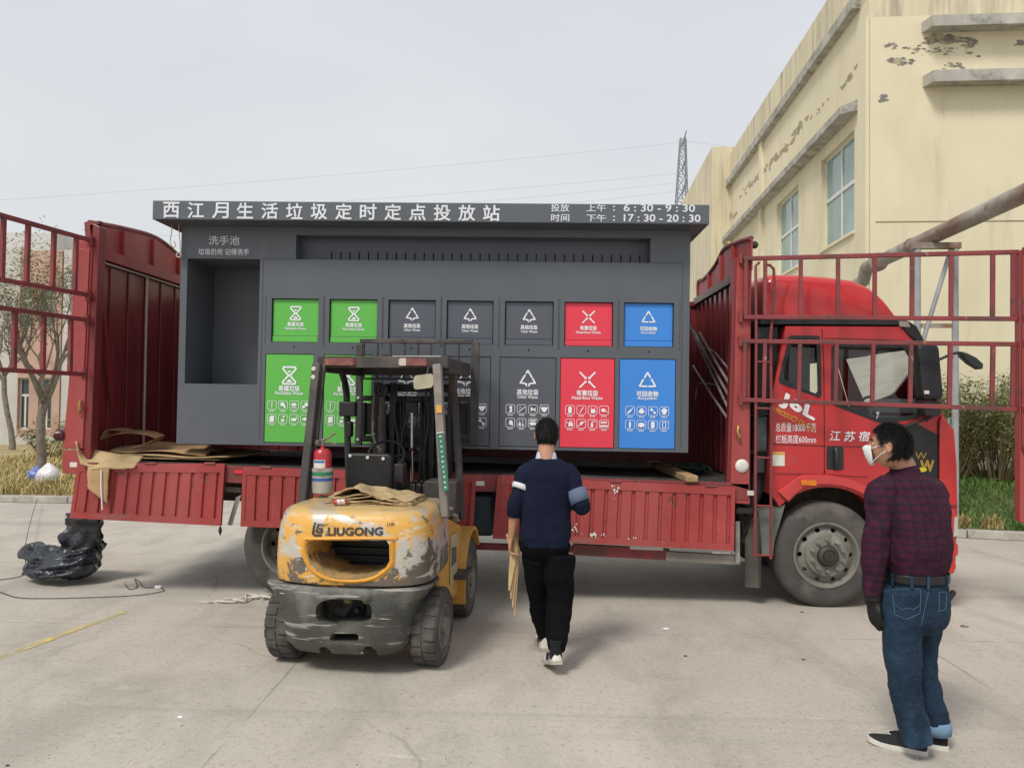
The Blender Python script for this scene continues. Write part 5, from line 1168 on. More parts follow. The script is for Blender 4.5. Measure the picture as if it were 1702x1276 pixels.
# ================================================================== FORKLIFT
from mathutils.bvhtree import BVHTree
FO = W(607, 1000, 5.40); FO = Vector((FO.x, 5.40, 0)); FA = radians(-4.9)
TF = Matrix.Translation(FO) @ Matrix.Rotation(FA, 4, 'Z'); TFI = TF.inverted()
FYd = (TF.to_3x3() @ Vector((0, 1, 0)))
def FK(px, py, yl):
    d = ray(px, py); n = FYd; p0 = TF @ Vector((0, yl, 0)); return TFI @ (EYE+d*((p0-EYE).dot(n)/d.dot(n)))
def fm(): m = MB(); m.T = TF; return m
def wear_mat(name, base, silver, dark, sil_thr, dk_thr, z_mid):
    t = NT(name); b = t.b; sep = t.n('ShaderNodeSeparateXYZ'); t.L(t.vec, sep.inputs[0]); z = sep.outputs[2]
    c = t.mix(t.ramp(t.noise(2.5, 5), .3, .7), C(base), tuple(min(1, x*1.12) for x in C(base)[:3])+(1,))
    c = t.mix(t.math('MULTIPLY', t.ramp(t.noise(6, 5, .6, (1, 1, .4)), .5, .7), .35), c, C('#a98a50'))
    geo = t.n('ShaderNodeNewGeometry'); sn = t.n('ShaderNodeSeparateXYZ'); t.L(geo.outputs['Normal'], sn.inputs[0])
    up = t.ramp(sn.outputs[2], .35, .95)
    # bare primer on the upper shoulders, dark steel at the lower edge
    hi = t.math('ADD', t.math('MULTIPLY_ADD', z, .22, t.noise(3.1, 7, .62, (1, 1, 1.2), .5)), t.math('MULTIPLY', t.math('MAXIMUM', sep.outputs[0], t.math('MULTIPLY', sep.outputs[0], -.55)), .30))
    f1 = t.ramp(hi, sil_thr, sil_thr+.05); c = t.mix(f1, c, C(silver))
    f1b = t.ramp(t.noise(16, 6, .7, (.5, .5, 1.6), .4, (2, 1, 4)), .565, .61); c = t.mix(t.math('MULTIPLY', f1b, .8), c, C('#cfcabf'))
    lo = t.math('MULTIPLY_ADD', z, -.42, t.noise(4.2, 7, .68, (1, 1, 1.3), .6, (7, 3, 1)))
    f2 = t.ramp(lo, dk_thr, dk_thr+.03); c = t.mix(f2, c, C(dark))
    f3 = t.ramp(t.noise(22, 6, .72, (.6, .6, 1.2), .3, (4, 8, 2)), .60, .635); c = t.mix(t.math('MULTIPLY', f3, .75), c, C('#5a5248'))
    c = t.mix(t.math('MULTIPLY', up, .72), c, C('#b89f70'))
    t.L(c, b.inputs['Base Color']); rr = t.n('ShaderNodeMapRange'); rr.inputs[3].default_value = .42; rr.inputs[4].default_value = .32; t.L(f1, rr.inputs[0]); t.L(rr.outputs[0], b.inputs['Roughness'])
    t.L(t.math('MULTIPLY', f1, .25), b.inputs['Metallic'])
    h = t.math('ADD', t.math('MULTIPLY', f2, -.5), t.math('MULTIPLY', t.math('ADD', f1, f3), -.4)); t.bump(h, .35, .003); return t.m
MAT['cwy'] = wear_mat('worn_yellow_counterweight', '#d3a04a', '#c2beb6', '#6b6259', .640, .445, .3)
MAT['cwd'] = M('scraped_black_counterweight', '#4c4c47', .6, .1, var=.2, vs=3, rvar=.12, spots=[('#7a7a72', 2.2, .50, .15, None, .7), ('#a09d95', 7, .58, .04, (.22, .6, 3.2), .85), ('#2a2926', 5, .58, .1), ('#6a5444', 13, .66, .05, (.4, 1, 1.5)), ('#c9c5bb', 16, .66, .03, (.2, .6, 3))], bump=(25, .35))
MAT['fyel'] = M('dusty_yellow_paint', '#cf9a45', .6, var=.08, vs=3, spots=[('#b7985f', 2, .5, .2, None, .7), ('#8a7a5c', 9, .64, .08)])
MAT['ohg'] = M('dusty_charcoal_paint', '#3d3a39', .65, var=.12, vs=3, spots=[('#6b625b', 2.5, .52, .2, None, .8), ('#2e2a29', 9, .62, .08)], bump=(30, .15))
MAT['ohgl'] = M('dusty_grey_leg', '#77706a', .7, var=.12, vs=3, spots=[('#948c84', 2.5, .5, .2), ('#4d4743', 9, .62, .08)])
MAT['mast'] = M('greasy_mast_steel', '#26282a', .5, .3, var=.25, vs=5, spots=[('#4a4641', 4, .58, .15)])
MAT['chrome'] = M('chrome_rod', '#b5b2ad', .2, .9, var=.1, vs=6)
MAT['vinyl'] = M('black_vinyl', '#1c1d1e', .5, var=.2, vs=8, spots=[('#33322f', 9, .6, .15)], bump=(60, .3))
MAT['solid'] = M('solid_tyre_rubber', '#4f4c49', .92, var=.2, vs=6, spots=[('#77716a', 3, .5, .2, None, .8), ('#2f2d2b', 10, .6, .1)], bump=(50, .5))
fl = empty('forklift', tuple(FO), 'worn yellow forklift holding the grey station on its mast, counterweight towards us', 'forklift')
def super_ring(w, d, z, yf, n=3.0, y0=0.0, k=28, cx_=0.0):
    pts = []
    for i in range(k+1):
        a = pi+pi*i/k; c, s = cos(a), sin(a)
        pts.append(Vector((cx_+w*math.copysign(abs(c)**(2/n), c), y0-d*abs(s)**(2/n), z)))
    pts += [Vector((w*.98+cx_, yf, z)), Vector((-w*.98+cx_, yf, z))]; return pts
def cut(o, cutters):
    tmp = []
    for cm in cutters:
        me = bpy.data.meshes.new('cutter'); me.from_pydata([tuple(Vector(p)-WORLD[o.name]) for p in cm.v], [], cm.f)
        bm = bmesh.new(); bm.from_mesh(me); bmesh.ops.recalc_face_normals(bm, faces=bm.faces[:]); bm.to_mesh(me); bm.free()
        c = bpy.data.objects.new('cutter', me); COL.objects.link(c); c.matrix_world = Matrix.Translation(WORLD[o.name]); tmp.append(c)
        md = o.modifiers.new('cut', 'BOOLEAN'); md.object = c; md.operation = 'DIFFERENCE'; md.solver = 'EXACT'
    bpy.context.view_layer.update(); dg = bpy.context.evaluated_depsgraph_get()
    nm = bpy.data.meshes.new_from_object(o.evaluated_get(dg)); o.modifiers.clear(); old = o.data; o.data = nm; nm.name = old.name
    nm.polygons.foreach_set('use_smooth', [True]*len(nm.polygons)); nm.set_sharp_from_angle(angle=radians(32))
    for c in tmp: bpy.data.objects.remove(c)
def pix_cutter(pix, y0, y1, yl):
    m = fm(); m.prism([Vector((FK(px, py, yl).x, y0, FK(px, py, yl).z)) for px, py in pix], (0, y1-y0, 0)); return m
YR = -.40
zt_ = FK(600, 838, -.05).z; zm = FK(600, 979, YR).z; zb_ = FK(600, 1094, YR+.05).z
op = [(508, 907), (511, 900.5), (520, 898.5), (640, 898.5), (645, 906), (646, 933), (640, 944), (622, 956), (599, 962), (576, 963), (549, 960), (526, 949.5), (513, 934), (508, 918)]
m = fm(); rings = []
for z, w, d in ((zm+.006, .553, .36), (zm+.02, .570, .385), (zm+.05, .576, .39), (zm+.16, .578, .395), (zm+.30, .572, .39), (zm+.40, .56, .375), (zt_-.10, .552, .365), (zt_-.06, .546, .355), (zt_-.03, .532, .335), (zt_-.010, .51, .305), (zt_, .475, .265)):
    rings.append(super_ring(w-.028, d, z, .40, 3.4, cx_=-.028))
m.loft(rings); BV = BVHTree.FromPolygons([tuple(TFI @ Vector(p)) for p in m.v], m.f)
cw = obj('counterweight', m, MAT['cwy'], fl, smooth=40, origin=tuple(TF @ Vector((0, 0, zm))))
cut(cw, [pix_cutter(op, -1, .2, YR)])
# rolled yellow rim round the opening
def surf(x, z, off=.0):
    h = BV.ray_cast(Vector((x, -2, z)), Vector((0, 1, 0)))[0]; return (h.y if h else YR)-off
cpx = catmull([(p[0], p[1], 0) for p in op+op[:1]], 4); rim = []
for p in cpx:
    rim.append(p)
def rimrow(k, kz, off):
    out = []
    for p in rim[:-1]:
        q = FK(577+(p.x-577)*k, 929+(p.y-929)*kz, YR); out.append(Vector((q.x, surf(q.x, q.z, off), q.z)))
    return out
m = fm(); base_ = [FK(p.x, p.y, YR) for p in rim[:-1]]; y_in = [q.y for q in rimrow(1.10, 1.18, 0)]
m.loft([[Vector((q.x, y+.05, q.z)) for q, y in zip(base_, y_in)], [Vector((q.x, y-.008, q.z)) for q, y in zip([FK(577+(p.x-577)*1.01, 929+(p.y-929)*1.015, YR) for p in rim[:-1]], y_in)], rimrow(1.05, 1.08, .014), rimrow(1.11, 1.17, .010), rimrow(1.14, 1.21, -.004)], False); obj('opening_rim', m, M('bright_yellow_rim', '#d99a33', .5, var=.1, vs=5, spots=[('#6b6259', 7, .63, .05)]), cw, smooth=60)
m = fm()
for k in range(7): m.box(-.30, .30, .02, .06, zm+.06+.055*k, zm+.075+.055*k)
m.box(-.34, .34, .07, .09, zm+.02, zt_-.1); obj('radiator_grille', m, MAT['mast'], cw, smooth=0)
# lettering wrapped on the upper rear face
def wrap_text(body, px0, px1, py, hpx, bold, mat, name='lettering'):
    t = MB(); a, b_ = FK(px0, py, YR), FK(px1, py, YR); put_text(t, body, ((a.x+b_.x)/2, 0, (a.z+b_.z)/2), (1, 0, (b_.z-a.z)/(b_.x-a.x)), ZU, b_.x-a.x, hpx*5.02/1278, bold=bold)
    v = [Vector((p[0], surf(p[0], p[2], .006)+p[1], p[2])) for p in t.v]; m = fm(); m.add(v, t.f); return obj(name, m, mat, cw, smooth=0, fix=False)
MAT['fletter'] = M('worn_black_print', '#3a352f', .6, var=.2, vs=9, spots=[('#a08a5c', 30, .60, .06)])
wrap_text("LIUGONG", 544, 634, 883.5, 12.5, .035, MAT['fletter'])
wrap_text("LHR", 640, 652, 873, 6, .0, MAT['fletter'], 'stencil')
m = fm(); k_ = 0
def lg(pl, w):
    global k_
    pl = [(a[0]+(b[0]-a[0])*q/3, a[1]+(b[1]-a[1])*q/3) for a, b in zip(pl[:-1], pl[1:]) for q in range(3)]+[pl[-1]]
    for (ax, ay), (bx, by) in zip(pl[:-1], pl[1:]):
        A_, B_ = FK(ax, ay, YR), FK(bx, by, YR); dd = Vector((B_.x-A_.x, 0, B_.z-A_.z)); L_ = dd.length; dd /= L_; nn = Vector((-dd.z, 0, dd.x))*w/2; k_ += 1
        m.add([Vector((p.x, surf(p.x, p.z, .006+k_*.0002), p.z)) for p in (A_-dd*w*.3+nn, A_-dd*w*.3-nn, B_+dd*w*.3-nn, B_+dd*w*.3+nn)], [(0, 1, 2, 3)])
lg([(520, 870), (518.5, 887), (522, 890), (533, 890)], .014); lg([(536, 873), (526, 872.5), (524.5, 884), (533, 884.5), (534, 879), (529, 879)], .012)
obj('emblem', m, MAT['fletter'], cw, smooth=0, fix=False)
# lower counterweight
m = fm(); rings = []
for z, w, d, y0 in ((zb_, .30, .30, .02), (zb_+.02, .35, .345, .01), (zb_+.08, .40, .375, 0), (zb_+.22, .425, .385, 0), (zb_+.33, .455, .388, 0), (zm-.05, .515, .388, 0), (zm-.012, .55, .375, 0), (zm+.002, .545, .36, 0)):
    rings.append(super_ring(w+.03, d, z, .05, 4.6, y0, cx_=-.05))
m.loft(rings); lw_ = obj('lower_counterweight', m, MAT['cwd'], fl, smooth=40, origin=tuple(TF @ Vector((0, 0, zm))))
oval = [(570+47*math.copysign(abs(cos(a))**.7, cos(a)), 1018.5+23*math.copysign(abs(sin(a))**.7, sin(a))) for a in [2*pi*k/24 for k in range(24)]]
slot = [(570+x*1.0, 1061+y) for x, y in rrect(49, 14, 6.5)]
n1 = [(524, 1110), (526, 1082), (531, 1077), (539, 1078), (545, 1086), (547, 1110)]; n2 = [(597, 1110), (599, 1084), (605, 1076), (615, 1076), (621, 1083), (624, 1110)]
cut(lw_, [pix_cutter(oval, -1, -.15, YR), pix_cutter(slot, -1, -.2, YR), pix_cutter(n1, -1, .0, YR), pix_cutter(n2, -1, .0, YR)])
a_, b_ = FK(568, 1003, YR), FK(600, 1004, YR); bm_ = M('greasy_brass_bolt', '#6b6440', .5, .4, var=.2, vs=12)
for q in (a_, b_): m = fm(); m.lathe([(.036, .0), (.036, .05), (.030, .055)], (q.x, -.22, q.z), (0, -1, 0), 20, True); m.lathe([(.024, .055), (.024, .085)], (q.x, -.22, q.z), (0, -1, 0), 6, True); obj('bolt', m, bm_, lw_, smooth=30)
m = fm(); q = FK(578, 1022, YR); m.hexa([Vector((q.x+dx, y, q.z+dz)) for dx, y, dz in ((-.10, -.16, -.09), (.04, -.16, -.09), (.04, -.14, -.09), (-.10, -.14, -.09), (0, -.22, .08), (.05, -.22, .08), (.05, -.14, .08), (0, -.14, .08))]); m.lathe([(.018, 0), (.018, .02), (.002, .02)], (q.x, -.20, q.z-.02), (0, -1, 0), 14); obj('tow_pin', m, MAT['mast'], lw_, smooth=20)
# chassis, fenders
m = fm(); xs_ = .50
m.prism([(-xs_, .12, .30), (-xs_, .42, .30), (-xs_, 1.0, .26), (-xs_, 1.0, .80), (-xs_, .42, .95), (-xs_, .12, .60)], (2*xs_, 0, 0))
obj('chassis', m, MAT['fyel'], fl, smooth=0, bevel=.02)
m = fm(); m.box(-.46, .46, .38, .62, .95, zt_-.02); obj('engine_cover', m, MAT['ohg'], fl, bevel=.02)
for sg in (1, -1):
    m = fm(); arc = [(1.25+.40*cos(a), .33+.42*sin(a)) for a in [radians(200-12*k) for k in range(15)]]
    inn = [(1.25+.37*cos(a), .33+.39*sin(a)) for a in [radians(200-12*k) for k in range(15)]]
    v = []
    for x in (.36*sg, .56*sg):
        v += [Vector((x, y, z)) for y, z in arc]+[Vector((x, y, z)) for y, z in inn]
    n = len(arc); f = []
    for i in range(n-1): f += [(i, i+1, 2*n+i+1, 2*n+i), (n+i, n+i+1, 3*n+i+1, 3*n+i), (2*n+i, 2*n+i+1, 3*n+i+1, 3*n+i), (i, i+1, n+i+1, n+i)]
    f += [(0, n, 3*n, 2*n), (n-1, 2*n-1, 4*n-1, 3*n-1)]
    m.add(v, f); obj('fender', m, MAT['fyel'], fl, smooth=30)
m = fm(); m.prism([(.505, .5, .42), (.505, .78, .42), (.505, .78, .78), (.505, .5, .80)], (.004, 0, 0)); pl_ = obj('side_plate', m, M('pale_side_label', '#b9b08f', .6, var=.1, vs=9), fl, smooth=0)
m = fm(); m.prism([(.511, .53, .56), (.511, .72, .56), (.511, .72, .68), (.511, .53, .70)], (.002, 0, 0)); obj('label_print', m, M('grey_label_print', '#5b5c52', .6), pl_, smooth=0)
m = fm(); m.box(.45, .60, .62, .98, .44, .47); m.box(-.60, -.45, .62, .98, .44, .47); obj('step', m, MAT['ohg'], fl, smooth=0)
# wheels
def fwheel(cx_, cy_, R, w, out, steer=0):
    T0 = TF @ Matrix.Translation((cx_, cy_, R)) @ Matrix.Rotation(steer, 4, 'Z'); m = MB(); m.T = T0; ax = (out, 0, 0)
    h = w/2; rr = R*.58
    m.lathe([(rr, h-.02), (rr+.01, h), (R*.80, h+.004), (R*.93, h-.006), (R*.965, h-.02), (R*.97, 0), (R*.965, -h+.02), (R*.93, -h+.006), (R*.8, -h-.004), (rr+.01, -h), (rr, -h+.02)], (0, 0, 0), ax, 56)
    nl = 20
    for k in range(nl):
        for sd_, ph in ((1, 0), (-1, .5)):
            a = 2*pi*(k+ph)/nl; R_ = Matrix.Rotation(a, 3, 'X'); pts = []
            wd_ = 2*pi*R/nl*.34
            for zz_ in (R*.93, R):
                for xx, yy in ((sd_*.008, -wd_*.9), (sd_*(h-.002 if zz_ < R*.96 else h-.016), -wd_), (sd_*(h-.002 if zz_ < R*.96 else h-.016), wd_), (sd_*.008, wd_*.9)): pts.append(R_ @ Vector((xx, yy, zz_)))
            m.hexa(pts)
    ty = obj('wheel', m, MAT['solid'], fl, smooth=35, origin=tuple(T0 @ Vector((0, 0, 0))))
    m = MB(); m.T = T0; m.lathe([(rr+.004, h-.01), (rr-.008, h+.002), (rr-.02, h-.02), (rr-.035, h-.055), (rr*.62, h-.06), (rr*.58, h-.03), (rr*.45, h-.015), (rr*.40, h+.01), (.002, h+.012)], (0, 0, 0), ax, 40)
    for k in range(6): q = Vector((out*(h-.06), rr*.75*cos(k*pi/3), rr*.75*sin(k*pi/3))); m.lathe([(.014, 0), (.014, .02), (.002, .022)], q, ax, 8)
    obj('rim', m, MAT['rimm'], ty, smooth=35)
fwheel(.475, .02, .262, .19, 1, radians(-3)); fwheel(-.535, .02, .262, .19, -1, radians(-3))
fwheel(.45, 1.25, .325, .20, 1); fwheel(-.45, 1.25, .325, .20, -1)
# overhead guard
zr = FK(640, 600, .42).z
m = fm(); A_, B_ = FK(503, 842, .20), FK(528, 604, .40); m.bar(A_, B_, .062, .075, (0, 1, 0)); l_ = obj('guard_leg', m, MAT['ohg'], fl, bevel=.008)
m = fm(); m.bar(A_+Vector((.043, .03, 0)), B_+Vector((.043, .03, 0)), .022, .03, (0, 1, 0)); obj('leg_flange', m, MAT['ohg'], l_, smooth=0)
m = fm()
for t_, o_2 in ((.93, 0), (.96, 0)):
    p = A_.lerp(B_, t_); m.lathe([(.002, .0), (.016, 0), (.016, .008), (.002, .01)], p+Vector((-.01, -.04, -.03 if t_ < .95 else .0)), (0, -1, 0), 10)
obj('bolt', m, MAT['stick'], l_)
m = fm(); A2_, B2_ = FK(740, 860, .20), FK(727, 606, .40); m.bar(A2_, B2_, .062, .075, (0, 1, 0)); l2_ = obj('guard_leg', m, MAT['ohgl'], fl, bevel=.008)
m = fm(); m.prism([FK(726, 720, .245), FK(737, 718, .245), FK(746, 814, .17), FK(736, 817, .17)], (0, -.004, 0)); gs = obj('green_sticker', m, M('green_sticker', '#2c6b55', .5, var=.1, vs=6), l2_, smooth=0)
m = fm()
m.prism([FK(725, 719, .236), FK(738, 717, .236), FK(738, 718.6, .236), (FK(726, 720.6, .236))], (0, -.002, 0))
random.seed(2)
for k in range(11):
    c = FK(732+.86*k*.95, 726+8.4*k, .236-.0066*k); m.cbox(c, (rnd(.010, .018), .001, rnd(.016, .022)), Matrix.Rotation(rnd(-.5, .5), 3, 'Y'))
obj('sticker_print', m, MAT['stick'], gs, smooth=0)
m = fm(); m.prism([FK(725, 673, .30), FK(734, 673, .30), FK(734.5, 686, .29), FK(725.5, 686, .29)], (0, -.003, 0)); obj('orange_label', m, M('orange_label', '#d49a3c', .5), l2_, smooth=0)
# roof
m = fm(); xa_, xb_ = FK(524, 600, .40).x-.01, FK(748, 600, .40).x
m.box(xa_+.02, xb_-.02, .42, .50, zr-.05, zr+.036)
m.box(xa_+.02, xb_-.02, 1.36, 1.42, zr-.075, zr+.03)
for x in (xa_+.02, xb_-.07): m.box(x, x+.05, .502, 1.358, zr-.085, zr+.03)
for k in range(7):
    x = xa_+.12+(xb_-xa_-.24)*k/6; m.box(x-.03, x+.03, .502, 1.358, zr-.008, zr+.012)
m.box(xa_+.07, xb_-.07, .51, 1.35, zr+.016, zr+.022)  # closed ceiling plate, added to darken the roof underside
rf = obj('guard_roof', m, MAT['ohg'], fl, smooth=0, bevel=.006)
m = fm(); m.box(FK(655, 590, .6).x, FK(735, 590, .6).x, .55, .95, zr+.024, zr+.05); obj('roof_sheet', m, MAT['seal'], rf, smooth=0)
m = fm(); a_, b_ = FK(744, 612, .45), FK(752, 622, .8)
m.tube(catmull([FK(738, 598, .46), FK(748, 604, .6), FK(753, 640, 1.0), FK(758, 700, 1.15), FK(764, 800, 1.1), FK(768, 862, 1.02)], 4), .032, 8); obj('guard_front_leg', m, MAT['ohg'], fl)
m = fm(); m.tube(catmull([FK(545, 606, .5), FK(564, 612, .9), FK(574, 640, 1.2), FK(577, 680, 1.25), FK(578, 741, 1.2), FK(580, 800, 1.1)], 4), .030, 8); fl2 = obj('guard_front_leg', m, MAT['mast'], fl)
m = fm(); A_ = FK(565, 667, 1.2); B_ = FK(592, 692, 1.2); m.box(A_.x, B_.x, 1.17, 1.24, B_.z, A_.z); m.box(FK(577, 700, 1.2).x, FK(585, 722, 1.2).x, 1.17, 1.25, FK(577, 726, 1.2).z, FK(577, 700, 1.2).z); obj('work_lamp', m, MAT['vinyl'], fl2, bevel=.012)
for (pa, pb_, split, first) in ((537, 591, 545, True), (661, 713, 675, False)):
    m = fm(); yq = .395; zc = FK(600, 601, yq).z; a_, b_ = FK(pa, 600, yq).x, FK(pb_, 600, yq).x; s_ = FK(split, 600, yq).x
    m.cur = 0; hh = .028
    m.loft([[Vector((a_+.01*k, yq+.025-.03*k*.5, zc+dz)) for dz in (-hh*(.7+.15*k), hh*(.7+.15*k))]+[Vector((s_, yq+.025-.03*k*.5, zc+dz)) for dz in (hh*(.7+.15*k), -hh*(.7+.15*k))] for k in (2, 0)][::-1])
    m.cur = 1
    m.loft([[Vector((s_, yq+.025-.03*k*.5, zc+dz)) for dz in (-hh*(.7+.15*k), hh*(.7+.15*k))]+[Vector((b_-.01*k, yq+.025-.03*k*.5, zc+dz)) for dz in (hh*(.7+.15*k), -hh*(.7+.15*k))] for k in (2, 0)][::-1])
    obj('tail_lamp', m, [M('amber_tail_lens', '#8f6650', .4, var=.25, vs=30) if first else MAT['seal'], M('red_tail_lens', '#80504a', .4, var=.2, vs=30)], rf, smooth=0)
m = fm(); q = FK(704, 634, .36); m.add([q+Vector((x*.0044, -.004-.006*(1-(x/17)**2), y*.0044+x*.0006)) for x, y in rrect(34, 24, 6)]+[q+Vector((x*.0046, .02, y*.0046+x*.0006)) for x, y in rrect(34, 24, 6)], [tuple(range(24))[::-1], tuple(range(24, 48))]+[(i, (i+1) % 24, 24+(i+1) % 24, 24+i) for i in range(24)])
m.tube([q+Vector((.02, .02, .05)), q+Vector((.03, .05, .12))], .008, 6)
m.mi = [0]*1+[1]*(len(m.mi)-1)
obj('rear_mirror', m, [M('dusty_mirror', '#c9c0a6', .25, .75, var=.15, vs=12), MAT['vinyl']], rf, smooth=30)
# seat, steering
m = fm(); c = FK(614, 784, .62); rr_ = rrect(80, 62, 9)
pr = lambda s, y, dz=0: [c+Vector((x*.0047*s, y, z*.0047*s+dz)) for x, z in rr_]
m.loft([pr(.94, -.03), pr(1, -.015), pr(1.0, .05), pr(.9, .09)]); m.box(c.x-.2, c.x+.2, .66, 1.0, c.z-.22, c.z-.10)
se = obj('seat', m, MAT['vinyl'], fl, smooth=40, bevel=.01)
m = fm()
for px, py in ((582, 757), (611, 760), (637, 762)): m.lathe([(.002, 0), (.013, 0), (.013, .006), (.002, .008)], FK(px, py, .588), (0, -1, 0), 10)
obj('stud', m, MAT['stick'], se)
m = fm(); c = FK(642, 755, 1.0); pts = [c+Vector((.155*cos(a), .10*sin(a)*.75, .11*sin(a))) for a in [2*pi*k/28 for k in range(29)]]; m.tube(pts, .012, 8, False); m.tube([c+Vector((-.15, 0, 0)), c+Vector((0, .02, -.03)), c+Vector((.15, 0, 0))], .009, 6); m.tube([c+Vector((0, .02, -.03)), c+Vector((0, .18, -.35))], .022, 8); obj('steering_wheel', m, MAT['vinyl'], fl)
m = fm(); A_, B_ = FK(655, 770, .9), FK(672, 800, .9); m.box(A_.x, B_.x, .85, 1.0, B_.z-.05, A_.z); m.box(FK(665, 800, 1.0).x, FK(768, 800, 1.0).x, .95, 1.06, FK(700, 822, 1.0).z, FK(700, 803, 1.0).z); m.box(FK(714, 795, .9).x, FK(766, 795, .9).x, .7, .95, FK(714, 850, .9).z, FK(714, 795, .9).z)
obj('dash_console', m, MAT['ohg'], fl, bevel=.012)
m = fm()
for px, py in ((691, 800), (701, 801), (711, 802)): a_ = FK(px, py+30, .95); b_ = FK(px, py, .9); m.tube([a_, b_], .008, 6); m.sphere(b_, .016, 8, 6)
for px, py, r_ in ((683, 747, .018), (696, 747, .02)): m.sphere(FK(px, py, .95), r_, 10, 8); m.tube([FK(px, py, .95), FK(px+2, py+60, 1.0)], .006, 6)
obj('lever', m, MAT['vinyl'], fl)
m = fm(); random.seed(4)
for k in range(8): m.tube([FK(745+rnd(-4, 8), 838+rnd(-8, 8), .75), FK(750+rnd(-6, 8), 850+rnd(-6, 8), .7), FK(754+rnd(-8, 8), 862+rnd(-4, 4), .78)], rnd(.010, .022), 6)
m.sphere(FK(752, 858, .78), .05, 12, 8); obj('hydraulic_hose', m, MAT['ohgl'], fl)
# mast
ym0 = 1.33; ztm = FK(650, 632, ym0).z
m = fm()
for pa, pb_ in ((622, 631), (744, 751)):
    A_, B_ = FK(pa, 700, ym0), FK(pb_, 700, ym0); m.box(A_.x, B_.x, ym0-.03, ym0+.08, .12, ztm-.02)
m.box(FK(622, 700, ym0).x, FK(751, 700, ym0).x, ym0+.082, ym0+.10, ztm-.10, ztm-.03); m.box(FK(622, 700, ym0).x, FK(751, 700, ym0).x, ym0+.082, ym0+.10, .5, .6)
mo = obj('mast', m, MAT['mast'], fl, smooth=0, bevel=.006)
m = fm()
for pa, pb_ in ((647, 656), (713, 722)):
    A_, B_ = FK(pa, 700, ym0), FK(pb_, 700, ym0); m.box(A_.x, B_.x, ym0-.01, ym0+.07, .35, FK(650, 636, ym0).z)
m.box(FK(647, 640, ym0).x, FK(722, 640, ym0).x, ym0+.0, ym0+.05, FK(650, 668, ym0).z, FK(650, 658, ym0).z); m.box(FK(656, 640, ym0).x, FK(713, 640, ym0).x, ym0+.02, ym0+.05, FK(650, 768, ym0).z, FK(650, 762, ym0).z)
obj('inner_mast', m, MAT['mast'], mo, smooth=0, bevel=.005)
m = fm(); a_, b_ = FK(635, 690, ym0-.05), FK(635, 860, ym0-.05); m.tube([a_, b_], .038, 14); m.tube([FK(635, 655, ym0-.05), a_], .028, 12); obj('lift_cylinder', m, MAT['ohg'], mo)
m = fm(); a_ = FK(685, 672, ym0-.06); m.tube([FK(685, 684, ym0-.06), FK(684.5, 800, ym0-.06)], .0115, 10); obj('tilt_rod', m, MAT['chrome'], mo)
m = fm(); a_, b_ = FK(676, 668, ym0-.05), FK(694, 686, ym0-.05); m.box(a_.x, b_.x, ym0-.08, ym0-.02, b_.z, a_.z)
for px in (666, 672, 700, 706): m.tube([FK(px, 660, ym0-.01), FK(px, 800, ym0-.01)], .012, 6)
obj('chain', m, MAT['mast'], mo, bevel=.004)
m = fm(); c = FK(635, 649, ym0-.07); m.lathe([(.002, .0), (.02, 0), (.022, .02), (.048, .015), (.052, .028), (.060, .028), (.060, -.03), (.002, -.03)], c, (0, -1, 0), 28)
for k in range(6): a = k*pi/3; m.bar(c+Vector((.02*cos(a), -.02, .02*sin(a))), c+Vector((.05*cos(a), -.024, .05*sin(a))), .008, .008)
obj('hose_reel', m, MAT['vinyl'], mo)
m = fm(); m.tube(catmull([FK(622, 655, ym0-.08), FK(620, 680, ym0-.08), FK(619.5, 700, ym0-.08), FK(620, 722, ym0-.08), FK(625, 738, ym0-.08), FK(634, 748, ym0-.08)], 4), .009, 8); m.lathe([(.014, -.03), (.014, .03)], FK(620, 705, ym0-.08), (0, 0, 1), 8, True); m.sphere(FK(620.5, 722, ym0-.08), .02, 8, 6); obj('hydraulic_line', m, MAT['ohgl'], mo)
m = fm(); bx_ = lambda px0, px1, py0, py1, y0, y1: m.box(FK(px0, py0, y0).x, FK(px1, py0, y0).x, y0, y1, FK(px0, py1, y0).z, FK(px0, py0, y0).z)
bx_(657, 671, 668, 830, ym0+.055, ym0+.068); bx_(700, 712, 668, 830, ym0+.055, ym0+.068); bx_(631.5, 646, 690, 830, ym0+.055, ym0+.068); bx_(723, 743, 690, 830, ym0+.055, ym0+.068)  # dark sheets added across the mast gaps, standing in for shade
obj('mast_gap_shade', m, MAT['mast'], mo, smooth=0)
for pl_ in (((660, 640), (656, 690), (664, 750), (660, 815)), ((677, 690), (668, 730), (672, 770), (668, 820)), ((706, 640), (712, 700), (704, 760), (708, 818)), ((734, 640), (730, 700), (736, 760), (729, 818))):
    m = fm(); m.tube(catmull([FK(px, py, ym0-.045) for px, py in pl_], 6), .011, 8); obj('mast_hose', m, MAT['vinyl'], mo)
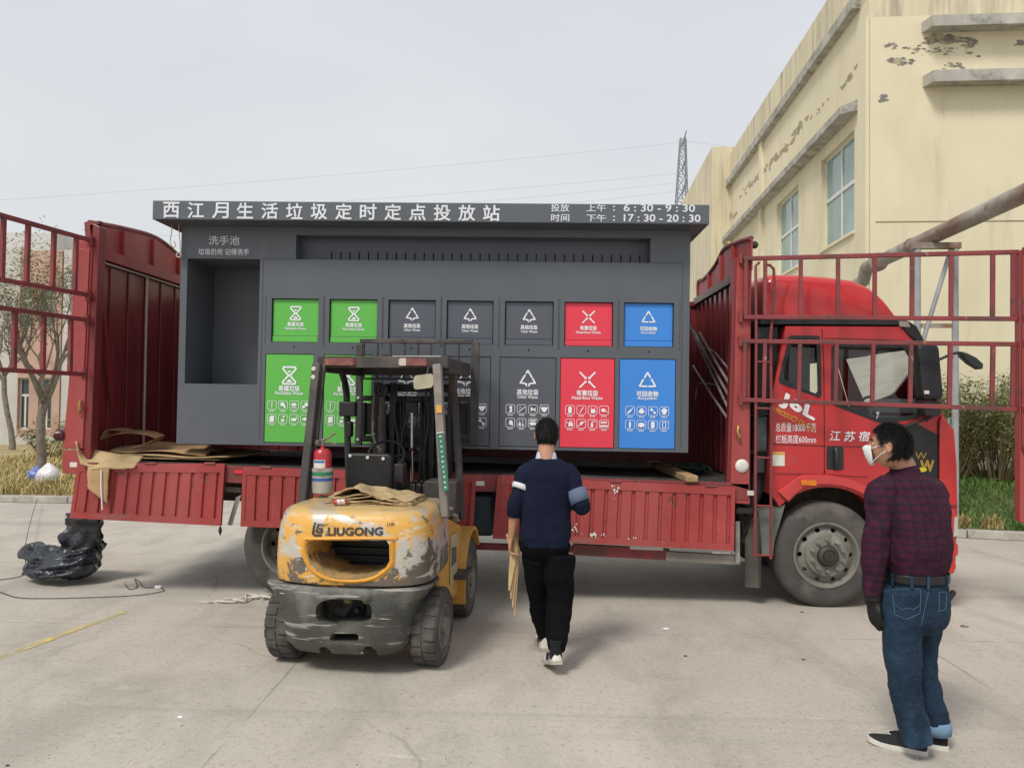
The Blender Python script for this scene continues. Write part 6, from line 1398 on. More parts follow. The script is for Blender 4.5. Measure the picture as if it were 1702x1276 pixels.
# carriage and load backrest
yc0 = 1.44
m = fm()
def bxp(px0, px1, py0, py1, y0=yc0, y1=yc0+.04):
    A_, B_ = FK(px0, py0, y0), FK(px1, py1, y0); m.box(A_.x, B_.x, y0, y1, min(A_.z, B_.z), max(A_.z, B_.z))
bxp(598, 785, 563, 570.5)
for px in (604, 626.5, 648, 671.5, 694, 715.5, 738, 762): bxp(px-1.2, px+1.2, 571, 627, yc0+.01, yc0+.035)
bxp(592, 600, 572, 740); bxp(783, 794, 568, 740)
bxp(601, 782, 627.5, 632)
br_ = obj('load_backrest', m, MAT['ohg'], fl, smooth=0, bevel=.004)
m = fm()
bxp(601, 782, 657, 668, yc0+.0, yc0+.05); bxp(601, 782, 724, 737, yc0, yc0+.05); bxp(601, 606, 668.2, 723.8, yc0, yc0+.05); bxp(776, 782, 668.2, 723.8, yc0, yc0+.05); bxp(622, 628, 668.2, 723.8, yc0, yc0+.05); bxp(757, 763, 668.2, 723.8, yc0, yc0+.05)
bxp(607, 621.5, 670, 722, yc0+.03, yc0+.045); bxp(763.5, 775.5, 670, 722, yc0+.03, yc0+.045)
obj('carriage', m, MAT['mast'], fl, smooth=0, bevel=.004)
m = fm()
for sg in (-1, 1):
    xf = FK(693, 735, yc0).x+.30*sg; zf = z0-.05
    m.hexa([(xf-.05, yc0+.052, zf-.01), (xf+.05, yc0+.052, zf-.01), (xf+.05, yc0+1.05, zf+.02), (xf-.05, yc0+1.05, zf+.02), (xf-.05, yc0+.052, zf+.045), (xf+.05, yc0+.052, zf+.045), (xf+.05, yc0+1.05, zf+.038), (xf-.05, yc0+1.05, zf+.038)])
obj('fork', m, MAT['mast'], fl, smooth=0)
m = fm(); c = FK(593, 660, yc0-.005)
for px, py in ((595.5, 661), (595, 730)): m.lathe([(.002, 0), (.012, 0), (.012, .006), (.002, .008)], FK(px, py, yc0-.003), (0, -1, 0), 8)
obj('rivet', m, MAT['stick'], br_)
# ---------------------------------------------------------------- loose things on the forklift
ex = FK(535, 819, .30); exw = TF @ ex
ext = empty('fire_extinguisher', tuple(exw), 'red fire extinguisher in a pale can strapped to the forklift guard leg', 'fire extinguisher')
m = MB(); zb2 = exw.z; hz = lambda py: (TF @ FK(535, py, .30)).z
prof = [(.002, 0), (.074, 0), (.080, .008), (.080, hz(777)-zb2-.004), (.078, hz(777)-zb2), (.068, hz(777)-zb2)]
m.lathe(prof, exw, (0, 0, 1), 32); can = obj('carrier_can', m, M('pale_scuffed_can', '#a8a49a', .5, .1, var=.12, vs=6, spots=[('#7d766a', 8, .6, .08), ('#c7c3b8', 4, .58, .1)]), ext, smooth=35)
for py0, py1, cc in ((783, 789, '#2f7a58'), (793, 798, '#3a5a9c')):
    m = MB(); m.lathe([(.0802, hz(py1)-zb2), (.0812, hz(py1)-zb2), (.0812, hz(py0)-zb2), (.0802, hz(py0)-zb2)], exw, (0, 0, 1), 32); obj('colour_band', m, M('band_'+('green' if cc == '#2f7a58' else 'blue'), cc, .5), can, smooth=35)
m = MB(); r_ = .068; z1_ = hz(777)-zb2; z2_ = hz(755)-zb2; z3_ = hz(746)-zb2
m.lathe([(.03, .02), (r_, .03), (r_, z2_), (r_*.93, z2_+.022), (r_*.7, z2_+.04), (r_*.35, z3_), (.016, z3_+.01), (.016, z3_+.03)], exw, (0, 0, 1), 32); cyl = obj('cylinder', m, M('extinguisher_red', '#b52a33', .35, var=.08, vs=5, coat=.3), ext, smooth=35)
m = MB(); n = 12
m.loft([[exw+Vector((.0695*sin(a), -.0695*cos(a), z)) for a in [radians(-48+80*k/n) for k in range(n+1)]] for z in (hz(776.5)-zb2, hz(763)-zb2)], caps=False, closed=False); obj('label', m, MAT['stick'], cyl, smooth=60, fix=False)
m = MB(); m.loft([[exw+Vector((.0703*sin(a), -.0703*cos(a), z)) for a in [radians(-44+72*k/n) for k in range(n+1)]] for z in (hz(768)-zb2, hz(764)-zb2)], caps=False, closed=False); obj('label_print', m, M('blue_label_print', '#3f74a8', .5), cyl, smooth=60, fix=False)
m = MB(); tp = exw+Vector((0, 0, z3_+.03)); m.tube([tp, tp+Vector((0, 0, .035))], .018, 10); m.lathe([(.002, 0), (.02, 0), (.02, .02), (.002, .02)], tp+Vector((-.03, -.01, .02)), (-.5, -1, 0), 12)
m.tube([tp+Vector((-.01, 0, .035)), tp+Vector((.04, 0, .05)), tp+Vector((.085, 0, .085)), tp+Vector((.10, 0, .09))], [.010, .009, .007, .004], 6); m.tube([tp+Vector((0, 0, .02)), tp+Vector((.06, 0, .02)), tp+Vector((.10, .01, .005))], .007, 6); obj('valve', m, M('brass_grey_valve', '#8a8272', .4, .5, var=.2, vs=20), ext)
# burlap on the counterweight
def cloth_sheet(mb, fn, nu, nv): mb.grid(fn, nu, nv)
MAT['burlap'] = M('dusty_burlap', '#b39b74', .95, var=.14, vs=9, spots=[('#8f7b59', 12, .55, .12, (.4, 1.5, 1)), ('#c9b48c', 5, .58, .15)], bump=(90, .8, .006))
sk = empty('burlap_sack', tuple(TF @ FK(625, 838, .1)), 'folded brown burlap sack lying on the forklift counterweight', 'sack')
random.seed(8)
xl_, xr_ = FK(556, 835, .1).x, FK(697, 835, .1).x
import mathutils.noise as MN
for k in range(6):
    m = fm(); zz0 = zt_+.008+.013*k; ph = k*1.7
    def fn(u, v, k=k, ph=ph, zz0=zz0):
        x = xl_+(xr_-xl_)*u*(1-.02*k)+.01*k; y = -.10+.42*v
        ed = .018*MN.noise(Vector((u*6, ph, v*6)))+.01*MN.noise(Vector((u*25, ph, v*25)))
        x += ed*(1 if u > .5 else -1); y += ed*(-1 if v < .5 else 1)
        z = zz0+.008*MN.noise(Vector((x*9+ph, y*9, ph)))-.010*k*max(0, u-.55)*1.6
        if k == 5:
            b = max(0, 1-u/.42); z += .05*sin(min(1, b*1.25)*pi)*(1-.5*v)+.012*sin(u*18+v*6); z -= .03*max(0, u-.7)
        if k >= 3: z += .012*sin(u*9+k)*(1-v)
        return (x, y, z)
    m.grid(fn, 46, 16); o = obj('fold', m, MAT['burlap'], sk, smooth=60); sm_ = o.modifiers.new('thick', 'SOLIDIFY'); sm_.thickness = .008
cn = FK(565.5, 834, -.14); m = fm(); ca = Vector((1, .25, .06)).normalized()
m.cur = 0; m.lathe([(.002, -.042), (.016, -.042), (.02, -.036), (.02, .036), (.016, .042), (.002, .042)], cn+Vector((0, 0, .0)), ca, 20); m.cur = 1; m.lathe([(.0203, -.02), (.0206, -.02), (.0206, .034), (.0203, .034)], cn, ca, 20)
obj('drink_can', m, [M('can_red', '#b83a3f', .35, .4), M('can_white', '#d6cfca', .35, .3, var=.1, vs=40, spots=[('#b0484c', 40, .58, .04)])], label='crumpled red and white drink can lying on the counterweight edge', cat='drink can', smooth=40)
# ================================================================== PEOPLE
def cm1(vals, n):           # catmull over arbitrary tuples
    A = [np.array(v, dtype=float) for v in vals]; out = []
    for i in range(len(A)-1):
        a, b, c, d = A[max(i-1, 0)], A[i], A[i+1], A[min(i+2, len(A)-1)]
        for k in range(n):
            t = k/n; out.append(.5*((2*b)+(c-a)*t+(2*a-5*b+4*c-d)*t*t+(3*b-a-3*c+d)*t**3))
    out.append(A[-1]); return out
def stack(mb, secs, yaw, n=22, sub=5, ex=2.0, fold=None):
    """horizontal sections (x,y,z,rx,ry[,yaw]) lofted upwards"""
    rings = []
    for s in cm1(secs, sub):
        x, y, z, rx, ry = s[:5]; yw = yaw if len(s) < 6 else s[5]; r = []
        for k in range(n):
            a = 2*pi*k/n; c, q = cos(a), sin(a); f = 1+(fold(a, z) if fold else 0)
            u = rx*f*math.copysign(abs(c)**(2/ex), c); v = ry*f*math.copysign(abs(q)**(2/ex), q)
            r.append(Vector((x+u*cos(yw)-v*sin(yw), y+u*sin(yw)+v*cos(yw), z)))
        rings.append(r)
    mb.loft(rings)
def limb(mb, secs, n=16, sub=5, fold=None):
    """round sections (x,y,z,r) swept along the chain"""
    S_ = cm1(secs, sub); P = [Vector(s[:3]) for s in S_]; m = len(P); rings = []; nn = (P[1]-P[0]).normalized().orthogonal().normalized()
    for i in range(m):
        t = (P[min(i+1, m-1)]-P[max(i-1, 0)]).normalized(); nn = (nn-t*nn.dot(t)).normalized(); bb = t.cross(nn)
        rings.append([P[i]+(nn*cos(2*pi*k/n)+bb*sin(2*pi*k/n))*(S_[i][3]*(1+(fold(2*pi*k/n, i/m) if fold else 0))) for k in range(n)])
    mb.loft(rings)
def organic(o, vox, smooth=5, fac=.5, disp=None):
    r = o.modifiers.new('remesh', 'REMESH'); r.mode = 'VOXEL'; r.voxel_size = vox; r.use_smooth_shade = True
    if smooth: s = o.modifiers.new('smooth', 'SMOOTH'); s.factor = fac; s.iterations = smooth
    for (sc, st) in disp or ():
        t = bpy.data.textures.new('folds', 'CLOUDS'); t.noise_scale = sc; t.noise_depth = 2
        d = o.modifiers.new('folds', 'DISPLACE'); d.texture = t; d.strength = st; d.mid_level = .5; d.texture_coords = 'LOCAL'
def hand(mb, wrist, d, n, t, curl=(18, 25, 18), k=1.0, spread=.0):
    """d: wrist to knuckles, n: palm faces, t: thumb side"""
    w = Vector(wrist); d = Vector(d).normalized(); t = Vector(t); t = (t-d*t.dot(d)).normalized(); n_ = Vector(n); n_ = (n_-d*n_.dot(d)-t*n_.dot(t)).normalized()
    rings = []
    for s, hw, th in ((-.02, .025, .020), (.0, .026, .019), (.03, .036, .017), (.065, .041, .015), (.088, .040, .012), (.097, .034, .008)):
        rings.append([w+d*(s*k)+t*(hw*k*cos(2*pi*i/14))+n_*(th*k*sin(2*pi*i/14)) for i in range(14)])
    mb.loft(rings)
    for off, ln, st in ((.030, .070, .085), (.0105, .079, .091), (-.0095, .073, .088), (-.029, .056, .080)):
        p = w+d*(st*k)+t*(off*k); a = 0; pts = [p-d*.015*k, p]; rr = [.0095*k, .0096*k]; q = (d+t*(off*spread*10)).normalized()
        for seg, c in zip((.45, .32, .23), curl):
            a += radians(c); q2 = q*cos(a)+n_*sin(a); pts.append(pts[-1]+q2*(ln*k*seg)); rr.append(rr[-1]*.93)
        P = catmull(pts, 3); R_ = [np.interp(i/3, range(len(rr)), rr) for i in range(len(P))]
        mb.tube(P, R_, 9); mb.sphere(P[-1], R_[-1]*.98, 8, 6)
    p = w+d*(.022*k)+t*(.026*k); q = (d*.55+t*.75+n_*.45).normalized(); p1 = p+q*(.038*k); q2 = (d*.85+t*.25+n_*.5).normalized(); p2 = p1+q2*(.03*k); p3 = p2+(d*.9+n_*.6).normalized()*(.024*k)
    mb.tube(catmull([p-q*.015*k, p, p1, p2, p3], 3), [.0135*k]*4+[.0125*k]*4+[.0105*k]*4+[.009*k], 9); mb.sphere(p3, .009*k, 8, 6)
def headfn(c, yaw, pitch=0, k=1.0):
    R_ = Matrix.Rotation(yaw, 3, 'Z') @ Matrix.Rotation(pitch, 3, 'X'); c = Vector(c)
    def f(ux, uy, uz, grow=0.0):
        x, y, z = ux, uy, uz
        sx_, sy_, sz_ = .0745, .097, .116
        if z < 0: x *= 1-.30*(-z)**1.6; 
        if y < 0 and z < -.1: y *= 1-.42*min(1, (-z-.1)*1.2)
        if y > 0: y *= 1-.06*max(0, -z)
        g = 0
        if uy > 0:
            g += .026*math.exp(-((ux/.17)**2+((uz+.17)/.17)**2))+.012*math.exp(-((ux/.13)**2+((uz-.02)/.2)**2))
            g -= .010*math.exp(-(((abs(ux)-.40)/.2)**2+((uz-.06)/.13)**2))
            g += .006*math.exp(-((ux/.45)**2+((uz-.22)/.1)**2)); g += .010*math.exp(-((ux/.25)**2+((uz+.86)/.18)**2)); g += .007*math.exp(-((ux/.25)**2+((uz+.5)/.09)**2))
        v = Vector((x*(sx_+grow), y*(sy_+grow)+g, z*(sz_+grow)))*k
        return c+R_ @ v
    return f, R_
def head_mesh(mb, f, nu=40, nv=32):
    rings = []
    for j in range(nv+1):
        t = min(max(pi*j/nv, .03), pi-.03); rings.append([f(sin(t)*sin(2*pi*i/nu), sin(t)*cos(2*pi*i/nu), -cos(t)) for i in range(nu)])
    mb.loft(rings)
def hair(parent, f, R_, line, n, ln, mat, lift=.012, seed=1):
    random.seed(seed); m = MB(); nu, nv = 44, 34; idx = {}; pts = []
    def U(j, i): t = min(max(pi*j/nv, .03), pi-.03); return (sin(t)*sin(2*pi*i/nu), sin(t)*cos(2*pi*i/nu), -cos(t))
    for j in range(nv+1):
        for i in range(nu): u = U(j, i); pts.append(f(*u, grow=.011+.004*MN.noise(Vector(u)*4)))
    fc = []
    for j in range(nv):
        for i in range(nu):
            u = U(j+.5, i+.5)
            if line(*u) > 0: fc.append((j*nu+i, j*nu+(i+1) % nu, (j+1)*nu+(i+1) % nu, (j+1)*nu+i))
    m.add(pts, fc)
    used = sorted({i for q in m.f for i in q}); mp_ = {o: k for k, o in enumerate(used)}; m.v = [m.v[i] for i in used]; m.f = [tuple(mp_[i] for i in q) for q in m.f]
    c0 = f(0, 0, 0)
    k = 0
    while k < n:
        a, z = rnd(0, 2*pi), rnd(-1, 1); s = sqrt(1-z*z); u = (s*sin(a), s*cos(a), z)
        if line(*u) < -.03: continue
        k += 1; p = f(*u, grow=.008); nrm = (p-c0).normalized(); crown = Vector((0, -.35, .9)); dl = Vector(u)-crown; dl = R_ @ Vector(dl); dl = (dl-nrm*dl.dot(nrm))
        dl = dl.normalized() if dl.length > 1e-3 else nrm.orthogonal(); dl = (dl+Vector((rnd(-1, 1), rnd(-1, 1), rnd(-1, 1)))*.35).normalized(); sd_ = nrm.cross(dl)*rnd(.0009, .0018); L_ = ln*rnd(.5, 1.2)*(.45 if u[1] > .25 else 1)
        p1 = p+dl*L_*.5+nrm*lift*rnd(.5, 1.3); p2 = p+dl*L_+nrm*lift*rnd(0, 1.0)
        m.add([p-sd_, p+sd_, p1+sd_, p1-sd_, p2], [(0, 1, 2, 3), (3, 2, 4)])
    return obj('hair', m, mat, parent, smooth=60, fix=False)
def shoe(mbu, mbs, heel, yaw, pitch, L_=.275, w=.095, toe_h=.05, heel_h=.085):
    """heel: ground point below the heel; yaw: toe direction measured from +y, positive to the left"""
    R_ = Matrix.Rotation(yaw, 3, 'Z') @ Matrix.Rotation(pitch, 3, 'X'); h = Vector(heel)
    prof = [(0, .50, .95, 1), (.04, .68, 1.0, 1), (.15, .76, 1.0, 1), (.3, .74, .95, 1), (.45, .78, .82, 1), (.6, .92, .64, 1), (.75, 1.0, .52, 1), (.88, .92, .42, 1), (.96, .66, .34, 1), (1.0, .3, .22, 1)]
    ru, rs = [], []
    for s, ww, hh, _ in prof:
        hw = w/2*ww; hz_ = .022+heel_h*hh
        ru.append([h+R_ @ Vector((hw*cos(a)*(1 if sin(a) < 0.2 else (1-.35*sin(a))), s*L_, .020+(hz_-.02)*max(0, sin(a))*.98)) for a in [pi*k/12*1.0 for k in range(13)]]+[h+R_ @ Vector((-hw*.96, s*L_, .012)), h+R_ @ Vector((hw*.96, s*L_, .012))])
        up_ = .012*max(0, s-.7)/.3
        rs.append([h+R_ @ Vector((x*(hw+.004), s*L_*1.02-.004, z+up_)) for x, z in ((1, 0), (1.02, .012), (1, .024), (-1, .024), (-1.02, .012), (-1, 0))])
    mbu.loft(ru); mbs.loft(rs); return R_
SKIN = M('skin', '#b98a6e', .5, var=.06, vs=14, spots=[('#a8735c', 18, .58, .2, None, .5)], bump=(160, .12, .002))
HAIR = M('black_hair', '#100f0f', .62, var=.2, vs=20, spec=.25)
EYEW = M('eye_white', '#d8d2ca', .2); IRIS = M('dark_iris', '#1d120c', .15); LIP = M('lips', '#9a5f55', .45); BROW = HAIR
def face_bits(p, f, R_, k=1.0, mouth=True):
    fwd = R_ @ Vector((0, 1, 0))
    for sg in (-1, 1):
        c = f(.40*sg, .905, .07)-fwd*.004; m = MB(); m.cur = 0; m.sphere(c, .0115*k, 14, 10); m.cur = 1; m.lathe([(.0056*k, 0), (.004*k, .0014), (.0006, .002)], c+fwd*.0108*k, fwd, 14, False); obj('eye', m, [EYEW, IRIS], p, smooth=60)
        m = MB(); m.tube([f(.18*sg, .95, .21, .003), f(.40*sg, .88, .25, .004), f(.60*sg, .76, .22, .003)], [.0035, .0045, .002], 6); obj('eyebrow', m, BROW, p)
    if mouth: m = MB(); m.tube([f(-.24, .90, -.50, .001), f(-.08, .93, -.47, .003), f(0, .94, -.485, .003), f(.08, .93, -.47, .003), f(.24, .90, -.50, .001)], [.003, .006, .0055, .006, .003], 8); obj('lips', m, LIP, p)
def ears(mb, f, R_):
    for sg in (-1, 1):
        c = f(1.02*sg, -.12, -.02); r = R_ @ Vector((sg, -.35, 0)); u = R_ @ Vector((0, -.15, 1)); w_ = r.cross(u)
        mb.loft([[c+r*(.006+dx)+u*(s*.030*cos(2*pi*i/14)+.0)+w_*(s*.017*sin(2*pi*i/14)) for i in range(14)] for dx, s in ((-.01, .5), (0, .85), (.006, 1.0), (.010, .85), (.008, .4))])
fold = lambda A, fz, fa=1.3, off=0: (lambda a, z: A*MN.noise(Vector((cos(a)*fa+off, sin(a)*fa, z*fz))))
# ------------------------------------------------------------------ man walking away
c0 = W(905, 900, 5.46); X0 = c0.x
def J(px, py, Y): return W(px, py, Y)
hd = J(908.5, 723, 5.49); nk = J(908, 757, 5.46)
shL, shR = J(876, 784, 5.46), J(945, 785, 5.46)
elL, wrL = J(857, 836, 5.40), J(850, 893, 5.46)
elR, wrR = J(968, 842, 5.38), J(931, 815, 5.70)
hpL, hpR = J(892, 922, 5.48), J(930, 922, 5.44)
knL, anL = J(898, 995, 5.62), J(905, 1052, 5.72)
knR, anR = J(930, 1000, 5.42), J(924, 1083, 5.20)
def v4(p, r): return (p.x, p.y, p.z, r)
yw1 = radians(2)
m = MB(); f1, R1 = headfn(hd, radians(4), radians(-4), .97)
head_mesh(m, f1); ears(m, f1, R1)
limb(m, [v4(hd+Vector((0, -.012, -.03)), .058), v4(nk+Vector((0, .0, .02)), .060), v4(nk+Vector((0, 0, -.04)), .07)])
stack(m, [(nk.x, 5.46, nk.z-.02, .06, .055), (nk.x, 5.46, nk.z-.07, .155, .085), (nk.x, 5.46, nk.z-.22, .155, .10), (X0, 5.46, 1.02, .12, .08), (X0, 5.46, .88, .125, .085), (X0, 5.46, .80, .10, .08)], yw1)
for a, b_, c in ((shL, elL, wrL), (shR, elR, wrR)): limb(m, [v4(a, .05), v4(a.lerp(b_, .5), .044), v4(b_, .038), v4(b_.lerp(c, .35), .038), v4(c, .026)])
for a, b_, c in ((hpL, knL, anL), (hpR, knR, anR)): limb(m, [v4(a, .045), v4(a.lerp(b_, .5), .062), v4(b_, .052), v4(b_.lerp(c, .35), .052), v4(c, .036)])
hand(m, wrL, (-.05, .10, -1), (1, -.1, 0), (.25, 1, 0), (30, 45, 30)); hand(m, wrR, (-.8, .35, .3), (-.1, -.6, .6), (.2, .3, 1), (35, 40, 30))
p1 = obj('person', m, SKIN, None, 'man in navy sweater and black trousers walking towards the truck with a cardboard strip', 'person')
organic(p1, .0055, 2, .4)
MAT['knit'] = M('navy_knit', '#141a2e', .95, var=.12, vs=5, spots=[('#1c2338', 4, .55, .25, None, .5)], bump=(420, .5, .003), spec=.2)
m = MB(); fd = fold(.045, 9)
stack(m, [(X0+.005, 5.46, c0.z-.03, .168, .128), (X0+.005, 5.46, c0.z+.015, .176, .132), (X0+.004, 5.46, c0.z+.05, .185, .137), (X0+.004, 5.458, 1.08, .182, .132), (X0+.01, 5.455, 1.22, .184, .128), (nk.x, 5.452, 1.32, .190, .120), (nk.x, 5.455, 1.375, .162, .10), (nk.x, 5.462, 1.415, .112, .085), (nk.x, 5.466, nk.z-.018, .078, .070)], yw1, 30, 6, 2.3, fold(.03, 8))
limb(m, [v4(shL+Vector((.03, 0, .0)), .07), v4(shL+Vector((-.012, 0, -.02)), .070), v4(shL.lerp(elL, .5), .058), v4(elL, .055), v4(elL.lerp(wrL, .28), .052)], 18, 6, fold(.10, 8))
limb(m, [v4(shR+Vector((-.03, 0, .0)), .07), v4(shR+Vector((.012, 0, -.02)), .070), v4(shR.lerp(elR, .5), .060), v4(elR, .058), v4(elR.lerp(wrR, .4), .052), v4(elR.lerp(wrR, .8), .045)], 18, 6, fold(.10, 8))
sw = obj('sweater', m, MAT['knit'], p1); organic(sw, .008, 5, .5, [(.12, .016), (.035, .007)])
def band(a, b_, t0, t1, r, mat, nm):
    m = MB(); A_, B_ = a.lerp(b_, t0), a.lerp(b_, t1); m.tube([A_, A_.lerp(B_, .5), B_], r, 26, False); o = obj(nm, m, mat, p1, smooth=60); s = o.modifiers.new('thick', 'SOLIDIFY'); s.thickness = .006; s.offset = 0; organic_d = bpy.data.textures.new('folds', 'CLOUDS'); return o
band(shL, elL, .42, .58, [.0665, .065, .063], M('white_knit_band', '#cfd1d2', .9, bump=(300, .4, .003)), 'sleeve_band')
band(shR, elR, .52, .88, [.068, .0675, .0665], M('grey_blue_knit_band', '#5c6a83', .9, bump=(300, .4, .003)), 'sleeve_band')
m = MB(); limb(m, [v4(elL.lerp(wrL, .22), .050), v4(elL.lerp(wrL, .30), .053), v4(elL.lerp(wrL, .36), .050)], 18, 4, fold(.06, 8)); cf = obj('cuff', m, MAT['knit'], sw, smooth=60)
m = MB(); rings = []
for dz, r_, ry_ in ((-.035, .082, .072), (-.01, .074, .068), (.026, .064, .062), (.029, .058, .056), (-.01, .058, .056)): rings.append([Vector((nk.x+r_*cos(2*pi*k/28), 5.466+ry_*sin(2*pi*k/28), nk.z+dz+.006*sin(2*pi*k/28))) for k in range(28)])
m.loft(rings, False); obj('shirt_collar', m, M('pale_blue_cotton', '#b9c9dd', .85), p1, smooth=60)
MAT['trs'] = M('black_trouser_cloth', '#0b0c10', .9, var=.2, vs=4, bump=(300, .2, .001), spec=.12)
m = MB()
stack(m, [(X0, 5.46, c0.z+.03, .150, .105), (X0, 5.46, c0.z-.03, .176, .128), (X0, 5.455, .86, .185, .135), (X0, 5.46, .78, .176, .125), (X0, 5.46, .72, .12, .09)], yw1, 28, 5, 2.3, fold(.03, 10))
limb(m, [v4(hpL, .108), v4(hpL.lerp(knL, .45), .100), v4(knL, .086), v4(knL.lerp(anL, .45), .082), v4(knL.lerp(anL, .8), .066), v4(anL+Vector((0, 0, -.01)), .055)], 20, 7, fold(.10, 7))
limb(m, [v4(hpR, .110), v4(hpR.lerp(knR, .45), .104), v4(knR, .092), v4(knR.lerp(anR, .45), .088), v4(knR.lerp(anR, .78), .072), v4(anR+Vector((0, 0, .01)), .060)], 20, 7, fold(.12, 8))
tr = obj('trousers', m, MAT['trs'], p1); organic(tr, .008, 4, .5, [(.12, .020), (.035, .007)])
m = MB(); limb(m, [v4(anR+Vector((0, 0, .08)), .045), v4(anR, .042), v4(anR+Vector((0, .01, -.04)), .042)], 14, 3); limb(m, [v4(anL+Vector((0, 0, .06)), .045), v4(anL+Vector((0, .01, -.05)), .042)], 14, 3); obj('sock', m, M('dark_sock', '#11131a', .95), p1)
MAT['sneak'] = M('white_sneaker', '#d5d1c8', .6, var=.06, vs=8); MAT['sole'] = M('worn_sole', '#a9a498', .7, var=.1, vs=8); MAT['nav'] = M('navy_stripe', '#2a3040', .6)
for an, yaw, pit, nm in ((anR, radians(14), radians(-16), 'near'), (anL, radians(6), radians(4), 'far')):
    mu, ms = MB(), MB(); hl = Vector((an.x+.055*sin(yaw), an.y-.055*cos(yaw), .085 if pit < -.1 else .002)); Rr = shoe(mu, ms, hl, yaw, pit, .272, .098)
    so = obj('shoe', mu, MAT['sneak'], p1, smooth=60); obj('sole', ms, MAT['sole'], so, smooth=40)
    m = MB()
    for k in range(3): 
        for sg in (1, -1): a = hl+Rr @ Vector((sg*.043, .095+.028*k, .03)); b_ = hl+Rr @ Vector((sg*.036, .075+.028*k, .075)); m.bar(a, b_, .012, .006, (1, 0, 0))
    obj('stripe', m, MAT['nav'], so, smooth=0)
hair(p1, f1, R1, lambda x, y, z: (z-(.52 if y > .45 else (.05+.9*max(0, y)) if y > -.15 else -.62-.2*y)) if not (abs(x) > .88 and -.3 < y < .15 and z < .28) else -1, 2300, .032, HAIR, .006, 5)
face_bits(p1, f1, R1)
# torn strip of corrugated card in his left hand
MAT['card'] = M('corrugated_card', '#b3926a', .9, var=.1, vs=7, spots=[('#9a7a55', 9, .58, .15), ('#c9ab82', 4, .56, .2)], bump=(120, .3, .003))
MAT['cardp'] = M('pale_torn_card', '#bfa57a', .9, var=.12, vs=9, bump=(90, .5, .004))
hc = wrL+Vector((.03, .03, -.11)); m = MB(); random.seed(3)
for k in range(4):
    a0 = Vector((hc.x-.012+.007*k, hc.y-.012+.007*k, hc.z)); top = a0+Vector((-.010+.012*k-.012, .0, .15+rnd(-.03, .02))); bot = a0+Vector((-.03+.006*k, -.02, -.26-.06*k)); w_ = .036-.003*k
    pts = [top, a0.lerp(top, .5)+Vector((rnd(-.006, .006), 0, 0)), a0, a0.lerp(bot, .5)+Vector((rnd(-.008, .008), .01, 0)), bot]
    m.cur = k % 2
    m.loft([[p+Vector((-w_*q, -.0025, 0)), p+Vector((w_*q, -.0035, 0)), p+Vector((w_*q, .0035, 0)), p+Vector((-w_*q, .0025, 0))] for p, q in zip(pts, (1.0, .9, .75, .5, .16))])
obj('card_strip', m, [MAT['cardp'], MAT['card']], label='torn pale cardboard strip held in the walking man\'s left hand', cat='cardboard', smooth=0)
# ------------------------------------------------------------------ man in plaid shirt watching
Y2 = 4.14
hd = J(1481, 741, Y2-.02); nk = J(1502, 783, Y2); tw = J(1519, 952, Y2)
shL, shR = J(1466, 812, Y2-.05), J(1548, 815, Y2+.05)
elL, wrL = J(1455, 900, Y2-.08), J(1450, 990, Y2-.06)
elR, wrR = J(1561, 900, Y2+.10), J(1552, 975, Y2+.27)
hpL, hpR = J(1499, 978, Y2-.06), J(1541, 978, Y2+.07)
knL, anL = J(1500, 1112, Y2-.06), J(1521, 1222, Y2-.06)
knR, anR = J(1532, 1108, Y2+.10), J(1556, 1206, Y2+.09)
yw2 = radians(12)
m = MB(); f2, R2 = headfn(hd, radians(50), radians(2), 1.0)
head_mesh(m, f2); ears(m, f2, R2)
limb(m, [v4(hd+Vector((.018, 0, -.03)), .058), v4(nk+Vector((0, 0, .02)), .062), v4(nk+Vector((.01, 0, -.04)), .075)])
stack(m, [(nk.x, Y2, nk.z-.02, .06, .055), (nk.x+.02, Y2, nk.z-.08, .15, .09), (tw.x, Y2, 1.25, .15, .11), (tw.x, Y2, .98, .115, .09), (tw.x, Y2, .86, .12, .09), (tw.x, Y2, .78, .10, .08)], yw2)
for a, b_, c in ((shL, elL, wrL), (shR, elR, wrR)): limb(m, [v4(a, .052), v4(a.lerp(b_, .5), .046), v4(b_, .04), v4(b_.lerp(c, .35), .04), v4(c, .028)])
for a, b_, c in ((hpL, knL, anL), (hpR, knR, anR)): limb(m, [v4(a, .045), v4(a.lerp(b_, .5), .064), v4(b_, .054), v4(b_.lerp(c, .35), .054), v4(c, .038)])
dL = Vector((.16, .12, -1)); hand(m, wrL+Vector((0, 0, -.01)), dL, (.9, .2, 0), (-.3, .9, 0), (10, 16, 12)); hand(m, wrR, (-.3, .3, -1), (-.5, -.5, 0), (-.6, .6, 0), (30, 40, 30))
p2 = obj('person', m, SKIN, None, 'man in dark plaid shirt, jeans and white mask standing with his back to us', 'person')
organic(p2, .0055, 2, .4)
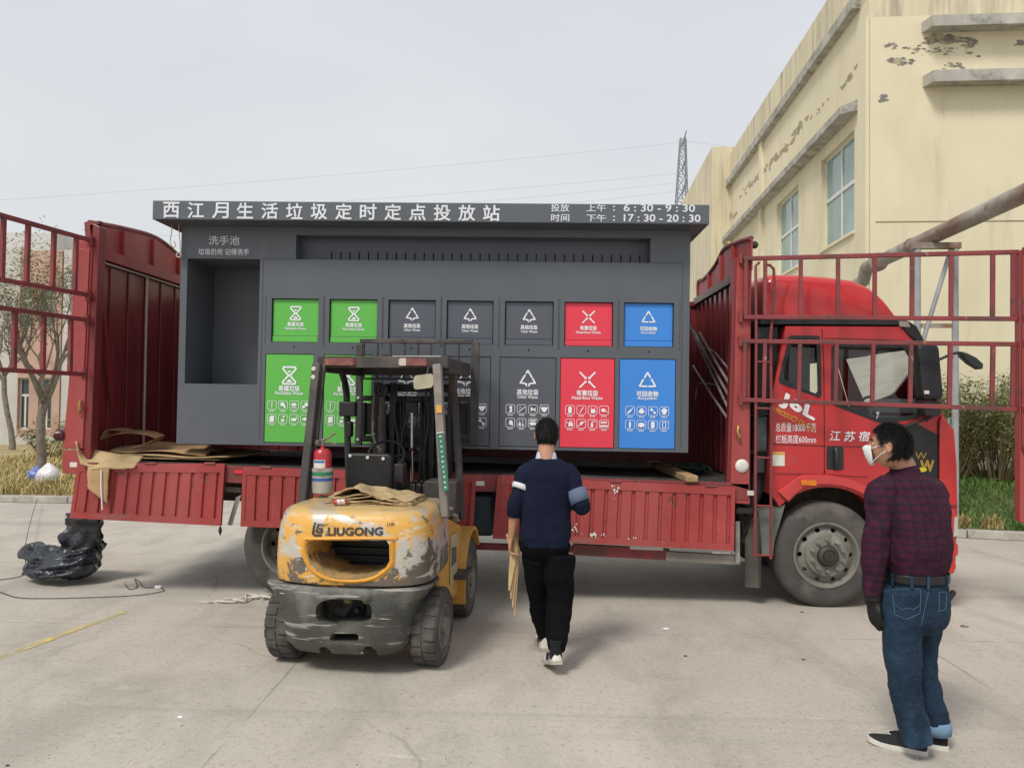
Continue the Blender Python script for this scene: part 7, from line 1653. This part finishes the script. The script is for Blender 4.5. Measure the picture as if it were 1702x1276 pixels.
def plaid():
    t = NT('maroon_navy_plaid'); b = t.b; sep = t.n('ShaderNodeSeparateXYZ'); t.L(t.vec, sep.inputs[0])
    diag = t.math('ADD', t.math('MULTIPLY', sep.outputs[0], .80), t.math('MULTIPLY', sep.outputs[1], .62))
    wob = t.math('MULTIPLY', t.math('SUBTRACT', t.noise(5, 3), .5), .02)
    def bands(v, per, lo, hi, off=0.0):
        s = t.math('SINE', t.math('MULTIPLY', t.math('ADD', t.math('ADD', v, wob), off), 2*pi/per)); return t.ramp(s, lo, hi)
    v1 = bands(diag, .040, .45, .75); h1 = bands(sep.outputs[2], .040, .45, .75); v2 = bands(diag, .040, .93, .97, .013); h2 = bands(sep.outputs[2], .040, .93, .97, .013)
    c = t.mix(t.math('MULTIPLY', v1, .45), C('#3a1628'), C('#14162a')); c = t.mix(t.math('MULTIPLY', h1, .45), c, C('#14162a')); c = t.mix(t.math('MULTIPLY', v2, .18), c, C('#5c2438')); c = t.mix(t.math('MULTIPLY', h2, .18), c, C('#5c2438'))
    t.L(c, b.inputs['Base Color']); b.inputs['Roughness'].default_value = .85; b.inputs['Specular IOR Level'].default_value = .25; t.bump(t.noise(300, 3), .3, .002); return t.m
MAT['plaid'] = plaid()
m = MB(); fs = lambda A, z_: fold(A, z_)
stack(m, [(tw.x, Y2, tw.z-.03, .150, .128), (tw.x, Y2, tw.z+.02, .160, .140), (tw.x+.002, Y2-.005, tw.z+.09, .174, .152), (tw.x-.004, Y2-.01, tw.z+.22, .180, .148), (tw.x-.014, Y2, tw.z+.36, .184, .135), (nk.x+.030, Y2, 1.375, .178, .115), (nk.x+.018, Y2, 1.43, .150, .10), (nk.x+.006, Y2, nk.z-.012, .082, .074)], yw2, 32, 6, 2.35, fold(.05, 9))
limb(m, [v4(shL+Vector((.035, .008, .0)), .075), v4(shL+Vector((-.008, -.004, -.02)), .075), v4(shL.lerp(elL, .5), .068), v4(elL, .064), v4(elL.lerp(wrL, .5), .058), v4(elL.lerp(wrL, .88), .048), v4(wrL+Vector((0, 0, .0)), .043)], 20, 6, fold(.12, 9))
limb(m, [v4(shR+Vector((-.035, -.008, .0)), .075), v4(shR+Vector((.008, .004, -.02)), .075), v4(shR.lerp(elR, .5), .068), v4(elR, .064), v4(elR.lerp(wrR, .5), .055), v4(wrR, .045)], 20, 6, fold(.12, 9))
sh = obj('shirt', m, MAT['plaid'], p2); organic(sh, .008, 4, .5, [(.12, .026), (.04, .010)])
m = MB(); rings = []
for dz, r_, ry_ in ((-.03, .090, .080), (.0, .076, .072), (.028, .066, .066), (.030, .060, .060), (-.01, .062, .06)): rings.append([Vector((nk.x+.004+r_*cos(2*pi*k/28), Y2+ry_*sin(2*pi*k/28), nk.z+dz+.010*cos(2*pi*k/28))) for k in range(28)])
m.loft(rings, False); obj('collar', m, MAT['plaid'], sh, smooth=60)
def denim():
    t = NT('blue_denim'); b = t.b; c = t.mix(t.ramp(t.noise(4, 6, .6), .3, .7), C('#142334'), C('#20364b'))
    c = t.mix(t.math('MULTIPLY', t.ramp(t.noise(3.2, 5, .6, (1, 1, .5)), .50, .70), .55), c, C('#3a5872')); c = t.mix(t.math('MULTIPLY', t.ramp(t.noise(130, 3), .5, .7), .25), c, C('#47637c'))
    t.L(c, b.inputs['Base Color']); b.inputs['Roughness'].default_value = .85; b.inputs['Specular IOR Level'].default_value = .25; t.bump(t.noise(260, 3), .4, .002); return t.m
MAT['denim'] = denim()
m = MB()
stack(m, [(tw.x, Y2, tw.z-.012, .155, .130), (tw.x, Y2, tw.z-.07, .163, .142), (tw.x, Y2, tw.z-.16, .170, .150), (tw.x, Y2, tw.z-.24, .162, .138), (tw.x, Y2, tw.z-.30, .12, .09)], yw2, 30, 5, 2.3, fold(.03, 10))
limb(m, [v4(hpL, .108), v4(hpL.lerp(knL, .4), .100), v4(knL, .084), v4(knL.lerp(anL, .45), .078), v4(knL.lerp(anL, .8), .073), v4(anL+Vector((.005, 0, -.035)), .076)], 22, 7, fold(.11, 7))
limb(m, [v4(hpR, .104), v4(hpR.lerp(knR, .4), .092), v4(knR, .072), v4(knR.lerp(anR, .45), .070), v4(knR.lerp(anR, .8), .074), v4(anR+Vector((0, 0, -.0)), .070)], 22, 7, fold(.11, 7))
je = obj('jeans', m, MAT['denim'], p2); organic(je, .008, 3, .5, [(.14, .026), (.045, .010)])
m = MB(); m.tube([anR+Vector((0, 0, .035)), anR+Vector((0, 0, .0)), anR+Vector((.001, 0, -.035))], [.073, .076, .074], 26, False); o = obj('rolled_cuff', m, M('pale_denim_inside', '#6f8aa4', .9, bump=(260, .3, .002)), je, smooth=60); s_ = o.modifiers.new('thick', 'SOLIDIFY'); s_.thickness = .007; s_.offset = -1
# belt with loops, pocket seams follow the cloth
bv2 = None
def on_jeans(x, z, r=.0):     # point on the back of the hips
    return Vector((x, Y2-.2, z))
m = MB(); rb = []
for k in range(40):
    a = 2*pi*k/40; c_, s2 = cos(a), sin(a); u = .164*math.copysign(abs(c_)**.87, c_); v = .143*math.copysign(abs(s2)**.87, s2); rb.append(Vector((tw.x+u*cos(yw2)-v*sin(yw2), Y2+u*sin(yw2)+v*cos(yw2), 0)))
m.loft([[p+Vector((0, 0, tw.z+z)) for p in rb] for z in (-.030, -.026, .008, .012)], False); b_o = obj('belt', m, M('black_leather_belt', '#17171a', .4, bump=(80, .2, .002)), p2, smooth=60); s_ = b_o.modifiers.new('thick', 'SOLIDIFY'); s_.thickness = .006; s_.offset = 1
m = MB()
for k in (22, 26, 29, 33, 18):
    p = rb[k]; n_ = (p-Vector((tw.x, Y2, 0))).normalized(); m.bar(p+n_*.009+Vector((0, 0, tw.z-.045)), p+n_*.009+Vector((0, 0, tw.z+.016)), .012, .006, n_)
obj('belt_loop', m, MAT['denim'], je, smooth=0)
# glove on his left hand, mask, shoes, hair
m = MB(); hand(m, wrL+Vector((0, 0, -.008)), dL, (.9, .2, 0), (-.3, .9, 0), (10, 16, 12), 1.16); limb(m, [v4(wrL+Vector((0, 0, .012)), .040), v4(wrL+Vector((0, 0, -.02)), .040)], 14, 3)
gl = obj('glove', m, M('black_work_glove', '#1b1b1d', .8, var=.2, vs=9, spots=[('#4a4744', 12, .58, .12)], bump=(200, .4, .002)), p2); organic(gl, .004, 1, .4)
fwd = R2 @ Vector((0, 1, 0)); m = MB()
rows = []
for z, y0, wd in ((-.04, .0, .34), (-.16, .012, .44), (-.34, .028, .52), (-.55, .026, .54), (-.78, .012, .44), (-.92, .004, .30)):
    rows.append([f2(wd*u, math.sqrt(max(.05, 1-(wd*u)**2-.2*z*z)), z, .006)+fwd*(y0*(1-u*u)) for u in [-1+2*i/10 for i in range(11)]])
m.loft(rows, False, False); mk = obj('face_mask', m, M('white_mask', '#dcdcda', .8, bump=(200, .2, .002)), p2, smooth=60, fix=False); s_ = mk.modifiers.new('thick', 'SOLIDIFY'); s_.thickness = .002
m = MB()
for sg in (-1, 1):
    e = f2(1.0*sg, -.12, .12, .006); m.tube([f2(.44*sg, .88, -.16, .007), f2(.9*sg, .35, 0, .008), e], .0022, 6); m.tube([f2(.44*sg, .80, -.72, .007), f2(.9*sg, .3, -.35, .008), f2(1.0*sg, -.1, -.12, .008)], .0022, 6)
obj('ear_strap', m, MAT['white'], mk)
MAT['canvas'] = M('black_canvas_shoe', '#1a1b1e', .85, var=.15, vs=9, bump=(300, .3, .002)); MAT['wsole'] = M('white_rubber_sole', '#cfccc4', .6, var=.06, vs=8)
gt, gh = G(1450, 1232), G(1541, 1253)
for hl, yaw in ((Vector((gh.x, gh.y, .0)), atan2(-(gt.x-gh.x), gt.y-gh.y)), (Vector((anR.x+.05, anR.y-.02, 0)), radians(66))):
    mu, ms = MB(), MB(); shoe(mu, ms, hl, yaw, 0, .285, .100, heel_h=.062); so = obj('shoe', mu, MAT['canvas'], p2, smooth=60); obj('sole', ms, MAT['wsole'], so, smooth=40)
hair(p2, f2, R2, lambda x, y, z: (z-(.58 if y > .5 else (.02+.8*max(0, y)) if y > -.1 else -.50-.2*y)) if not (abs(x) > .86 and -.35 < y < .12 and z < .30) else -1, 4200, .042, HAIR, .006, 6)
face_bits(p2, f2, R2, 1.0, False)
# back pockets: seam piping a touch off the denim (ray cast onto the sewn shape)
bpy.context.view_layer.update(); dgx = bpy.context.evaluated_depsgraph_get(); jeE = je.evaluated_get(dgx); bvj = BVHTree.FromObject(je, dgx)
def jp(px, py, off=.0015):
    d = ray(px, py).normalized(); o_w = WORLD[je.name]; h = bvj.ray_cast(EYE-o_w, d)[0]
    return (h+o_w-d*off) if h is not None else W(px, py, Y2-.17)
m = MB()
for pl_ in ([(1483, 979), (1530, 978), (1530, 1003), (1529, 1019), (1507, 1029), (1487, 1020), (1483, 979)], [(1487, 1005), (1500, 1013), (1508, 1010), (1518, 1012), (1529, 1006)], [(1561, 984), (1574, 983), (1572, 1012), (1561, 1016), (1561, 984)], [(1545, 957), (1543, 985), (1536, 1015), (1531, 1040)]):
    P = []
    for a, b_ in zip(pl_[:-1], pl_[1:]): P += [(a[0]+(b_[0]-a[0])*k/5, a[1]+(b_[1]-a[1])*k/5) for k in range(5)]
    P.append(pl_[-1]); m.tube([jp(*q) for q in P], .0016, 5)
obj('pocket_seam', m, M('faded_seam', '#4a6880', .9), je)
# keys on the belt
kc = J(1581, 989, Y2-.02); kf = empty('key_fob', tuple(kc), 'black key fob hanging from the plaid shirt man\'s belt', 'key fob')
m = MB(); R_ = Matrix.Rotation(radians(35), 3, 'Y'); m.loft([[kc+R_ @ Vector((x*s_, dy_, z*s_)) for x, z in rrect(.028, .062, .012, 4)] for dy_, s_ in ((-.008, .85), (-.004, 1), (.004, 1), (.008, .85))]); obj('fob_case', m, MAT['plast'], kf, smooth=40)
m = MB(); m.tube(catmull([kc+Vector((-.014, 0, .03)), kc+Vector((-.028, .01, .055)), kc+Vector((-.03, .02, .09)), J(1569, 958, Y2+.0)], 4), .003, 6); obj('strap', m, MAT['seal'], kf)
# ================================================================== LOOSE THINGS
# black tarpaulin slumped at the truck tail
MAT['tarp'] = M('black_tarpaulin', '#1b1f29', .38, var=.2, vs=4, spots=[('#454951', 3, .55, .2, None, .6)], bump=(14, .2, .01), spec=.6)
random.seed(41)
def TP(px, py, Y): p = W(px, py, Y); return (p.x, p.y, p.z)
m = MB()
def swathe(secs, ph, nr, amp, n=44, sub=8):
    """flattened cloth swathe: (x,y,z,half height,half depth); ridges run along its length"""
    S_ = cm1(secs, sub); rings = []
    for i, q in enumerate(S_):
        p = Vector(q[:3]); t = Vector(S_[min(i+1, len(S_)-1)][:3])-Vector(S_[max(i-1, 0)][:3]); t.normalize(); dv = Vector((0, 1, 0)); dv = (dv-t*dv.dot(t)).normalized(); up_ = t.cross(dv); r = []
        for k in range(n):
            a = 2*pi*k/n; f = 1+amp*sin(nr*a+ph+2.2*i/len(S_)+1.3*sin(a+ph))+.42*MN.noise(Vector((cos(a)*1.8, sin(a)*1.8, i*.13+ph)))
            r.append(p+up_*(q[3]*f*sin(a))+dv*(q[4]*f*cos(a)))
        rings.append(r)
    m.loft(rings)
swathe([TP(142, 855, 7.45)+(.17, .09), TP(141, 875, 7.47)+(.165, .10), TP(138, 895, 7.5)+(.165, .13), TP(134, 912, 7.55)+(.17, .17), TP(128, 928, 7.6)+(.18, .22), TP(118, 945, 7.62)+(.16, .26)], .4, 3, .10)
swathe([TP(166, 905, 7.52)+(.05, .10), TP(150, 914, 7.53)+(.075, .17), TP(120, 921, 7.55)+(.085, .20), TP(85, 923, 7.6)+(.085, .18), TP(58, 918, 7.65)+(.085, .13), TP(40, 914, 7.7)+(.045, .05)], 1.9, 2, .13)
swathe([TP(164, 922, 7.5)+(.05, .12), TP(140, 931, 7.46)+(.085, .20), TP(105, 937, 7.48)+(.085, .22), TP(70, 940, 7.55)+(.06, .16), TP(44, 938, 7.6)+(.02, .05)], 3.1, 3, .10)
swathe([TP(160, 938, 7.46)+(.04, .10), TP(135, 947, 7.42)+(.055, .16), TP(100, 950, 7.42)+(.055, .17), TP(70, 951, 7.45)+(.048, .13), TP(46, 950, 7.5)+(.025, .07)], 4.4, 2, .13)
tp_ = obj('tarpaulin', m, MAT['tarp'], None, 'black tarpaulin hanging from the truck tail and heaped on the concrete', 'tarpaulin', smooth=60); organic(tp_, .009, 2, .5, [(.13, .05), (.05, .012)])
# cables
MAT['cable'] = M('dark_cable', '#3a3835', .7)
m = MB(); q = [G(-120, 1000), G(-40, 975), G(0, 985), G(40, 995), G(150, 994), G(230, 990), G(268, 984), G(272, 980), G(262, 977), G(240, 977), G(232, 968), G(224, 963), G(228, 976), G(215, 980), G(207, 970)]
m.tube([p+Vector((0, 0, .008)) for p in catmull(q, 6)], .0038, 6)
cb_ = obj('power_cable', m, MAT['cable'], None, 'thin dark cable looping over the concrete to a white plug', 'cable')
m = MB(); p = G(263, 978); m.cbox((p.x, p.y, .016), (.06, .035, .03), Matrix.Rotation(.3, 3, 'Z')); obj('plug', m, MAT['white'], cb_, bevel=.008)
m = MB(); q = [W(62, 828, 12.6), W(52, 862, 10.5), W(42, 905, 8.6), W(40, 918, 7.9), G(43, 948)+Vector((0, 0, .02)), G(30, 960)+Vector((0, 0, .01)), G(-30, 967)+Vector((0, 0, .01)), G(-120, 972)+Vector((0, 0, .01))]; m.tube(catmull(q, 6), .004, 6)
obj('slack_cable', m, MAT['cable'], None, 'slack cable dropping from the verge behind onto the black tarpaulin', 'cable')
# white rope beside the forklift
random.seed(17); m = MB()
for k in range(5):
    q = [G(331+k*14, 1003-rnd(0, 3)), G(375+k*8, 1001+rnd(-4, 2)), G(410, 998+rnd(-6, 3)), G(432, 993+rnd(-7, 5)), G(452+rnd(-10, 6), 992+rnd(-7, 8)), G(440+rnd(-8, 16), 998+rnd(-8, 3))]
    m.tube([p+Vector((0, 0, .008+.006*k)) for p in catmull(q, 5)], .0075, 6)
obj('white_rope', m, M('frayed_white_rope', '#cfc9bd', .9, var=.1, vs=30, bump=(200, .6, .004)), None, 'tangled white rope on the concrete beside the forklift rear wheel', 'rope')
# white cord under the station roof
m = MB(); m.tube(catmull([W(286, 372, 7.05), W(285, 388, 7.02), W(283, 402, 7.0), W(288, 411, 7.0), W(292, 408, 7.0), W(289, 401, 7.0)], 5), .004, 6); m.tube([W(297, 374, 7.03), W(299, 400, 7.03), W(300, 420, 7.03)], .004, 6); m.tube([W(300, 420, 7.03)+Vector((.022*cos(a)-.015, 0, .022*sin(a)-.02)) for a in [2*pi*k/12 for k in range(13)]], .007, 6)
obj('hanging_cord', m, MAT['seal'], None, 'white cord with a hook dangling under the station roof corner', 'cord')
# cardboard on the bed
zb0 = bz(XR+.4); random.seed(51)
def sheet(name, pts, nu, nv, warp, mat, label, th=.006, group=None, jag=.01):
    """pts: corner points TL,TR,BR,BL"""
    TL, TR, BR, BL = [Vector(p) for p in pts]; m = MB(); sd = rnd(0, 50)
    def fn(u, v):
        p = (BL*(1-u)+BR*u)*(1-v)+(TL*(1-u)+TR*u)*v; n_ = MN.noise(Vector((u*2.2+sd, v*2.2, sd))); e = MN.noise(Vector((u*14, v*14, sd)))*jag
        ed = (u in (0, 1)) or (v in (0, 1))
        return tuple(p+Vector((e if ed else 0, 0, warp*n_+(e if ed else 0)*.4)))
    m.grid(fn, nu, nv); o = obj(name, m, mat, None, label, 'cardboard', group, smooth=40); s = o.modifiers.new('thick', 'SOLIDIFY'); s.thickness = th; s.offset = 0; return o
GC = 'cardboard piled on the truck bed corner'
xr_ = XR+.06
sheet('cardboard_sheet', [(xr_, 8.35, zb0+.03), (xr_+1.25, 8.15, zb0+.03), (xr_+1.10, 7.15, zb0+.02), (xr_+.02, 7.16, zb0+.02)], 16, 12, .02, MAT['card'], 'lowest flat cardboard sheet of the pile on the bed', .012, GC)
sheet('cardboard_sheet', [(xr_+.02, 8.2, zb0+.07), (xr_+1.35, 7.85, zb0+.055), (xr_+1.2, 7.12, zb0+.04), (xr_+.05, 7.18, zb0+.05)], 16, 12, .03, MAT['cardp'], 'pale wide sheet in the middle of the cardboard pile', .012, GC)
sheet('cardboard_sheet', [(xr_+.0, 8.05, zb0+.12), (xr_+.95, 7.75, zb0+.10), (xr_+.98, 7.15, zb0+.07), (xr_+.0, 7.25, zb0+.09)], 16, 12, .05, MAT['card'], 'brown sheet near the top of the pile against the rear wall', .010, GC)
m = MB(); Yc = 7.35
pa_ = catmull([W(180, 727, Yc), W(196, 722, Yc), W(222, 720, Yc), W(248, 723, Yc), W(264, 729, Yc)], 5)
m.loft([[p+Vector((0, -.05, .0)), p+Vector((0, .12, .02)), p+Vector((0, .12, .03)), p+Vector((0, -.05, .01))] for p in pa_])
m.loft([[Vector(p)+Vector((0, -.10, -.01)), Vector(p)+Vector((0, .1, .0)), Vector(p)+Vector((0, .1, .008)), Vector(p)+Vector((0, -.1, 0))] for p in catmull([W(176, 728, Yc-.05), W(184, 714, Yc), W(203, 713, Yc+.1), W(214, 716, Yc+.15)], 4)])
m.loft([[Vector(p)+Vector((0, -.10, -.02)), Vector(p)+Vector((.02, .1, .0)), Vector(p)+Vector((.02, .1, .008)), Vector(p)+Vector((0, -.1, -.012))] for p in catmull([W(222, 741, Yc-.15), W(240, 738, Yc-.1), W(262, 728, Yc-.05)], 4)])
obj('cardboard_strip', m, M('dark_brown_card', '#8a6a4a', .9, var=.12, vs=8, bump=(80, .3, .004)), None, 'curled dark brown cardboard strips on top of the pile', 'cardboard', GC, smooth=40)
sheet('cardboard_flap', [W(133, 745, 7.03), W(240, 757, 7.05), W(223, 777, 6.87), W(150, 780, 6.865)], 18, 8, .035, MAT['cardp'], 'tan cardboard flap bent over the bed edge above the ribbed board', .008, GC, .012)
sheet('cardboard_corner', [W(126, 733, 6.90), W(140, 749, 7.12), W(156, 776, 6.89), W(133, 772, 6.87)], 8, 8, .02, MAT['cardp'], 'upturned cardboard corner sticking up beside the rear post', .007, GC, .012)
hg = sheet('cardboard_tail', [W(145, 777, 6.875), W(181, 779, 6.87), W(178, 838, 6.845), W(146, 812, 6.85)], 8, 10, .01, MAT['card'], 'narrow cardboard tail hanging down over the ribbed side board', .007, GC, .008)
m = MB(); m.tube([W(168, 781, 6.855), W(168, 810, 6.835), W(170, 847, 6.83)], .006, 5); obj('tape_strip', m, MAT['white'], hg)
# plank and green net
pl0, pl1 = G(1150, 795.5, bz(W(1150, 795, 7).x)+.035), G(1084, 770, bz(W(1084, 770, 8).x)+.04); m = MB(); m.bar(pl0, pl1, .11, .055); obj('timber_beam', m, M('raw_timber', '#a58a63', .85, var=.15, vs=4, spots=[('#7f6647', 6, .55, .15, (.4, .4, 3)), ('#c3aa80', 5, .6, .15)], bump=(40, .3)), None, 'rough timber beam lying across the truck bed edge', 'beam', bevel=.004)
m = MB(); random.seed(61); c = W(1147, 778, 7.75); c.z = bz(c.x)
for k in range(40):
    a = rnd(0, 6.28); p = c+Vector((.15*cos(a)*rnd(.2, 1), .12*sin(a)*rnd(.2, 1), .02)); m.tube(catmull([p, p+Vector((rnd(-.08, .08), rnd(-.06, .06), rnd(.02, .10))), p+Vector((rnd(-.12, .12), rnd(-.1, .1), rnd(.0, .06)))], 3), .010, 5)
obj('green_net', m, M('dark_green_net', '#26402f', .9, var=.3, vs=12), None, 'crumpled dark green net on the truck bed by the bulkhead', 'net')
# steel rods leaning inside the bulkhead
MAT['rod'] = M('rusty_steel_rod', '#8f8580', .5, .4, var=.25, vs=4, spots=[('#6b4b3f', 6, .5, .15)])
for a, b_, lab in (((1147, 541, 8.5), (1216, 690, 7.3), 'longest steel rod leaning inside the bulkhead'), ((1153, 549, 8.4), (1217, 668, 7.25), 'steel rod just above the longest one inside the bulkhead'), ((1163, 553, 8.2), (1217, 646, 7.2), 'uppermost steel rod leaning inside the bulkhead'), ((1152, 608, 8.4), (1214, 702, 7.3), 'lowest short steel rod leaning inside the bulkhead')):
    A_, B_ = W(*a), W(*b_); m = MB(); m.tube([A_, A_.lerp(B_, .5)+Vector((0, 0, -.012)), B_], .014, 8); obj('steel_rod', m, MAT['rod'], None, lab, 'rod', 'rods inside the bulkhead')
m = MB(); m.tube(catmull([W(1156, 665, 8.3), W(1159, 643, 8.3), W(1165, 637, 8.2), W(1190, 641, 7.9), W(1198, 650, 7.8), W(1202, 664, 7.7)], 5), .011, 8); obj('bent_rod', m, MAT['rod'], None, 'bent steel bow hanging inside the bulkhead below the rods', 'rod', 'rods inside the bulkhead')
m = MB(); m.tube(catmull([W(1166, 580, 8.1), W(1178, 580, 8.0), W(1190, 588, 7.8), W(1216, 620, 7.3)], 5), .011, 8); obj('bent_rod', m, MAT['rod'], None, 'bent steel rod crossing the straight rods inside the bulkhead', 'rod', 'rods inside the bulkhead')
# rubbish bags on the verge
def bag(c, r, mat, label, seed):
    sd = seed
    def f(p):
        n_ = MN.noise(p*9/max(r)*.12+Vector((sd, 0, 0)))*.22+abs(MN.noise(p*22/max(r)*.12+Vector((0, sd, 0))))*.25; q = p*(1+n_)
        if q.z < -r[2]*.6: q.z = -r[2]*.6
        t = max(0, (q.z/r[2]-.55)); q.x *= 1-.75*min(1, t*1.6); q.y *= 1-.75*min(1, t*1.6); q.z += r[2]*.5*t; return q
    m = MB(); m.sphere(c, r, 30, 22, f); return obj('rubbish_bag', m, mat, None, label, 'rubbish bag', 'bags dumped on the verge', smooth=45)
p = G(60, 812); bag((p.x, p.y, .26), (.15, .13, .15), M('blue_film_bag', '#5f6fb0', .35, var=.15, vs=9), 'small blue plastic rubbish bag under the tree', 3.3)
p = G(79, 816); bag((p.x, p.y, .29), (.21, .17, .19), M('white_film_bag', '#d3d1d4', .4, var=.08, vs=9), 'white plastic rubbish bag next to the blue one under the tree', 8.1)
# litter
random.seed(71)
for px, py, s, mt, nm, lab in ((1108, 1044, .024, 'white', 'paper_scrap', 'small white paper scrap on the concrete below the truck'), (1139, 1090, .014, 'plast', 'dark_stone', 'dark pebble on the open concrete between the two men'), (1333, 1017, .02, 'plast', 'dark_scrap', 'dark scrap lying close to the truck front tyre'),
                          (1602, 1041, .034, 'bark', 'dry_leaf', 'curled brown leaf on the concrete right of the jeans'), (1336, 1096, .013, 'plast', 'dark_stone', 'dark pebble on the concrete left of the plaid shirt man'), (300, 1191, .014, 'white', 'paper_scrap', 'thin white paper sliver on the empty concrete at lower left'), (12, 1272, .012, 'plast', 'dark_stone', 'dark pebble at the lower left corner of the yard')):
    c = G(px, py); m = MB(); k = 7; r = [rnd(.6, 1.1) for _ in range(k)]
    lo = [c+Vector((s*1.3*r[i]*cos(2*pi*i/k), s*r[i]*sin(2*pi*i/k), 0.001)) for i in range(k)]; hi = [c+(p-c)*.7+Vector((0, 0, s*rnd(.15, .4))) for p in lo]
    m.loft([lo, hi]); obj(nm, m, MAT[mt], None, lab, 'litter', 'litter on the concrete', smooth=30)
# ================================================================== one mesh per repeated small part
def separate(o):
    me = o.data; n = len(me.vertices); par = list(range(n))
    def find(i):
        while par[i] != i: par[i] = par[par[i]]; i = par[i]
        return i
    for e in me.edges:
        a, b = find(e.vertices[0]), find(e.vertices[1])
        if a != b: par[a] = b
    grp = {}
    for p in me.polygons: grp.setdefault(find(p.vertices[0]), []).append(p)
    if len(grp) < 2: return
    first = True; sm_ = me.polygons[0].use_smooth
    for polys in grp.values():
        ids = sorted({v for p in polys for v in p.vertices}); mp_ = {v: i for i, v in enumerate(ids)}
        nm = bpy.data.meshes.new(me.name); nm.from_pydata([tuple(me.vertices[v].co) for v in ids], [], [tuple(mp_[v] for v in p.vertices) for p in polys])
        for mt in me.materials: nm.materials.append(mt)
        if sm_: nm.polygons.foreach_set('use_smooth', [True]*len(nm.polygons)); nm.set_sharp_from_angle(angle=radians(30))
        if first: o.data = nm; first = False
        else: c = o.copy(); c.data = nm; COL.objects.link(c); c.parent = o.parent
for o in list(scn.objects):
    if o.type == 'MESH' and o.parent is not None and o.name.split('.')[0] in ('hinge', 'stud', 'rivet', 'fork', 'cross_bearer', 'belt_loop', 'keyhole', 'flange', 'sock', 'stripe', 'leaf_spring', 'reflective_strip', 'chassis_rail', 'step') or (o.type == 'MESH' and o.name.startswith('bolt') and o.parent and o.parent.name.startswith('guard_leg')):
        separate(o)
